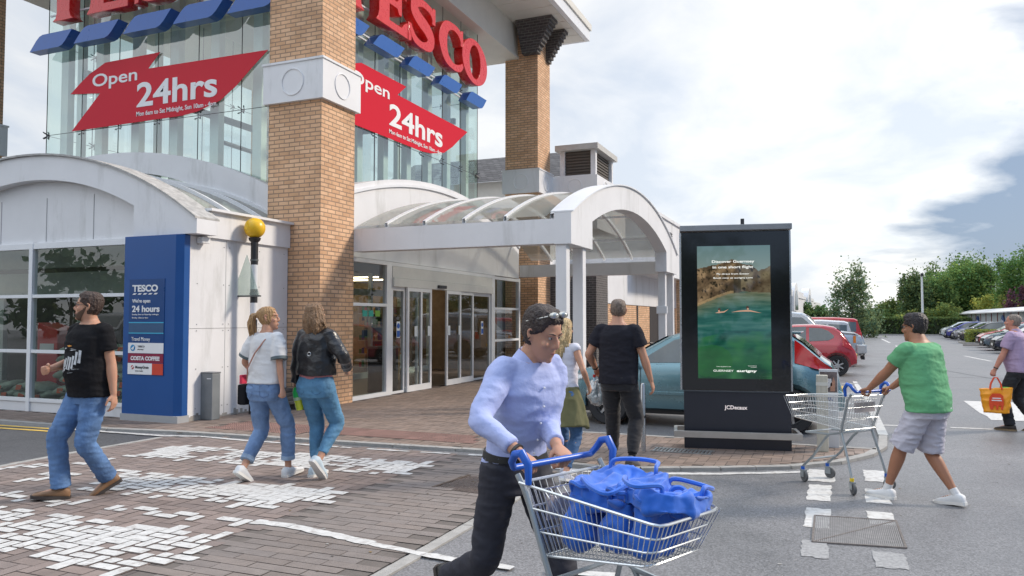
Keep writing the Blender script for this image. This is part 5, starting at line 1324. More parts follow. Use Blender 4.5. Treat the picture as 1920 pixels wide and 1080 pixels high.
    for s in (-1, 1):
        z = bel(mx) + .06; smoothobj(MB().sphere((mx, s * (hw(mx) + .09), z), (.075, .10, .065), 14, 10).build('door_mirror', colr, e_))
    if detail:
        jt = MB()      # door shuts and handles
        for s in (-1, 1):
            for xj in (extra or {}).get('shuts', (mx + .02, mx - 1.05)):
                P = [(xj + .00, s * (hw(xj) + .002), z) for z in np.linspace(zb + .12, bel(xj) - .03, 6)]
                jt.tube(P, .004, 4)
        jt.build('door_joint', BLK2, e_)
        for s in (-1, 1):
            for xh in (extra or {}).get('handles', (mx - .92,)):
                MB().box(xh, xh + .17, s * (hw(xh) - .004) - .012, s * (hw(xh) - .004) + .016, bel(xh) - .15, bel(xh) - .115).build('door_handle', colr, e_, bevel=.008)
            a, b = (extra or {}).get('strip', (wheels[0] + .45, wheels[1] - .45))
            MB().box(a, b, s * hw(a) - .014, s * hw(a) + .014, .47, .52).build('side_strip', colr, e_, bevel=.006)
    return e_
def park(c, x, y, rz, label, paint=None, z=0):
    c.location = (x, y, z); c.rotation_euler.z = rz; tag(c, label, 'car')
    if paint:
        for o in kids(c):
            if o.data and len(o.data.materials) and o.name.split('.')[0] in ('body', 'door_mirror', 'door_handle', 'side_strip', 'bumper'):
                if o.data.users > 1: o.data = o.data.copy()
                o.data.materials[0] = paint
    return c
def paint(n, c, r=.22, metal=.25): return mat('car_paint_' + n, c, r, metal=metal, var=.03, vscale=2, coat=.9, spec=.5)
hatch_prof = [(0, .42), (.01, .62), (.05, .78), (.13, .93), (.24, 1.01), (.50, 1.24), (.66, 1.35), (.80, 1.385), (1.2, 1.42), (1.7, 1.425), (2.1, 1.39), (2.35, 1.32), (2.75, 1.10), (3.02, .965), (3.4, .88), (3.72, .79), (3.92, .66), (4.0, .50), (4.02, .36)]
BLT = [(0, .86), (.6, .94), (1.5, .925), (2.6, .90), (3.0, .88), (4.02, .80)]
gl_front = ([(1.50, .955), (2.72, .925)], [(1.50, 1.34), (1.95, 1.33), (2.25, 1.26), (2.60, 1.04), (2.72, .945)])
gl_rear = ([(.80, .99), (1.44, .955)], [(.80, 1.14), (.95, 1.29), (1.44, 1.34)])
P1 = paint('steel_blue', (.13, .25, .29), .28, .55)
f = car_proto('parked_car', hatch_prof, BLT, 1.70, P1, (.66, 3.22), .305, [gl_front, gl_rear], (.27, .62), (2.38, 2.98),
    tl=[([(.13, .84), (.60, .965)], [(.13, .93), (.30, 1.06), (.50, 1.22), (.60, 1.30)], LRED), ([(.15, .80), (.24, .82)], [(.15, .84), (.24, .86)], LAMB)], hl=[([(3.62, .66), (3.93, .60)], [(3.62, .78), (3.93, .64)], LCLR)], extra=dict(shuts=(2.72, 1.48), handles=(1.58, .92), strip=(1.1, 2.6)))
sp_ = MB().box(.52, .74, -.56, .56, 1.355, 1.385); sp_.build('spoiler', P1, f, bevel=.01)
bb = MB().prism([(-.02, .36), (.03, .32), (.25, .32), (.25, .60), (.02, .60), (-.03, .52)], 'y', -.74, .74); bb.build('bumper', P1, f, bevel=.03)
MB().box(2.2, 2.5, -.8, .8, .9, .91).build('dashboard', BLK2, f)
park(f, .12, 11.98, PI, 'steel blue hatchback with tall red tail lights parked behind the advertising unit')
city_prof = [(0, .38), (.0, .56), (.05, .72), (.13, .84), (.27, 1.06), (.42, 1.26), (.58, 1.36), (.85, 1.41), (1.15, 1.43), (1.6, 1.42), (2.1, 1.36), (2.55, 1.12), (2.80, .98), (3.15, .88), (3.35, .74), (3.42, .5), (3.43, .36)]
CB = [(0, .90), (1.5, .92), (2.7, .90), (3.43, .8)]
g1 = ([(1.30, .95), (2.55, .93)], [(1.30, 1.36), (1.8, 1.34), (2.1, 1.26), (2.4, 1.08), (2.55, .96)]); g2 = ([(.58, 1.06), (.72, .985), (1.22, .955)], [(.58, 1.12), (.72, 1.25), (.9, 1.32), (1.22, 1.335)])
PR = paint('cherry_red', (.42, .018, .03), .22, .15)
c = car_proto('parked_car', city_prof, CB, 1.62, PR, (.50, 2.84), .29, [g1, g2], (.16, .50), (2.15, 2.78), tl=[([(.12, .72), (.36, .84)], [(.12, .80), (.36, 1.10)], LRED)], hl=[([(3.0, .70), (3.33, .62)], [(3.0, .84), (3.33, .72)], LCLR)])
park(c, .62, 23.85, PI, 'small red hatchback parked beyond the steel blue car')
suv_prof = [(0, .50), (0, .9), (.03, 1.12), (.12, 1.45), (.20, 1.74), (.34, 1.80), (1.2, 1.86), (2.4, 1.86), (2.85, 1.80), (3.05, 1.68), (3.42, 1.26), (3.9, 1.20), (4.45, 1.14), (4.66, 1.02), (4.74, .78), (4.76, .48)]
SBt = [(0, 1.10), (2.2, 1.10), (3.3, 1.12), (4.76, 1.02)]
gs = [([(2.0, 1.15), (3.2, 1.17)], [(2.0, 1.66), (2.85, 1.64), (3.05, 1.46), (3.2, 1.22)]), ([(1.0, 1.15), (1.92, 1.15)], [(1.0, 1.67), (1.92, 1.67)]), ([(.25, 1.16), (.92, 1.15)], [(.25, 1.62), (.92, 1.67)])]
PS = paint('silver', (.50, .53, .55), .25, .5)
s_ = car_proto('parked_car', suv_prof, SBt, 1.92, PS, (.85, 3.72), .37, gs, (.06, .17), (2.98, 3.40), zb=.34, gw=.88, rimr=.23, tl=[([(.05, .8), (.2, .8)], [(.05, 1.08), (.2, 1.08)], LRED)], hl=[([(4.50, .80), (4.70, .78)], [(4.50, 1.03), (4.70, 1.0)], LCLR), ([(4.42, .80), (4.50, .80)], [(4.42, 1.03), (4.50, 1.03)], LAMB)], extra=dict(shuts=(3.25, 1.96, .98), handles=(2.05, 1.1)))
MB().prism([(4.5, .45), (4.82, .45), (4.82, .74), (4.5, .76)], 'y', -.88, .88).build('bumper', PS, s_, bevel=.04)
park(s_, .98 - 4.76, 28.6, 0, 'tall silver off road car facing the lane beyond the small red car')
e1 = park(copy_tree(s_), .75, 32.2, PI, 'white and dark windowed estate car behind the bonnet of the tall silver car', paint('white', (.60, .61, .63), .25, .1)); e1.scale = (.95, .92, .84)
e2 = park(copy_tree(s_), 1.2, 37.2, PI, 'red off road car with high tail lights, second furthest in the left row', paint('bright_red', (.50, .015, .02), .25, .1)); e2.scale = (.95, .92, .90)
e3 = park(copy_tree(c), 1.45, 41.5, PI, 'silver hatchback at the far end of the left row', PS)
# right hand row, noses towards the lane
RR = [(6.95, 42.2, 'navy', (.012, .02, .05), 'dark navy hatchback nearest the camera in the right hand row', 0), (7.1, 46.0, 'slate', (.10, .15, .19), 'slate grey hatchback between the navy car and the red car', 0),
      (7.6, 50.6, 'bright_red', (.50, .015, .02), 'bright red hatchback in the right hand row, in front of the low hedge', 0), (8.4, 63.4, 'charcoal', (.03, .032, .036), 'charcoal hatchback behind the low clipped hedge', 0),
      (8.5, 67.4, 'pewter', (.24, .25, .28), 'pewter grey car left of the charcoal hatchback', 0), (8.45, 71.0, 'violet_blue', (.04, .05, .26), 'violet blue hatchback second from the far end of the right hand row', 1), (8.6, 75.6, 'ice', (.50, .56, .58), 'pale silver small car at the far end of the right hand row', 1)]
for x, y, n_, cc, lab, k in RR:
    o = copy_tree(c if k else f); LL = 3.43 if k else 4.02
    park(o, x + LL, y, PI, lab, paint(n_, cc, .22, .3)); o['group'] = 'cars parked in the right hand row'
for o in (f, c, s_, e1, e2, e3): o['group'] = 'cars parked in the left hand row'
# ================================================================== trolley shelter, lamp post, hedges, trees
def shelter():
    A, B = Vector((14.0, 57)), Vector((13.2, 86)); e_ = empty('trolley_shelter', (13.2, 68, 0), label='long low glazed trolley shelter with round blue signs behind the right row of cars', cat='shelter')
    e_.rotation_euler.z = 0
    pm = mat('rusty_red_post', (.22, .09, .08), .6); gm = glass('shelter_glass', (.80, .86, .88), .9, f0=.2, dens=.65, dcol=(.60, .64, .67)); wm = mat('shelter_roof_white', (.66, .66, .65), .5)
    for i in range(14):
        y = -4 + i * 2.7
        MB().box(0, .12, y, y + .10, 0, 2.25).build('post', pm, e_); MB().box(2.2, 2.3, y, y + .10, 0, 2.0).build('post', pm, e_)
        if i < 13: MB().box(.04, .07, y + .12, y + 2.6, .25, 2.15).build('glass_panel', gm, e_)
    MB().prism([(-.4, 2.25), (1.1, 2.62), (2.7, 2.2), (2.7, 2.12), (1.1, 2.5), (-.4, 2.16)], 'y', -4.4, 31.5).build('roof', wm, e_)
    for i, y in enumerate((7.0, 19)):
        o = MB().lathe([(.62, 0), (.62, .05)], (-.06, y, 1.35), 28, 'x').build('round_sign', mat('sign_dark_blue', (.015, .06, .22), .4), e_)
        mb = MB()
        P = [(-.30, .22), (-.22, .22), (-.14, -.12), (.26, -.12), (.34, .14), (-.12, .14)]
        for a, b in zip(P[:-1], P[1:]): mb.tube([(-.075, y - a[0], 1.35 + a[1]), (-.075, y - b[0], 1.35 + b[1])], .022, 5)
        for k in (-.02, .08, .18): mb.tube([(-.075, y - k, 1.36 + .12), (-.075, y - k, 1.24)], .015, 4)
        for k in (-.08, .2): mb.lathe([(.04, 0), (.04, .02)], (-.085, y - k, 1.13), 10, 'x')
        mb.build('trolley_symbol', LOGOW, o)
shelter()
lp = empty('lamp_post', (8.5, 88, 0), label='tall white lamp post in front of the trees across the car park', cat='lamp post')
smoothobj(MB().lathe([(.13, 0), (.11, 2.2), (.09, 6.0)], n=14).build('pole', mat('lamp_pole_pale', (.66, .68, .68), .4), lp)); MB().box(-.12, .12, -.5, .12, 6.0, 6.3).build('lamp_head', BLK2, lp, bevel=.04)
smoothobj(MB().lathe([(.14, 0), (.12, 2.3)], n=14).build('lower_pole', mat('lamp_base_dark', (.10, .13, .12), .5), lp))
def leafmat(name, c, v=.25):
    m = mat(name, c, .6, var=v, vscale=1.3, attr=None); b = m.node_tree.nodes['Principled BSDF']; b.inputs['Transmission Weight'].default_value = 0; b.inputs['Subsurface Weight'].default_value = 0
    return m
def leaves(n, centre, rad, size, seed, shape='ellipsoid', clumps=26, gap=.0, flat=.0):
    """leaf sized faces gathered in clumps through a volume"""
    rn = np.random.RandomState(seed); cx = []
    while len(cx) < clumps:
        p = rn.uniform(-1, 1, 3)
        r_ = math.sqrt((p ** 2).sum())
        if shape == 'cone': 
            hh = (p[2] + 1) / 2; lim = (1 - hh) ** .65 * .95 + .08
            if math.hypot(p[0], p[1]) < lim and math.hypot(p[0], p[1]) > lim * .35: cx.append(p)
        elif .45 < r_ < 1: cx.append(p)
    cx = np.array(cx); idx = rn.randint(0, clumps, n); sp = rn.normal(0, .145, (n, 3)) * rn.uniform(.6, 1.4, (clumps, 1))[idx]
    P = (cx[idx] + sp) * np.array(rad) + np.array(centre)
    d = rn.normal(0, 1, (n, 3)); d /= np.linalg.norm(d, axis=1)[:, None]; e_ = np.cross(d, rn.normal(0, 1, (n, 3))); e_ /= np.linalg.norm(e_, axis=1)[:, None]
    s = size * rn.uniform(.6, 1.4, n)[:, None]; V = np.stack([P - d * s, P + e_ * s * .55, P + d * s, P - e_ * s * .55], 1).reshape(-1, 3)
    F = np.arange(4 * n).reshape(-1, 4); cl = rn.uniform(.65, 1.35, clumps)[idx] * rn.uniform(.8, 1.2, n)
    return V, F, cl
def leaf_material():
    if 'foliage_leaf' in MATS: return MATS['foliage_leaf']
    m = bpy.data.materials.new('foliage_leaf'); m.use_nodes = True; nt, ln = m.node_tree.nodes, m.node_tree.links; nt.clear()
    o = N(nt, 'ShaderNodeOutputMaterial'); a = N(nt, 'ShaderNodeAttribute'); a.attribute_name = 'col'; d = N(nt, 'ShaderNodeBsdfDiffuse'); t = N(nt, 'ShaderNodeBsdfTranslucent'); x = N(nt, 'ShaderNodeMixShader'); x.inputs[0].default_value = .5
    ln.new(a.outputs['Color'], d.inputs[0]); ln.new(a.outputs['Color'], t.inputs[0]); ln.new(d.outputs[0], x.inputs[1]); ln.new(t.outputs[0], x.inputs[2]); ln.new(x.outputs[0], o.inputs[0]); MATS['foliage_leaf'] = m; return m
def foliage(name, V, F, cl, col, parent):
    me = bpy.data.meshes.new(name); me.from_pydata(V.tolist(), [], F.tolist()); m = leaf_material(); me.materials.append(m)
    at = me.color_attributes.new('col', 'FLOAT_COLOR', 'CORNER'); c = np.ones((len(F), 4), np.float32); hv = np.random.RandomState(len(F)).normal(0, .10, len(F)); c[:, :3] = np.minimum(np.array(col)[None] * cl[:, None] * 1.12 * np.stack([1 + hv * 1.5, 1 + hv * .3, 1 - hv], 1), .8); at.data.foreach_set('color', np.repeat(c, 4, axis=0).ravel())
    o = bpy.data.objects.new(name, me); COL.objects.link(o); o.parent = parent; return o
BARK = mat('bark', (.09, .07, .055), .9, var=.3, vscale=8)
def tree(x, y, h, w, col, seed, label, shape='ellipsoid', n=5200, size=.17, cat='tree', group='trees beyond the car park', base=.12, clumps=34, trunk=True):
    e_ = empty('tree', (x, y, 0), label=label, cat=cat, group=group); rn = random.Random(seed)
    zc = h * (base + 1) / 2; rz_ = h * (1 - base) / 2
    if trunk:
        t = MB().tube([(0, 0, 0), (.05, 0, h * .3), (-.05, .05, h * .6), (0, 0, h * .9)], [h * .02, h * .016, h * .010, h * .003], 8)
        for k in range(9):
            a = rn.uniform(0, 2 * PI); z0 = h * rn.uniform(.2, .65); l = w * rn.uniform(.5, .85)
            t.tube([(0, 0, z0), (l * .5 * math.cos(a), l * .5 * math.sin(a), z0 + l * .35), (l * math.cos(a), l * math.sin(a), z0 + l * .6)], [h * .009, h * .006, h * .002], 5)
        smoothobj(t.build('trunk', BARK, e_, fix=False))
    V, F, cl = leaves(n, (0, 0, zc), (w, w, rz_), size, seed, shape, clumps)
    foliage('crown', V, F, cl, col, e_); return e_
tree(1.65, 75, 6.9, 2.15, (.16, .22, .12), 1, 'grey green conical tree with gaps standing alone beyond the left row of cars', 'cone', 8000, .12, base=.08, clumps=60)
tree(-2.2, 86, 3.3, 2.0, (.09, .15, .06), 2, 'low dark bushy tree left of the conical tree', n=3500)
T_ = [(8.6, 99, 6.6, 1.7, (.14, .20, .09), 'dark crowned tree behind the lamp post'), (11.2, 101, 6.9, 2.2, (.16, .25, .09), 'rounded light green tree right of the lamp post'),
      (14.0, 104, 8.0, 2.8, (.17, .27, .09), 'light green tree above the far end of the trolley shelter'), (17.2, 104, 8.4, 3.0, (.14, .23, .08), 'mid green tree above the middle of the trolley shelter'),
      (18.9, 96, 8.8, 2.7, (.13, .22, .07), 'tall mid green tree, second from the right edge'), (19.6, 88, 9.3, 2.7, (.10, .17, .06), 'tallest dark green tree at the right edge of the photo'), (23.5, 86, 10.0, 3.4, (.10, .16, .06), 'dark tree just past the right edge'),
      (22.0, 98, 10.5, 3.4, (.11, .19, .07), 'dull green tree behind the tallest one'), (15.4, 110, 9.0, 3.2, (.15, .23, .08), 'pale tree filling the gap at the back above the shelter roof'), (12.4, 108, 7.6, 2.8, (.12, .19, .07), 'darker tree at the back right of the lamp post'), (5.0, 98, 2.9, 2.0, (.17, .24, .08), 'low pale green bushy tree above the far hedge'), (6.6, 104, 3.8, 1.8, (.15, .20, .07), 'low olive green tree between the far hedge and the dark crowned tree')]
for i, (x, y, h, w, c_, lab) in enumerate(T_): tree(x, y, h, w, c_, 20 + i, lab, n=12500, size=.15, base=.0, clumps=64)
for i, (x, y, h, w, c_, lab) in enumerate([(16.0, 99, 4.3, 1.9, (.33, .36, .10), 'yellow green shrub rising behind the trolley shelter'), (17.0, 88, 4.6, 1.3, (.15, .075, .10), 'dark purple leaved shrub at the right behind the trolley shelter'), (11.4, 96, 3.3, 2.0, (.18, .24, .08), 'green shrub left of the trolley shelter'), (16.3, 92, 4.0, 1.2, (.32, .36, .11), 'yellow green shrub beside the purple one'), (7.6, 93, 2.6, 1.2, (.22, .27, .09), 'pale shrub above the far hedge left of the lamp post')]):
    tree(x, y, h, w, c_, 50 + i, lab, n=4000, size=.13, cat='shrub', group='shrubs beyond the car park', base=.0, clumps=26, trunk=False)
def hedge(name, x0, x1, y0, y1, h, n, size, col, seed, label):
    e_ = empty(name, ((x0 + x1) / 2, (y0 + y1) / 2, 0), label=label, cat='hedge'); w, d = (x1 - x0) / 2, (y1 - y0) / 2
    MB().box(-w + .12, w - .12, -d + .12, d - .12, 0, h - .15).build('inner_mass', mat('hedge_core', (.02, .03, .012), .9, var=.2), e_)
    rn = np.random.RandomState(seed); P = rn.uniform(-1, 1, (n, 3)); f = rn.randint(0, 3, n)
    for k in range(3): 
        q = f == k; P[q, k] = np.sign(P[q, k]) * rn.uniform(.9, 1.05, q.sum())
    P[:, 2] = np.abs(P[:, 2]); P *= np.array([w, d, h])
    dd = rn.normal(0, 1, (n, 3)); dd /= np.linalg.norm(dd, axis=1)[:, None]; ee = np.cross(dd, rn.normal(0, 1, (n, 3))); ee /= np.linalg.norm(ee, axis=1)[:, None]
    s = size * rn.uniform(.6, 1.4, n)[:, None]; V = np.stack([P - dd * s, P + ee * s * .6, P + dd * s, P - ee * s * .6], 1).reshape(-1, 3)
    foliage('leaves', V, np.arange(4 * n).reshape(-1, 4), rn.uniform(.6, 1.3, n), col, e_)
hedge('hedge', .5, 12.6, 88, 90.5, 1.75, 9000, .13, (.11, .16, .06), 5, 'long dark clipped hedge closing the far end of the car park')
hedge('hedge', 8.35, 13.4, 57.6, 59.6, .88, 5000, .075, (.26, .30, .09), 6, 'low clipped olive green hedge between the red car and the charcoal car')
strip('kerb', [(7.9, 57.0), (8.0, 60.2), (13.6, 60.2)], .15, 0, .12, KERB, seg=.9); strip('kerb', [(7.9, 57.0), (13.6, 57.0)], .15, 0, .12, KERB, seg=.9); strip('kerb', [(7.2, 52.8), (12, 52.8)], .2, 0, .12, KERB, seg=.9)
strip('kerb', [(-8, 87.6), (40, 87.6)], .15, 0, .12, KERB, seg=2.5)
sheet('grass_bank', [(-12, 87.7), (60, 87.7), (60, 160), (-12, 160)], .05, mat('rough_grass', (.07, .10, .035), .9, var=.3, vscale=.8))
# back of the place: low tree line closing the horizon all round
for i in range(26):
    a = R(-88 + i * 7.0); rr_ = 150
    x, y = rr_ * math.sin(a), rr_ * math.cos(a)
    if -62 < math.degrees(a) < 14: continue
    tree(x, y, 9 + 3 * math.sin(i * 2.3), 8, (.05, .085, .035), 90 + i, 'distant tree on the horizon', n=900, size=.7, base=0, group='distant trees round the horizon', clumps=22)
# unseen trees and cars added behind the viewer for the shop windows to mirror
for i in range(17):
    x = -62 + i * 7.5; tree(x, -30 - 5 * math.sin(i * 1.7), 7.5 + 1.8 * math.sin(i * 2.9), 4.6, (.07, .11, .045), 300 + i, 'leafy tree added behind the viewer for the windows to mirror', n=1300, size=.42, base=0, group='trees added behind the viewer for reflections', clumps=26)
for i, (x, y, cc, n_) in enumerate([(-26, -7, (.30, .32, .34), 'mirror_silver'), (-20.5, -7.2, (.02, .02, .03), 'mirror_black'), (-15, -7, (.35, .02, .02), 'mirror_red'), (-9.5, -7.1, (.03, .05, .12), 'mirror_blue'), (6, -7, (.4, .4, .4), 'mirror_white'), (9, 3, (.05, .05, .06), 'mirror_grey')]):
    o = copy_tree(f if i % 2 else s_); park(o, x, y, R(90), 'parked car added behind the viewer for the windows to mirror', paint(n_, cc)); o['group'] = 'cars added behind the viewer for reflections'
# ================================================================== people
def V3(*a): return Vector(a)
def cat(P, n=6):
    """Catmull-Rom through (vector, value...) tuples"""
    out_ = []
    K = [list(p[0]) + list(p[1:]) for p in P]; m = len(K)
    for i in range(m - 1):
        p0, p1, p2, p3 = K[max(i - 1, 0)], K[i], K[i + 1], K[min(i + 2, m - 1)]
        for k in range(n):
            t = k / n; out_.append([.5 * (2 * b + (c - a) * t + (2 * a - 5 * b + 4 * c - d) * t * t + (3 * b - a - 3 * c + d) * t ** 3) for a, b, c, d in zip(p0, p1, p2, p3)])
    out_.append(K[-1]); return out_
def limb(mb, P, n=5, seg=16):
    """round tapered limb: P = [(Vector, radius)...] with rounded ends"""
    Q = cat(P, n); pts = [Vector(q[:3]) for q in Q]; rs = [max(q[3], .002) for q in Q]
    a = (pts[0] - pts[1]).normalized(); b = (pts[-1] - pts[-2]).normalized()
    pts = [pts[0] + a * rs[0] * .85, pts[0] + a * rs[0] * .5] + pts + [pts[-1] + b * rs[-1] * .5, pts[-1] + b * rs[-1] * .85]
    rs = [rs[0] * .4, rs[0] * .85] + rs + [rs[-1] * .85, rs[-1] * .4]
    mb.tube(pts, rs, seg)
def ik(a, b, l1, l2, pole):
    d = b - a; L = min(d.length, (l1 + l2) * .998); u = d.normalized(); x = (l1 * l1 - l2 * l2 + L * L) / (2 * L); h = math.sqrt(max(0, l1 * l1 - x * x))
    p = pole - u * pole.dot(u); p.normalize(); return a + u * x + p * h, a + u * L
SKIN = mat('skin', (.50, .27, .18), .5, var=.06, vscale=7, sss=.15); SKIN_T = mat('skin_tanned', (.36, .17, .10), .5, var=.08, vscale=7, sss=.12); SKIN_R = mat('skin_ruddy', (.52, .24, .17), .5, var=.08, vscale=7, sss=.15)
EYEW = mat('eye_white', (.42, .38, .36), .2, var=0); EYED = mat('eye_dark', (.02, .012, .01), .15, var=0); LIP = mat('lips', (.40, .13, .11), .45, var=0)
HEAD = [(-.012, .022, .066, .015), (.008, .038, .088, -.015), (.035, .051, .095, -.045), (.065, .0625, .093, -.072), (.095, .0695, .089, -.090), (.122, .0715, .083, -.098), (.150, .073, .089, -.101), (.180, .070, .081, -.098), (.205, .058, .060, -.082), (.220, .038, .030, -.052), (.2265, .012, .000, -.016)]
def head_ring(i, off=0., n=32, fn=None):
    z, w, yf, yb = HEAD[i]; r_ = []
    for k in range(n):
        a = 2 * PI * k / n       # 0 = front
        o = off if fn is None else fn(i, a)
        ex = .85 if z < .1 else .95
        sx = math.copysign(abs(math.sin(a)) ** ex, math.sin(a)); cy = math.cos(a); hw_ = w + o; c0 = (yf + yb) / 2; hd_ = (yf - yb) / 2 + o
        top = max(0, (z - .19) / .04)
        r_.append(Vector((sx * hw_, c0 + cy * hd_, z + o * min(1, top))))
    return r_
def dense_head(fn, mult=3, n=40):
    """head surface resampled, offset by fn(z, angle)"""
    zs = [h[0] for h in HEAD]; rr = []
    Z = []
    for a, b in zip(zs[:-1], zs[1:]): Z += [a + (b - a) * k / mult for k in range(mult)]
    Z.append(zs[-1])
    for z in Z:
        w, yf, yb = (float(np.interp(z, zs, [h[j] for h in HEAD])) for j in (1, 2, 3)); ring = []
        for k in range(n):
            a = 2 * PI * k / n; o = fn(z, a); top = min(1, max(0, (z - .17) / .05))
            ring.append(Vector((math.copysign(abs(math.sin(a)) ** .92, math.sin(a)) * (w + o), (yf + yb) / 2 + math.cos(a) * ((yf - yb) / 2 + o), z + o * top)))
        rr.append(ring)
    return rr
def person(name_label, loc, rz, H, sex='m', pelvis=.95, lean=0, twist=0, side=0, head=(0, 0), feet=None, hands=None, build=1., belly=0, skin=None, group='people walking outside the shop', voxel=.0065,
           top=None, legs=None, shoes=None, hair=None, hip_sh=(0, 0), shoulder_up=(0, 0), beard=None, glasses=False):
    """feet = two of (x, y, yaw, pitch, lift); hands = two of (wrist xyz, pole, style, palm) ; index 0 = left (-x), 1 = right (+x)"""
    k = H / 1.75; skin = skin or SKIN; fem = sex == 'f'
    e_ = empty('person', loc, rz, label=name_label, cat='person', group=group)
    zc = pelvis - .95 ; bw = build
    Rl = Matrix.Rotation(-lean, 4, 'X') @ Matrix.Rotation(side, 4, 'Y') @ Matrix.Rotation(twist, 4, 'Z'); piv = Vector((0, 0, .98))
    def TT(p):          # upper body bend above the pelvis, blended through the waist
        p = Vector(p); f = min(1, max(0, (p.z - .90) / .22)); f = f * f * (3 - 2 * f)
        q = piv + Rl @ (p - piv); r_ = p.lerp(q, f); return Vector((r_.x, r_.y, r_.z + zc)) * k
    neck0 = Vector((0, -.012, 1.50)); hy, hp = head
    Rh = Matrix.Rotation(hy, 4, 'Z') @ Matrix.Rotation(-hp, 4, 'X'); ho = Vector((0, .014, 1.508))
    def HT(p): return TT(ho + Rh @ Vector(p))
    if fem: TB = [(.80, .15, .105, -.01), (.86, .178, .120, -.012), (.92, .182, .125, -.016), (.99, .160, .105, -.006), (1.07, .132, .088, .0), (1.15, .138, .092, .004), (1.24, .150, .112, .014), (1.32, .155, .112, .010), (1.40, .140, .090, -.006), (1.445, .108, .070, -.010), (1.475, .070, .055, -.01), (1.495, .053, .052, -.008), (1.53, .050, .052, .0), (1.56, .047, .05, .008)]
    else: TB = [(.80, .15, .105, 0), (.86, .168, .118, -.008), (.93, .170, .122, -.010), (1.0, .160, .112, 0), (1.08, .154, .105, .004), (1.18, .162, .112, .006), (1.28, .176, .124, .006), (1.36, .182, .120, 0), (1.42, .158, .098, -.010), (1.455, .124, .080, -.012), (1.485, .082, .064, -.012), (1.51, .064, .060, -.008), (1.54, .058, .060, .002), (1.57, .055, .058, .01)]
    def torso(mb, rows_, n=28, ex=.90, caps=True):
        rr = []
        for z, w, d, y in rows_:
            ring = []
            for j in range(n):
                a = 2 * PI * j / n; ca, sa = math.cos(a), math.sin(a)
                bel_ = belly * max(0, 1 - abs(z - 1.07) / .17) * max(0, sa)
                ring.append(TT((w * bw * math.copysign(abs(ca) ** ex, ca), y + (d * (1 + (bw - 1) * .8) + bel_) * math.copysign(abs(sa) ** ex, sa), z)))
            rr.append(ring)
        mb.rings(rr)
    def interp_rows(z0, z1, extra, nn=14, loosen=None):
        zs = [t[0] for t in TB]; out_ = []
        for i in range(nn + 1):
            z = z0 + (z1 - z0) * i / nn; w, d, y = (float(np.interp(z, zs, [t[j] for t in TB])) for j in (1, 2, 3)); e2 = extra(z) if callable(extra) else extra
            if loosen:
                fd_ = 1 - .32 * min(1, max(0, (z - 1.22) / .2)) ** 2; w = max(w, loosen(z)[0] * fd_); d = max(d, loosen(z)[1] * fd_)
            out_.append((z, w + e2, d + e2, y))
        return out_
    mb = MB(); torso(mb, TB)
    sx = .143 if fem else .168
    SH = [TT((s * sx * bw, -.012, 1.420 + shoulder_up[i])) for i, s in enumerate((-1, 1))]
    la, lf = (.272, .235) if fem else (.288, .255); ELB = []; WR = []
    for i, s in enumerate((-1, 1)):
        w = Vector(hands[i][0]) * k; el, wr_ = ik(SH[i], w, la * k, lf * k, Vector(hands[i][1])); ELB.append(el); WR.append(wr_)
        ra = (.040 if fem else .052) * (.6 + .4 * bw)
        inner = TT((s * (sx - .055) * bw, -.012, 1.405))
        limb(mb, [(inner, ra * 1.05 * k), (SH[i], ra * 1.06 * k), (SH[i].lerp(el, .35), ra * k), (SH[i].lerp(el, .8), ra * .82 * k), (el, ra * .78 * k), (el.lerp(wr_, .28), ra * .82 * k), (el.lerp(wr_, .75), ra * .60 * k), (wr_, ra * .50 * k)])
    # legs
    HIP = [Vector((s * .088, 0, .905 + zc)) * k for s in (-1, 1)]; KN = []; AN = []; FT = []
    for i in (0, 1):
        fx, fy, yaw, pitch, lift = feet[i]
        M_ = Matrix.Translation((fx, fy, lift)) @ Matrix.Rotation(yaw, 4, 'Z') @ Matrix.Translation((0, .12 if pitch > 0 else -.05, 0)) @ Matrix.Rotation(-pitch, 4, 'X') @ Matrix.Translation((0, -.12 if pitch > 0 else .05, 0))
        FT.append(M_); an = (M_ @ Vector((0, 0, .085))) * k; kn, an = ik(HIP[i], an, .435 * k, .42 * k, Vector((0.0 + (-.12, .12)[i], 1, .1))); KN.append(kn); AN.append(an)
        rt = (.090 if fem else .084) * (.5 + .5 * bw)
        limb(mb, [(HIP[i] + Vector((0, 0, .02)), rt * k), (HIP[i].lerp(kn, .3), rt * .95 * k), (HIP[i].lerp(kn, .75), rt * .72 * k), (kn, rt * .62 * k), (kn.lerp(an, .25), rt * .66 * k), (kn.lerp(an, .5), rt * .56 * k), (kn.lerp(an, .85), rt * .38 * k), (an, rt * .38 * k)])
        limb(mb, [((M_ @ Vector((0, -.02, .06))) * k, .032 * k), ((M_ @ Vector((0, .06, .05))) * k, .032 * k), ((M_ @ Vector((0, .15, .03))) * k, .020 * k)])
    # neck and head
    limb(mb, [(TT((0, -.014, 1.42)), .058 * k), (TT((0, -.012, 1.50)), (.048 if fem else .056) * k), (HT((0, -.012, .03)), (.046 if fem else .054) * k), (HT((0, -.01, .09)), .05 * k)])
    hs = .96 if fem else 1.0
    mb.rings([[HT(v * hs) for v in r_] for r_ in dense_head(lambda z, a: -.004 * math.exp(-((z - .122) / .012) ** 2) * math.exp(-((abs((a + PI) % (2 * PI) - PI) - .42) / .2) ** 2), 2, 32)])
    limb(mb, [(HT((0, .080, .138)), .007 * k), (HT((0, .094, .115)), .009 * k), (HT((0, .106, .090)), .012 * k), (HT((0, .094, .080)), .012 * k)], seg=10)
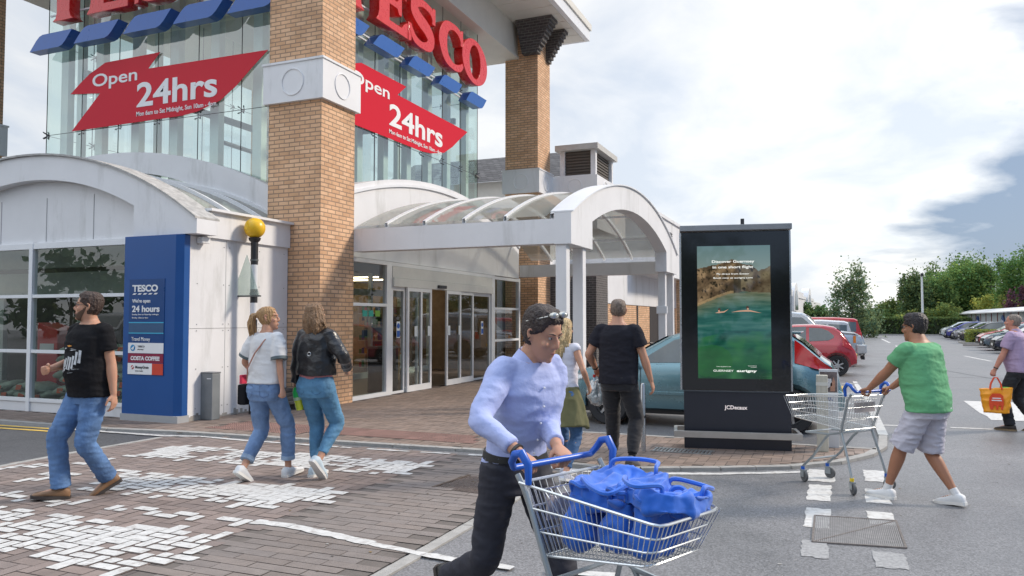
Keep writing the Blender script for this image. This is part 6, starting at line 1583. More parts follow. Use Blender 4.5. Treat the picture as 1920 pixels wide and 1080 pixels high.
    for s in (-1, 1):
        mb.sphere(HT((s * .012, .093, .082)), .009 * k, 8, 6)
        mb.sphere(HT((s * .028, .080, .141)), (.021 * k, .011 * k, .008 * k), 10, 6); mb.tube([HT((s * .018, .0845, .1305)), HT((s * .030, .0865, .1335)), HT((s * .043, .078, .1300))], [.002 * k, .0042 * k, .002 * k], 6)
        mb.sphere(HT((s * .043, .066, .088)), (.020 * k, .018 * k, .018 * k), 10, 6)
        c0 = HT((s * .0745, -.008, .105)); eb = MB(); pts_ = [HT((s * .074, .006, .128)), HT((s * .083, -.004, .140)), HT((s * .086, -.018, .128)), HT((s * .082, -.016, .105)), HT((s * .076, -.002, .080))]
        limb(mb, [(pts_[0], .005 * k), (pts_[1], .006 * k), (pts_[2], .0065 * k), (pts_[3], .006 * k), (pts_[4], .006 * k)], seg=8); mb.sphere(c0, .011 * k, 8, 6)
    mb.sphere(HT((0, .080, .008)), .017 * k, 10, 8); mb.sphere(HT((0, .089, .052)), (.020 * k, .010 * k, .008 * k), 10, 6); mb.sphere(HT((0, .088, .040)), (.018 * k, .010 * k, .007 * k), 10, 6)
    # hands: palm, four separate fingers, thumb
    for i, s in enumerate((-1, 1)):
        _, _, style, palm = hands[i][:4]; d = (WR[i] - ELB[i]).normalized()
        if len(hands[i]) > 4: d = Vector(hands[i][4]).normalized()
        pn_ = Vector(palm); pn_ = (pn_ - d * pn_.dot(d)).normalized(); side_ = d.cross(pn_) * (1 if s > 0 else -1)   # side_ points to the thumb
        w = WR[i]; hk = k * (.92 if fem else 1.)
        curl = {'relaxed': (.35, .5, .4), 'grip': (1.15, 1.35, .9), 'fist': (1.3, 1.5, 1.0), 'hook': (.9, 1.3, .9)}[style]
        for j in range(6):      # palm: overlapping flat rings
            pass
        rr = []
        for t, wd, th in ((-.012, .024, .019), (.01, .027, .018), (.035, .036, .017), (.06, .040, .016), (.082, .040, .014), (.092, .036, .011)):
            ring = []
            for q in range(14):
                a = 2 * PI * q / 14; ring.append(w + d * t * hk + side_ * math.cos(a) * wd * hk + pn_ * math.sin(a) * th * hk)
            rr.append(ring)
        mb.rings(rr)
        for f, (off, l, r_) in enumerate(((.0295, .92, .0088), (.0105, 1.0, .009), (-.0095, .95, .0088), (-.0285, .76, .0078))):
            b = w + (d * (.082 - abs(off - .0) * .18) + side_ * off) * hk; dd = d.copy(); P = [(b - dd * .02 * hk, r_ * hk), (b, r_ * 1.05 * hk)]; axr = side_ * (1)
            cur = b; an_ = 0; fan = off * (4.0 if style == 'relaxed' else 1.2)
            for q, (ln_, cu) in enumerate(zip((.043, .027, .021), curl)):
                an_ += cu * (1 + .10 * f - .1); v = (d * math.cos(an_) + pn_ * math.sin(an_) + side_ * fan * math.cos(an_)).normalized(); cur = cur + v * ln_ * l * hk; P.append((cur, r_ * (1 - .10 * (q + 1)) * hk))
            limb(mb, P, 4, 8)
        b = w + (d * .022 + side_ * .022 + pn_ * .004) * hk; t1 = (d * .55 + side_ * .75 + pn_ * (.25 if style == 'relaxed' else .6)).normalized(); t2 = (d * .85 + side_ * .25 + pn_ * (.35 if style == 'relaxed' else .9) - side_ * (.35 if style != 'relaxed' else 0)).normalized()
        P = [(b, .0135 * hk), (b + t1 * .036 * hk, .0115 * hk), (b + (t1 * .036 + t2 * .030) * hk, .0098 * hk), (b + (t1 * .036 + t2 * .052) * hk, .0082 * hk)]; limb(mb, P, 4, 8)
    body = mb.build('body', skin, e_, fix=False); remesh(body, voxel * k, 2)
    # face details
    fc = MB(); fd = MB()
    for s in (-1, 1):
        fc.sphere(HT((s * .030 * hs, .0755 * hs, .1225 * hs)), .0088 * k, 12, 8); fd.sphere(HT((s * .030 * hs, .0810 * hs, .1225 * hs)), .0052 * k, 10, 6)
    ew = smoothobj(fc.build('eyes', EYEW, e_)); smoothobj(fd.build('pupils', EYED, ew))
    lp_ = MB().tube([HT((-.024 * hs, .083 * hs, .046 * hs)), HT((0, .0975 * hs, .048 * hs)), HT((.024 * hs, .083 * hs, .046 * hs))], [.002 * k, .0052 * k, .002 * k], 8); smoothobj(lp_.build('lips', LIP, e_))
    # ---------------------------------------------------------------- hair
    if hair:
        hm = mat(hair['name'], hair['col'], .5, var=.45, vscale=26, stretch=(3, 3, .4), bump=.6, bscale=85); th = hair.get('th', .010); kind = hair['kind']
        def hf(z, a):
            a = abs((a + PI) % (2 * PI) - PI); 
            if kind == 'buzz': line = np.interp(a, [0, .7, .95, 1.25, 1.5, 1.75, PI], [.195, .185, .15, .13, .115, .055, .035])
            elif kind in ('short', 'thick'): line = np.interp(a, [0, .7, .95, 1.25, 1.5, 1.75, PI], [.182, .178, .14, .115, .105, .045, .025])
            else: line = np.interp(a, [0, .6, .9, 1.2, 1.6, PI], [.19, .175, .12, .06, .03, .0])
            f = (z - line) / .018; f = min(1, max(-1, f)); t = th * (1 + hair.get('crown', .6) * max(0, (z - .14) / .09)); 
            nz = .25 * noise.noise(Vector((math.sin(a) * 9, math.cos(a) * 9, z * 14)))
            return -.012 + (t + .012) * max(0, f) * (1 + nz) if f > 0 else -.012
        hb = MB().rings([[HT(v * hs) for v in r_] for r_ in dense_head(hf, 4, 56)]); 
        rn = random.Random(hair.get('seed', 1))
        if kind == 'thick' or kind == 'short':
            for q in range(150 if kind == 'thick' else 90):     # tufts
                a = rn.uniform(-1, 1) * PI; z = rn.uniform(.13 if abs(a) < 1.6 else .06, .215)
                w_ = float(np.interp(z, [h[0] for h in HEAD], [h[1] for h in HEAD])); yf = float(np.interp(z, [h[0] for h in HEAD], [h[2] for h in HEAD])); yb = float(np.interp(z, [h[0] for h in HEAD], [h[3] for h in HEAD]))
                if abs(a) < .75 and z < .19: continue
                if abs(a) < 1.5 and z < .15: continue
                p = Vector((math.sin(a) * (w_ + th * .6), (yf + yb) / 2 + math.cos(a) * ((yf - yb) / 2 + th * .6), z + th * .6 * max(0, (z - .17) / .05))); fl = Vector((math.sin(a) * .006, .012 if z > .17 else 0, -.018 if z < .17 else .004)) * 1.3
                hb.tube([HT(p * hs), HT((p + fl * .5) * hs + Vector((math.sin(a) * .003, 0, .002))), HT((p + fl) * hs)], [.0045 * k, .0038 * k, .0012 * k], 5)
        if 'locks' in hair:
            for q in range(hair.get('n', 110)):
                a = rn.uniform(*hair.get('arc', (1.0, PI))) * rn.choice((-1, 1)); z = rn.uniform(.10, .20)
                w_ = float(np.interp(z, [h[0] for h in HEAD], [h[1] for h in HEAD])); yf = float(np.interp(z, [h[0] for h in HEAD], [h[2] for h in HEAD])); yb = float(np.interp(z, [h[0] for h in HEAD], [h[3] for h in HEAD]))
                p = Vector((math.sin(a) * (w_ + .006), (yf + yb) / 2 + math.cos(a) * ((yf - yb) / 2 + .006), z)) * hs
                hair['locks'](hb, HT, TT, p, a, rn, k)
        ho_ = hb.build('hair', hm, e_, fix=False); remesh(ho_, .0055 * k, 1); crumple(ho_, .003, 60, 3, (1, 1, .25))
    if beard:
        hm2 = mat(beard[0], beard[1], .7, var=.3, vscale=30)
        def bf(z, a):
            a = abs((a + PI) % (2 * PI) - PI); up_ = np.interp(a, [0, .3, .5, 1.0, 1.45], [.070, .068, .045, .075, .12]); mouth = a < .28 and .034 < z < .058
            return .0028 if (z < up_ and a < 1.5 and not mouth) else -.008
        smoothobj(MB().rings([[HT(v) for v in r_] for r_ in dense_head(bf, 4, 56)]).build('beard', hm2, e_))
    br_ = MB()
    for s in (-1, 1): br_.tube([HT((s * .014 * hs, .0905 * hs, .1415 * hs)), HT((s * .030 * hs, .0885 * hs, .1475 * hs)), HT((s * .048 * hs, .074 * hs, .1430 * hs))], [.0028 * k, .0036 * k, .0016 * k], 6)
    smoothobj(br_.build('eyebrows', MATS[hair['name']] if hair else EYED, e_))
    if glasses:
        g = MB()
        for s in (-1, 1):
            g.tube([HT((s * .031 + .023 * math.cos(t), .100 - .35 * abs(.023 * math.cos(t) * s + .031) ** 1.1 * .3, .122 + .016 * math.sin(t))) for t in np.linspace(0, 2 * PI, 19)[:-1]], .0018 * k, 5, closed=True)
            g.tube([HT((s * .054, .092, .126)), HT((s * .078, .05, .126)), HT((s * .082, -.01, .126))], .0018 * k, 5)
        g.tube([HT((-.009, .1, .124)), HT((.009, .1, .124))], .0018 * k, 5); g.build('glasses', BLK2, e_)
    # ---------------------------------------------------------------- clothes
    if legs:
        m = legs['mat']; mb = MB(); x0 = legs.get('waist', 1.0); tor = legs.get('off', .014)
        torso(mb, interp_rows(.80, x0, tor, 8)); tl_ = legs.get('r', (.100, .093, .072, .068, .058, .054)); end = legs.get('end', .93)
        for i in (0, 1):
            h_, kn, an = HIP[i], KN[i], AN[i]; P = [(h_ + Vector((0, 0, .035)), tl_[0] * k), (h_.lerp(kn, .3), tl_[1] * k), (h_.lerp(kn, .7), (tl_[1] * .5 + tl_[2] * .5) * k), (kn, tl_[2] * k)]
            if legs.get('shorts'): 
                q = legs['shorts']; P = [(h_ + Vector((0, 0, .035)), tl_[0] * k), (h_.lerp(kn, .3), tl_[1] * k), (h_.lerp(kn, .65), tl_[2] * k)]
                if q > 1: P += [(kn, tl_[3] * k), (kn.lerp(an, q - 1), tl_[4] * k)]
                else: P += [(h_.lerp(kn, q), tl_[3] * k)]
                Q = cat(P, 5); mb.tube([Vector(z_[:3]) for z_ in Q], [z_[3] for z_ in Q], 22); continue
            P += [(kn.lerp(an, .3), tl_[3] * k), (kn.lerp(an, .65), tl_[4] * k), (kn.lerp(an, end), tl_[5] * k)]
            Q = cat(P, 5); mb.tube([Vector(z_[:3]) for z_ in Q], [z_[3] for z_ in Q], 22)
        o = mb.build('shorts' if legs.get('shorts') else legs.get('name', 'trousers'), m, e_, fix=False); remesh(o, .008 * k, 2); crumple(o, legs.get('fold', .0055) * .8, 9, 5, (.8, .8, 2.2)); crumple(o, .0010, 34, 2, (1, 1, 2), False)
        if legs.get('belt'):
            mb = MB(); torso(mb, [(x0 - .035, *[t + tor + .004 for t in interp_rows(x0 - .035, x0, 0, 1)[0][1:3]], 0), (x0 + .004, *[t + tor + .004 for t in interp_rows(x0, x0 + .01, 0, 1)[0][1:3]], 0)]); smoothobj(mb.build('belt', legs['belt'], e_), .8)
        if legs.get('cuffs'):
            mb = MB()
            for i in (0, 1):
                a, b = KN[i].lerp(AN[i], end - .10), KN[i].lerp(AN[i], end + .01); mb.tube([a, a.lerp(b, .1), b.lerp(a, .1), b], [tl_[5] * k * .98, tl_[5] * k + .007, tl_[5] * k + .007, tl_[5] * k * .98], 22)
            smoothobj(mb.build('turn_ups', legs['cuffs'], e_, fix=False), .7)
        if legs.get('pockets'):
            mb = MB()
            for s in (-1, 1):
                P = [TT((s * .045 + s * dx * 1, 0, z_)) for dx, z_ in ((0, .955), (.085, .96), (.085, .86), (.04, .835), (0, .86))]; Q = []
                for p in P:
                    zz_ = (p.z / k - zc); row = [float(np.interp(zz_, [t[0] for t in TB], [t[j] for t in TB])) for j in (1, 2, 3)]; w_, d_ = (row[0] + tor) * bw, row[1] + tor
                    fx = min(.98, abs(p.x / k) / w_); Q.append(Vector((p.x, (row[2] - d_ * (1 - fx ** 2.2) ** .5) * k - .006, p.z)))
                mb.tube(Q, .0022, 4, closed=True)
            mb.build('back_pockets', legs['pockets'], e_)
    if top:
        m = top['mat']; z0 = top.get('hem', .90); off = top.get('off', .016); lo = top.get('loose', (.16, .11))
        mb = MB(); rows_ = interp_rows(z0, top.get('neck', 1.472), lambda z: off * (1 - .75 * max(0, min(1, (z - 1.40) / .07))), 16, lambda z: (lo[0], lo[1]) if z < 1.40 else (0, 0)); torso(mb, rows_)
        sl = top.get('sleeve', .55); rs_ = list(top.get('sr', (.078, .074, .070, .055, .042))); rs_[0] = max(rs_[0] * .84, .060 if fem else .071)
        for i in (0, 1):
            s = (-1, 1)[i]; inner = TT((s * (sx - .05) * bw, -.012, 1.40)); el, wr_ = ELB[i], WR[i]; P = [(inner, rs_[0] * k), (SH[i] + Vector((0, 0, -.004)), rs_[0] * k)]
            if sl <= 1: P += [(SH[i].lerp(el, sl * .5), rs_[1] * k), (SH[i].lerp(el, sl), rs_[2] * k)]
            else: P += [(SH[i].lerp(el, .5), rs_[1] * k), (el, rs_[2] * k), (el.lerp(wr_, (sl - 1) * .5), rs_[3] * k), (el.lerp(wr_, sl - 1), rs_[4] * k)]
            if sl > 0: Q = cat(P, 5); mb.tube([Vector(z_[:3]) for z_ in Q], [z_[3] for z_ in Q], 20)
        o = mb.build(top.get('name', 'shirt'), m, e_, fix=False); remesh(o, .008 * k, 3); crumple(o, top.get('fold', .007) * .75, top.get('fs', 8) * .8, 7, top.get('fd', (.8, .8, 2.0))); crumple(o, .0012, 28, 1, (1, 1, 2), False)
        if top.get('hemband'):
            mb = MB()
            for i in (0, 1):
                a, b = SH[i].lerp(ELB[i], sl - .09), SH[i].lerp(ELB[i], sl + .01); mb.tube([a, b], [rs_[2] * k + .004] * 2, 22)
            smoothobj(mb.build('sleeve_bands', top['hemband'], e_), .8)
        if top.get('collar'):
            mb = MB(); n = 26; r1, r2, r3 = [], [], []
            for j in range(n + 1):
                a = -PI / 2 + .35 + (2 * PI - .7) * j / n - PI; a = PI / 2 + .45 + (2 * PI - .9) * j / n
                ca, sa = math.cos(a), math.sin(a); dip = .055 * max(0, sa) ** 2
                r1.append(TT((.064 * ca, -.008 + .062 * sa, 1.475 - dip))); r2.append(TT((.068 * ca, -.010 + .068 * sa, 1.515 - dip))); r3.append(TT((.092 * ca, -.012 + .090 * sa, 1.462 - dip * 1.15)))
            mb.rings([r1, r2, r3], caps=False, closed=False); c_ = mb.build('collar', top['collar'], e_, fix=False); sm = c_.modifiers.new('t', 'SOLIDIFY'); sm.thickness = .004; me = mesh_of(c_); c_.modifiers.clear(); c_.data = me; smoothobj(c_, .8)
            pk = MB()
            for i in range(6): pk.sphere(TT((0, (.145 if i > 0 else .12) * bw + .012, 1.38 - i * .085)), .0055 * k, 8, 6)
            pk.build('buttons', LOGOW, e_)
    if shoes:
        for i in (0, 1):
            M_ = FT[i]; up = MB(); fw = shoes.get('w', 1.)
            rr = []
            for y, w, h, zb_ in ((-.075, .020, .055, .012), (-.066, .033, .085, .010), (-.03, .040, .100, .010), (.01, .041, .098, .010), (.05, .043, .080, .010), (.09, .047, .066, .010), (.13, .050, .055, .010), (.165, .047, .046, .010), (.192, .036, .036, .012), (.205, .018, .026, .014)):
                ring = []
                for j in range(18):
                    a = 2 * PI * j / 18; ca, sa = math.cos(a), math.sin(a)
                    ring.append((M_ @ Vector((w * fw * math.copysign(abs(ca) ** .7, ca) + (.004 if i else -.004) * (y / .1), y, zb_ + (h - zb_) * (.5 + .5 * math.copysign(abs(sa) ** .7, sa))))) * k)
                rr.append(ring)
            up.rings(rr); so = smoothobj(up.build('shoe', shoes['mat'], e_), 1.2)
            rr = []
            for y, w in ((-.082, .020), (-.070, .036), (-.03, .042), (.03, .043), (.09, .050), (.14, .053), (.175, .048), (.202, .036), (.214, .016)):
                rr.append([(M_ @ Vector((x_ * w * fw, y, z_))) * k for x_, z_ in ((-1, 0.0), (1, 0.0), (1, .026), (-1, .026))])
            smoothobj(MB().rings(rr).build('sole', shoes['sole'], so), .6)
            if shoes.get('laces'):
                lc = MB()
                for y in (.035, .055, .075, .095): lc.tube([(M_ @ Vector((-.022, y, .088 - (y - .035) * .4))) * k, (M_ @ Vector((.022, y + .012, .086 - (y - .035) * .4))) * k], .0032, 5)
                lc.build('laces', shoes['laces'], so)
            if shoes.get('sock'):
                a, b = AN[i], AN[i].lerp(KN[i], .13); smoothobj(MB().tube([a - (b - a) * .3, a, b], [.036 * k, .038 * k, .037 * k], 16).build('sock', shoes['sock'], e_), 1.)
    return dict(e=e_, TT=TT, HT=HT, SH=SH, ELB=ELB, WR=WR, KN=KN, AN=AN, HIP=HIP, k=k, FT=FT)
def denim(n, c): return mat(n, c, .8, var=.38, vscale=4.5, bump=.5, bscale=16, dirt=((min(c[0] * 2.1, .6), min(c[1] * 1.8, .6), min(c[2] * 1.5, .7)), .32, 7, .50))
BLACKT = mat('black_cotton', (.010, .010, .012), .9, var=.15, bump=.5, bscale=13, spec=.2); CHARC = mat('charcoal_cotton', (.020, .020, .027), .9, var=.15, bump=.5, bscale=13, spec=.2)
WHITET = mat('white_cotton', (.66, .66, .66), .85, var=.05, bump=.5, bscale=12); NAVY = mat('navy_trousers', (.018, .019, .030), .75, var=.15); BROWN = mat('tan_leather', (.22, .12, .06), .6, var=.2); DSOLE = mat('dark_sole', (.05, .04, .035), .7)
WSH = mat('white_canvas', (.66, .67, .68), .7, var=.08); WSOLE = mat('white_rubber', (.70, .69, .66), .6, var=.05); WATCH = mat('watch_black', (.015, .015, .015), .3)
def bracelet(P, i, m, name='watch', w=.012, r_=.033, f=.93):
    a = P['ELB'][i].lerp(P['WR'][i], f - .02); b = P['ELB'][i].lerp(P['WR'][i], f + .03); smoothobj(MB().tube([a, b], [r_ * P['k']] * 2, 18).build(name, m, P['e']), .8)
def on_handle(cart, loc, rz, H, t, s):
    """wrist target in a person's own frame (height 1.75) for a hand closed on a trolley handle; t runs across the handle"""
    Mc = Matrix.Translation(cart.location) @ Matrix.Rotation(cart.rotation_euler.z, 4, 'Z') @ Matrix.Scale(cart.scale[0], 4)
    w = Mc @ Vector((-.06, t, 1.02)); Mp = Matrix.Translation(loc) @ Matrix.Rotation(rz, 4, 'Z'); p = (Mp.inverted() @ w) / (H / 1.75)
    return (p.x, p.y - .085, p.z + .040)
# ---- man in black printed T-shirt, walking left
PA = person('bearded man in glasses, black printed T-shirt and blue jeans, striding left over the crossing', (-6.02, 4.82, .012), R(176), 1.80, pelvis=.94, lean=.03, head=(R(-46), -.10), build=1.03, belly=.035,
    feet=[(-.06, -.22, R(-30), .50, .0), (.12, .16, R(-40), -.10, .0)], hands=[((-.25, -.06, .80), (-.3, -1, 0), 'relaxed', (1, .3, 0)), ((.15, .25, 1.09), (.5, -1, -.5), 'fist', (-.9, .2, 0))],
    top=dict(mat=BLACKT, hem=.86, loose=(.172, .130), off=.024, sleeve=.62, sr=(.080, .078, .076)), legs=dict(mat=denim('jeans_mid_blue', (.085, .17, .34)), waist=.98, r=(.104, .100, .082, .076, .075, .078), end=.97),
    shoes=dict(mat=BROWN, sole=DSOLE, w=1.05), hair=dict(kind='short', name='hair_dark_brown', col=(.05, .028, .02), th=.011), beard=('beard_brown', (.10, .055, .035)), glasses=True)
def shirt_print(P):      # worn chest print: pale shapes following the front of the shirt
    TTf = P['TT']; PM = mat('print_pale_grey', (.48, .50, .52), .7, var=.35, vscale=30); PO = mat('print_orange', (.6, .25, .03), .7); r_ = random.Random(2)
    from mathutils.bvhtree import BVHTree
    sh = [o for o in kids(P['e']) if o.name.startswith('shirt')][0]; bv = BVHTree.FromPolygons([v.co[:] for v in sh.data.vertices], [p.vertices[:] for p in sh.data.polygons])
    def patch(pts, m, nm, par=sh):
        Q = []
        for x, z in pts:
            o = TTf((x, .5, z)); d = (TTf((x, 0, z)) - o).normalized(); h = bv.ray_cast(o, d); Q.append((h[0] if h[0] else o) - d * .004)
        c = sum(Q, Vector()) / len(Q); mb = MB().add([tuple(c)] + [tuple(q) for q in Q], [(0, 1 + i, 1 + (i + 1) % len(Q)) for i in range(len(Q))]); o = mb.build(nm, m, par, fix=False); return o
    for i in range(7):
        x = -.115 + i * .030; z = 1.20 - .012 * i + r_.uniform(-.012, .012)
        patch([(x, z + .045), (x + .024, z + .050), (x + .020, z - .01), (x + .026, z - .055), (x + .004, z - .060), (x + .002, z)], PM, 'shirt_print')
    for z, x0, x1 in ((1.262, -.07, .09), (1.105, -.11, .06), (1.075, -.06, .11)): patch([(x0, z), (x0 + .05, z + .010), (x1, z + .016), (x1 + .01, z + .006), (x0 + .06, z - .006)], PM, 'shirt_print')
    patch([(-.01, 1.295), (.03, 1.302), (.07, 1.295), (.03, 1.285)], PO, 'shirt_print')
shirt_print(PA)
# ---- woman in white top with ponytail
def ponytail(hb, HT, TT, p, a, rn, k):
    tie = Vector((0, -.105, .150)); j = Vector((rn.gauss(0, .012), rn.gauss(0, .010), rn.gauss(0, .012)))
    hb.tube([HT(p), HT(p.lerp(tie, .5) + Vector((math.sin(a) * .012, -.012, .01))), HT(tie + j * .5), HT(tie + Vector((0, -.045, -.02)) + j), HT(tie + Vector((-.01, -.060, -.10)) + j * 1.6), HT(tie + Vector((-.02, -.045, -.19 - rn.uniform(0, .05))) + j * 1.6)], [.006 * k, .006 * k, .005 * k, .008 * k, .008 * k, .002 * k], 5)
PB = person('woman with a blonde ponytail, loose white top and rolled blue jeans, walking away', (-5.07, 5.98, .012), R(0), 1.70, 'f', pelvis=.935, head=(R(-62), -.03), lean=.02,
    feet=[(-.12, -.24, 0, .60, 0), (.10, .24, 0, -.10, 0)], hands=[((-.25, .16, 1.00), (-.5, -1, 0), 'relaxed', (1, 0, 0)), ((.27, -.06, .76), (.4, -1, 0), 'fist', (-1, .2, 0))],
    top=dict(mat=WHITET, hem=.97, loose=(.165, .115), off=.022, sleeve=.80, sr=(.078, .080, .078), name='blouse', fold=.006, hemband=mat('grey_band', (.10, .13, .14), .7)), legs=dict(mat=denim('jeans_light_blue', (.14, .23, .40)), waist=1.02, r=(.102, .096, .076, .073, .066, .062), end=.80, cuffs=denim('jeans_turn_up', (.26, .36, .50)), pockets=denim('jeans_stitch', (.09, .14, .26))),
    shoes=dict(mat=WSH, sole=WSOLE, laces=WSOLE), hair=dict(kind='long', name='hair_honey_blonde', col=(.36, .21, .09), th=.007, crown=.3, locks=ponytail, n=120, arc=(.3, PI)))
kB = PB['k']; TTb = PB['TT']
st_ = MB().tube([TTb((.115, .02, 1.475)), TTb((.06, -.105, 1.40)), TTb((-.02, -.150, 1.27)), TTb((-.11, -.145, 1.12)), TTb((-.19, -.05, .99)), TTb((-.21, .05, .97))], .007, 6); tag(st_.build('bag_strap', mat('strap_pink_tan', (.42, .20, .15), .5)), 'thin pinkish strap across the back of the white top', 'strap').parent = PB['e']
hbg = empty('handbag', (PB['e'].location.x - .27, PB['e'].location.y + .06, .86), label='small dark handbag with a pink tag on the left hip of the ponytailed woman', cat='handbag'); MB().box(-.05, .05, -.10, .10, -.14, .06).build('bag_body', BLACKT, hbg, bevel=.02); MB().box(-.06, -.03, -.06, .02, .06, .15).build('tag', mat('tag_pink', (.65, .04, .10), .5), hbg, bevel=.008)
for o in kids(PB['e']):
    if o.name.startswith('bag_strap'): del o['label']; del o['category']
# ---- woman in black leather jacket
def wavy(hb, HT, TT, p, a, rn, k):
    end = Vector((p.x * 1.25 + rn.gauss(0, .012), p.y - .012 + rn.gauss(0, .012), -.045 - rn.uniform(0, .06))); mid = p.lerp(end, .5) + Vector((math.sin(a) * .022, -.020, 0))
    w = rn.uniform(-.008, .008); hb.tube([HT(p), HT(p.lerp(mid, .5) + Vector((w, -.006, 0))), HT(mid + Vector((-w, 0, 0))), HT(mid.lerp(end, .55) + Vector((w * 1.5, 0, 0))), HT(end)], [.007 * k, .009 * k, .009 * k, .008 * k, .0025 * k], 5)
LEATH = mat('black_leather', (.014, .014, .016), .33, var=.2, vscale=12, bump=.25, bscale=70, coat=.15)
PC = person('woman with wavy brown hair in a black leather jacket and tight blue jeans', (-4.66, 6.22, .012), R(4), 1.73, 'f', pelvis=.945, head=(R(-12), -.22), lean=-.02, build=1.04,
    feet=[(-.075, .10, 0, 0, 0), (.06, -.16, R(-8), .85, .05)], hands=[((-.27, .02, .80), (-.5, -1, 0), 'grip', (1, 0, 0)), ((.25, .17, 1.07), (.8, -.8, -.2), 'fist', (-1, 0, 0))],
    top=dict(mat=LEATH, hem=1.02, loose=(.170, .125), off=.024, sleeve=1.93, sr=(.080, .068, .062, .056, .048), name='leather_jacket', fold=.011, fs=9, fd=(1, 1, 1.2)), legs=dict(mat=denim('jeans_sky_blue', (.085, .22, .37)), waist=1.01, off=.010, r=(.102, .095, .076, .068, .054, .046), end=.82, fold=.004, pockets=denim('jeans_stitch_dark', (.05, .12, .22))),
    shoes=dict(mat=mat('silver_white_trainer', (.50, .60, .66), .6, var=.1), sole=WSOLE), hair=dict(kind='long', name='hair_brown_highlights', col=(.20, .115, .058), th=.010, crown=.4, locks=wavy, n=190, arc=(.75, PI)))
mb = MB(); f_ = PC['TT']
rr = [[f_((.172 * math.cos(a), -.006 + .120 * math.sin(a), z)) for a in np.linspace(0, 2 * PI, 25)[:-1]] for z in (.985, 1.01, 1.05)]; o = mb.rings(rr).build('pink_top', mat('pink_cotton', (.52, .20, .22), .8), PC['e'])
ring_ = MB().tube([f_((.02 + .018 * math.cos(a), -.155, 1.235 + .018 * math.sin(a))) for a in np.linspace(0, 2 * PI, 13)[:-1]], .004, 5, closed=True); ring_.build('jacket_ring', STEEL, PC['e'])
# bottle in her left hand
wl_ = PC['e'].matrix_basis @ PC['WR'][0] if False else (Matrix.Translation(PC['e'].location) @ Matrix.Rotation(PC['e'].rotation_euler.z, 4, 'Z')) @ PC['WR'][0]
bt = empty('drinks_bottle', (wl_.x + .045, wl_.y + .02, wl_.z - .255), label='green lidded drinks bottle with yellow liquid held by the woman in the leather jacket', cat='bottle'); bt.rotation_euler = (.12, -.12, 0)
smoothobj(MB().lathe([(.001, 0), (.036, 0), (.040, .02), (.044, .10), (.046, .13)], n=22).build('bottle_body', mat('yellow_drink', (.55, .62, .03), .2, var=.05, coat=.5), bt), .8)
smoothobj(MB().lathe([(.047, .13), (.048, .15), (.046, .185), (.038, .20), (.030, .225), (.001, .23)], n=22).build('lid', mat('green_lid', (.02, .50, .10), .35), bt), .8); smoothobj(MB().lathe([(.0465, .10), (.0475, .13)], n=22, caps=False).build('clear_band', mat('pale_green_plastic', (.45, .6, .4), .3), bt))
# ---- man in pale blue shirt pushing the full trolley
LBS = mat('pale_blue_shirt', (.40, .46, .74), .75, var=.05, vscale=3, bump=.7, bscale=11)
DL, DR, DH = (-1.42, 3.45, 0), R(-122), 1.70
PD = person('dark haired man in a pale blue shirt, sunglasses on his head, pushing the full trolley', DL, DR, DH, pelvis=.90, lean=.30, build=.94, head=(R(14), .12), group='people with shopping trolleys', voxel=.006,
    feet=[(-.10, .36, 0, 0, 0), (.12, -.56, 0, 1.0, .10)], hands=[(on_handle(CART, DL, DR, DH, .10, -1), (-.5, -1, -.1), 'grip', (0, 0, -1), (.15, 1, -.45)), (on_handle(CART, DL, DR, DH, -.15, 1), (.9, -1, .1), 'grip', (0, 0, -1), (-.15, 1, -.45))],
    top=dict(mat=LBS, hem=.93, loose=(.152, .108), off=.015, sleeve=1.84, sr=(.072, .060, .053, .048, .040), name='shirt', fold=.009, fs=7, collar=LBS, neck=1.480), legs=dict(mat=NAVY, waist=1.0, r=(.100, .092, .074, .068, .060, .060), end=1.02, belt=mat('black_belt', (.012, .012, .012), .4)),
    shoes=dict(mat=mat('black_shoe', (.02, .02, .02), .3), sole=DSOLE), hair=dict(kind='thick', name='hair_black_brown', col=(.035, .022, .018), th=.012))
HTd = PD['HT']; mb = MB()
for s in (-1, 1): mb.sphere(HTd((s * .034, .062, .232)), (.026, .022, .016), 12, 8)
mb.tube([HTd((-.06, .05, .225)), HTd((-.082, -.01, .185)), HTd((-.08, -.05, .16))], .003, 5); mb.tube([HTd((.06, .05, .225)), HTd((.082, -.01, .185)), HTd((.08, -.05, .16))], .003, 5)
smoothobj(mb.build('sunglasses', mat('mirror_lens', (.45, .45, .42), .15, metal=.7), PD['e'])); bracelet(PD, 1, WATCH, r_=.034, f=.95)
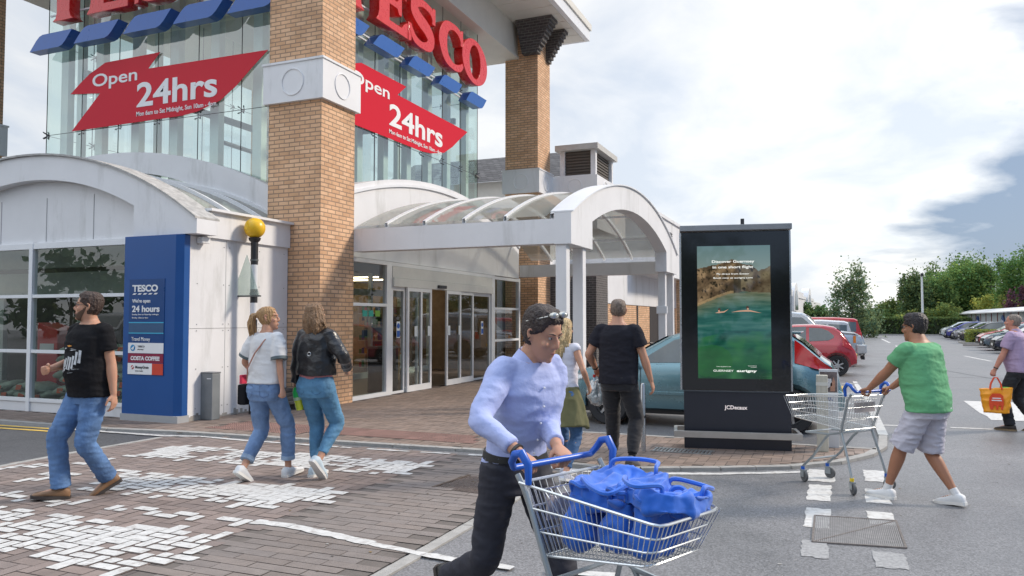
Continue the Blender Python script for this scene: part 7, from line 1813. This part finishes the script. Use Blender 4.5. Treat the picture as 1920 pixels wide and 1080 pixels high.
# ---- blonde woman with an olive jacket tied round her waist
def longhair(hb, HT, TT, p, a, rn, k):
    end = Vector((p.x * 1.1 + rn.gauss(0, .02), p.y - .03 + rn.gauss(0, .012), -.17 - rn.uniform(0, .09))); mid = p.lerp(end, .5) + Vector((math.sin(a) * .015, -.028, 0)); w = rn.uniform(-.014, .014)
    hb.tube([HT(p), HT(mid + Vector((w, 0, .04))), HT(mid + Vector((-w, 0, -.04))), HT(end)], [.007 * k, .009 * k, .008 * k, .002 * k], 5)
PE = person('woman with long blonde hair, sleeveless top and an olive jacket round her waist', (-2.42, 7.12, .0), R(-8), 1.59, 'f', pelvis=.94, head=(R(-20), .02),
    feet=[(-.10, .22, 0, 0, 0), (.09, -.16, 0, .25, 0)], hands=[((-.22, .16, .98), (-.5, -1, 0), 'relaxed', (1, 0, 0)), ((.24, .12, 1.0), (.6, -1, -.2), 'relaxed', (-1, 0, 0))],
    top=dict(mat=mat('lilac_white_top', (.62, .62, .70), .8, var=.05), hem=1.0, loose=(.150, .105), off=.012, sleeve=.16, sr=(.060, .058, .052), name='vest_top'), legs=dict(mat=denim('jeans_deep_blue', (.05, .12, .26)), waist=.98, off=.008, r=(.098, .09, .064, .062, .05, .045), end=.86),
    shoes=dict(mat=mat('striped_canvas', (.45, .47, .55), .7, var=.5, vscale=60, stretch=(.1, 1, 1)), sole=WSOLE), hair=dict(kind='long', name='hair_light_blonde', col=(.50, .36, .18), th=.010, crown=.4, locks=longhair, n=170, arc=(.8, PI)))
mb = MB(); rr = []
for i in range(9):
    f = i / 8; z = 1.01 - .36 * f; ring = []
    for j in range(40):
        a = 2 * PI * j / 40; w = .178 + .06 * f + .012 * f * math.sin(a * 5 + 1) + .014 * f * math.sin(a * 9); d = .13 + .09 * f * (1 if math.sin(a) < 0 else .3) + .012 * f * math.sin(a * 7)
        dz = -.10 * f * max(0, math.cos(a - .6)) ** 3 - .05 * f * max(0, -math.sin(a)); ring.append(PE['TT']((w * math.cos(a) + .05 * f, d * math.sin(a), z + dz)))
    rr.append(ring)
o = mb.rings(rr).build('tied_jacket', mat('olive_cotton', (.13, .125, .055), .85, var=.15), PE['e']); remesh(o, .009, 2); crumple(o, .008, 9, 4, (1, 1, .6))
# ---- man in black T-shirt and joggers seen from behind
PF = person('short haired man in a charcoal T-shirt and black joggers, walking away', (-2.10, 7.98, .0), R(-2), 1.80, pelvis=.935, head=(R(14), -.03), build=1.05,
    feet=[(-.14, .26, R(6), 0, 0), (.15, -.10, R(-6), .35, 0)], hands=[((-.30, .17, .99), (-.5, -1, -.1), 'hook', (.4, 0, -1), (0, .75, -.5)), ((.33, .08, .86), (.6, -1, 0), 'relaxed', (-1, 0, 0))],
    top=dict(mat=CHARC, hem=.87, loose=(.175, .122), off=.020, sleeve=.62, sr=(.084, .082, .080), fold=.007), legs=dict(mat=mat('black_joggers', (.014, .014, .018), .85, var=.15, sheen=.2), waist=.98, r=(.106, .100, .082, .076, .066, .052), end=.90),
    shoes=dict(mat=mat('grey_trainer', (.10, .10, .11), .6, var=.3), sole=DSOLE, sock=BLACKT), hair=dict(kind='buzz', name='hair_cropped_grey_brown', col=(.16, .12, .095), th=.005, crown=.2))
bracelet(PF, 0, WATCH, r_=.036, f=.90)
wf = (Matrix.Translation(PF['e'].location) @ Matrix.Rotation(PF['e'].rotation_euler.z, 4, 'Z')) @ PF['WR'][0]
pb_ = empty('plastic_bag', (wf.x, wf.y + .06, wf.z - .10), label='clear plastic bag of bottles held by the man in the charcoal T-shirt', cat='bag')
mb = MB().sphere((0, 0, -.16), (.12, .10, .15), 24, 16).tube([(0, 0, -.06), (0, 0, .03)], [.05, .015], 10); o = mb.build('film', glass('thin_film', (.85, .87, .87), 1., .12, f0=.25, dens=.35, dcol=(.5, .52, .52)), pb_); remesh(o, .012, 2); crumple(o, .018, 14, 2)
mb = MB().lathe([(.04, -.28), (.042, -.10), (.02, -.05), (.02, .0)], (-.03, 0, 0), 16).lathe([(.035, -.27), (.036, -.12), (.015, -.06)], (.05, .02, 0), 16); smoothobj(mb.build('bottles', mat('blue_clear_plastic', (.35, .5, .6), .2), pb_))
MB().lathe([(.022, 0), (.022, .03)], (-.03, 0, 0), 14).box(.03, .11, -.05, .04, -.05, -.01).build('red_caps', mat('glossy_red', (.42, .02, .02), .3), pb_)
# ---- man in green T-shirt pushing the empty trolley
GREEN = mat('green_cotton', (.115, .36, .17), .85, var=.06, bump=.55, bscale=11)
GL, GR, GH = (.74, 7.40, 0), R(52), 1.645
PG = person('man with glasses in a green T-shirt and pale grey shorts pushing the empty trolley', GL, GR, GH, pelvis=.92, lean=.17, head=(R(14), -.08), build=1.18, belly=.03, skin=SKIN_T, group='people with shopping trolleys',
    feet=[(-.13, .33, 0, .0, 0), (.13, -.17, 0, .12, 0)], hands=[(on_handle(CART_E, GL, GR, GH, .17, -1), (-.6, -.6, -1), 'grip', (0, 0, -1), (.1, 1, -.3)), (on_handle(CART_E, GL, GR, GH, -.17, 1), (.6, -.6, -1), 'grip', (0, 0, -1), (-.1, 1, -.3))],
    top=dict(mat=GREEN, hem=.86, loose=(.175, .125), off=.020, sleeve=.60, sr=(.084, .082, .080), fold=.008), legs=dict(mat=mat('pale_grey_cotton', (.50, .49, .56), .85, var=.05, bump=.5, bscale=12), waist=.95, shorts=.98, r=(.112, .112, .108, .112, .1, .1), fold=.009),
    shoes=dict(mat=WSH, sole=WSOLE, laces=WSOLE, sock=WHITET), hair=dict(kind='thick', name='hair_black', col=(.018, .013, .014), th=.014), glasses=True)
# ---- man in lilac shirt with an orange bag
PH = person('older man in a lilac shirt and dark trousers carrying an orange bag', (2.41, 12.72, 0), R(62), 1.66, pelvis=.935, lean=.10, head=(R(6), -.18), build=1.08, belly=.03, skin=SKIN_R, voxel=.0075,
    feet=[(-.10, .10, 0, 0, 0), (.10, -.20, 0, .2, 0)], hands=[((-.30, .26, .80), (-.5, -1, 0), 'hook', (.8, .0, -.3)), ((.28, -.05, .84), (.5, -1, 0), 'relaxed', (-1, 0, 0))],
    top=dict(mat=mat('lilac_shirt', (.38, .28, .42), .75, var=.10, vscale=24, stretch=(1, 1, .3)), hem=.88, loose=(.172, .130), off=.022, sleeve=.72, sr=(.086, .084, .080), collar=mat('lilac_shirt', (1, 1, 1))), legs=dict(mat=mat('dark_trousers', (.018, .019, .024), .8, var=.15), waist=.98, r=(.104, .098, .082, .078, .074, .074), end=1.0),
    shoes=dict(mat=mat('dark_brown_shoe', (.04, .03, .025), .5), sole=mat('tan_sole', (.25, .18, .10), .6)), hair=dict(kind='buzz', name='hair_grey', col=(.22, .18, .15), th=.006, crown=-.2))
bracelet(PH, 0, WATCH, r_=.034, f=.90)
wh = (Matrix.Translation(PH['e'].location) @ Matrix.Rotation(PH['e'].rotation_euler.z, 4, 'Z')) @ PH['WR'][0]
ob = empty('shopping_bag', (wh.x - .0, wh.y - .02, wh.z - .60), R(-6), label='bright orange shopping bag with a red print, held by the man in lilac', cat='bag')
OR = mat('bag_orange', (.85, .33, .01), .4, var=.07); ORR = mat('bag_print_red', (.72, .07, .015), .45, var=.15, vscale=16)
mb = MB(); rr = []
for f in (0, .05, .3, .6, .9, 1.0):
    w, d = .155 + .045 * f, .085 * (1 - .5 * f) + (.0 if f else -.01)
    rr.append([(w * math.copysign(abs(math.cos(a)) ** .45, math.cos(a)), d * math.copysign(abs(math.sin(a)) ** .6, math.sin(a)), .34 * f + .015 * f * math.cos(a)) for a in np.linspace(0, 2 * PI, 33)[:-1]])
o = mb.rings(rr).build('bag_body', OR, ob); remesh(o, .009, 2); crumple(o, .010, 8, 3)
for s in (-1, 1): smoothobj(MB().tube([(-.07, s * .04, .32), (-.06, s * .03, .40), (-.02, s * .01, .485), (.02, s * .01, .485), (.06, s * .03, .40), (.07, s * .04, .32)], .011, 6).build('handle', ORR, ob, fix=False))
MB().prism([(-.09, .10), (-.085, .22), (-.05, .27), (.04, .275), (.08, .24), (.085, .13), (.07, .05), (.05, .05), (.045, .11), (.02, .10), (.018, .05), (-.005, .05), (-.01, .10), (-.035, .11), (-.045, .05), (-.075, .05)], 'y', -.096, -.088).build('print', ORR, ob)
for z, w in ((.20, .05), (.17, .06)): MB().box(-w, w, -.099, -.0955, z, z + .014).build('print_line', LOGOW, ob)
MB().box(.05, .16, -.02, .03, .33, .36).build('green_goods', mat('green_pack', (.15, .55, .08), .5), ob, bevel=.01)
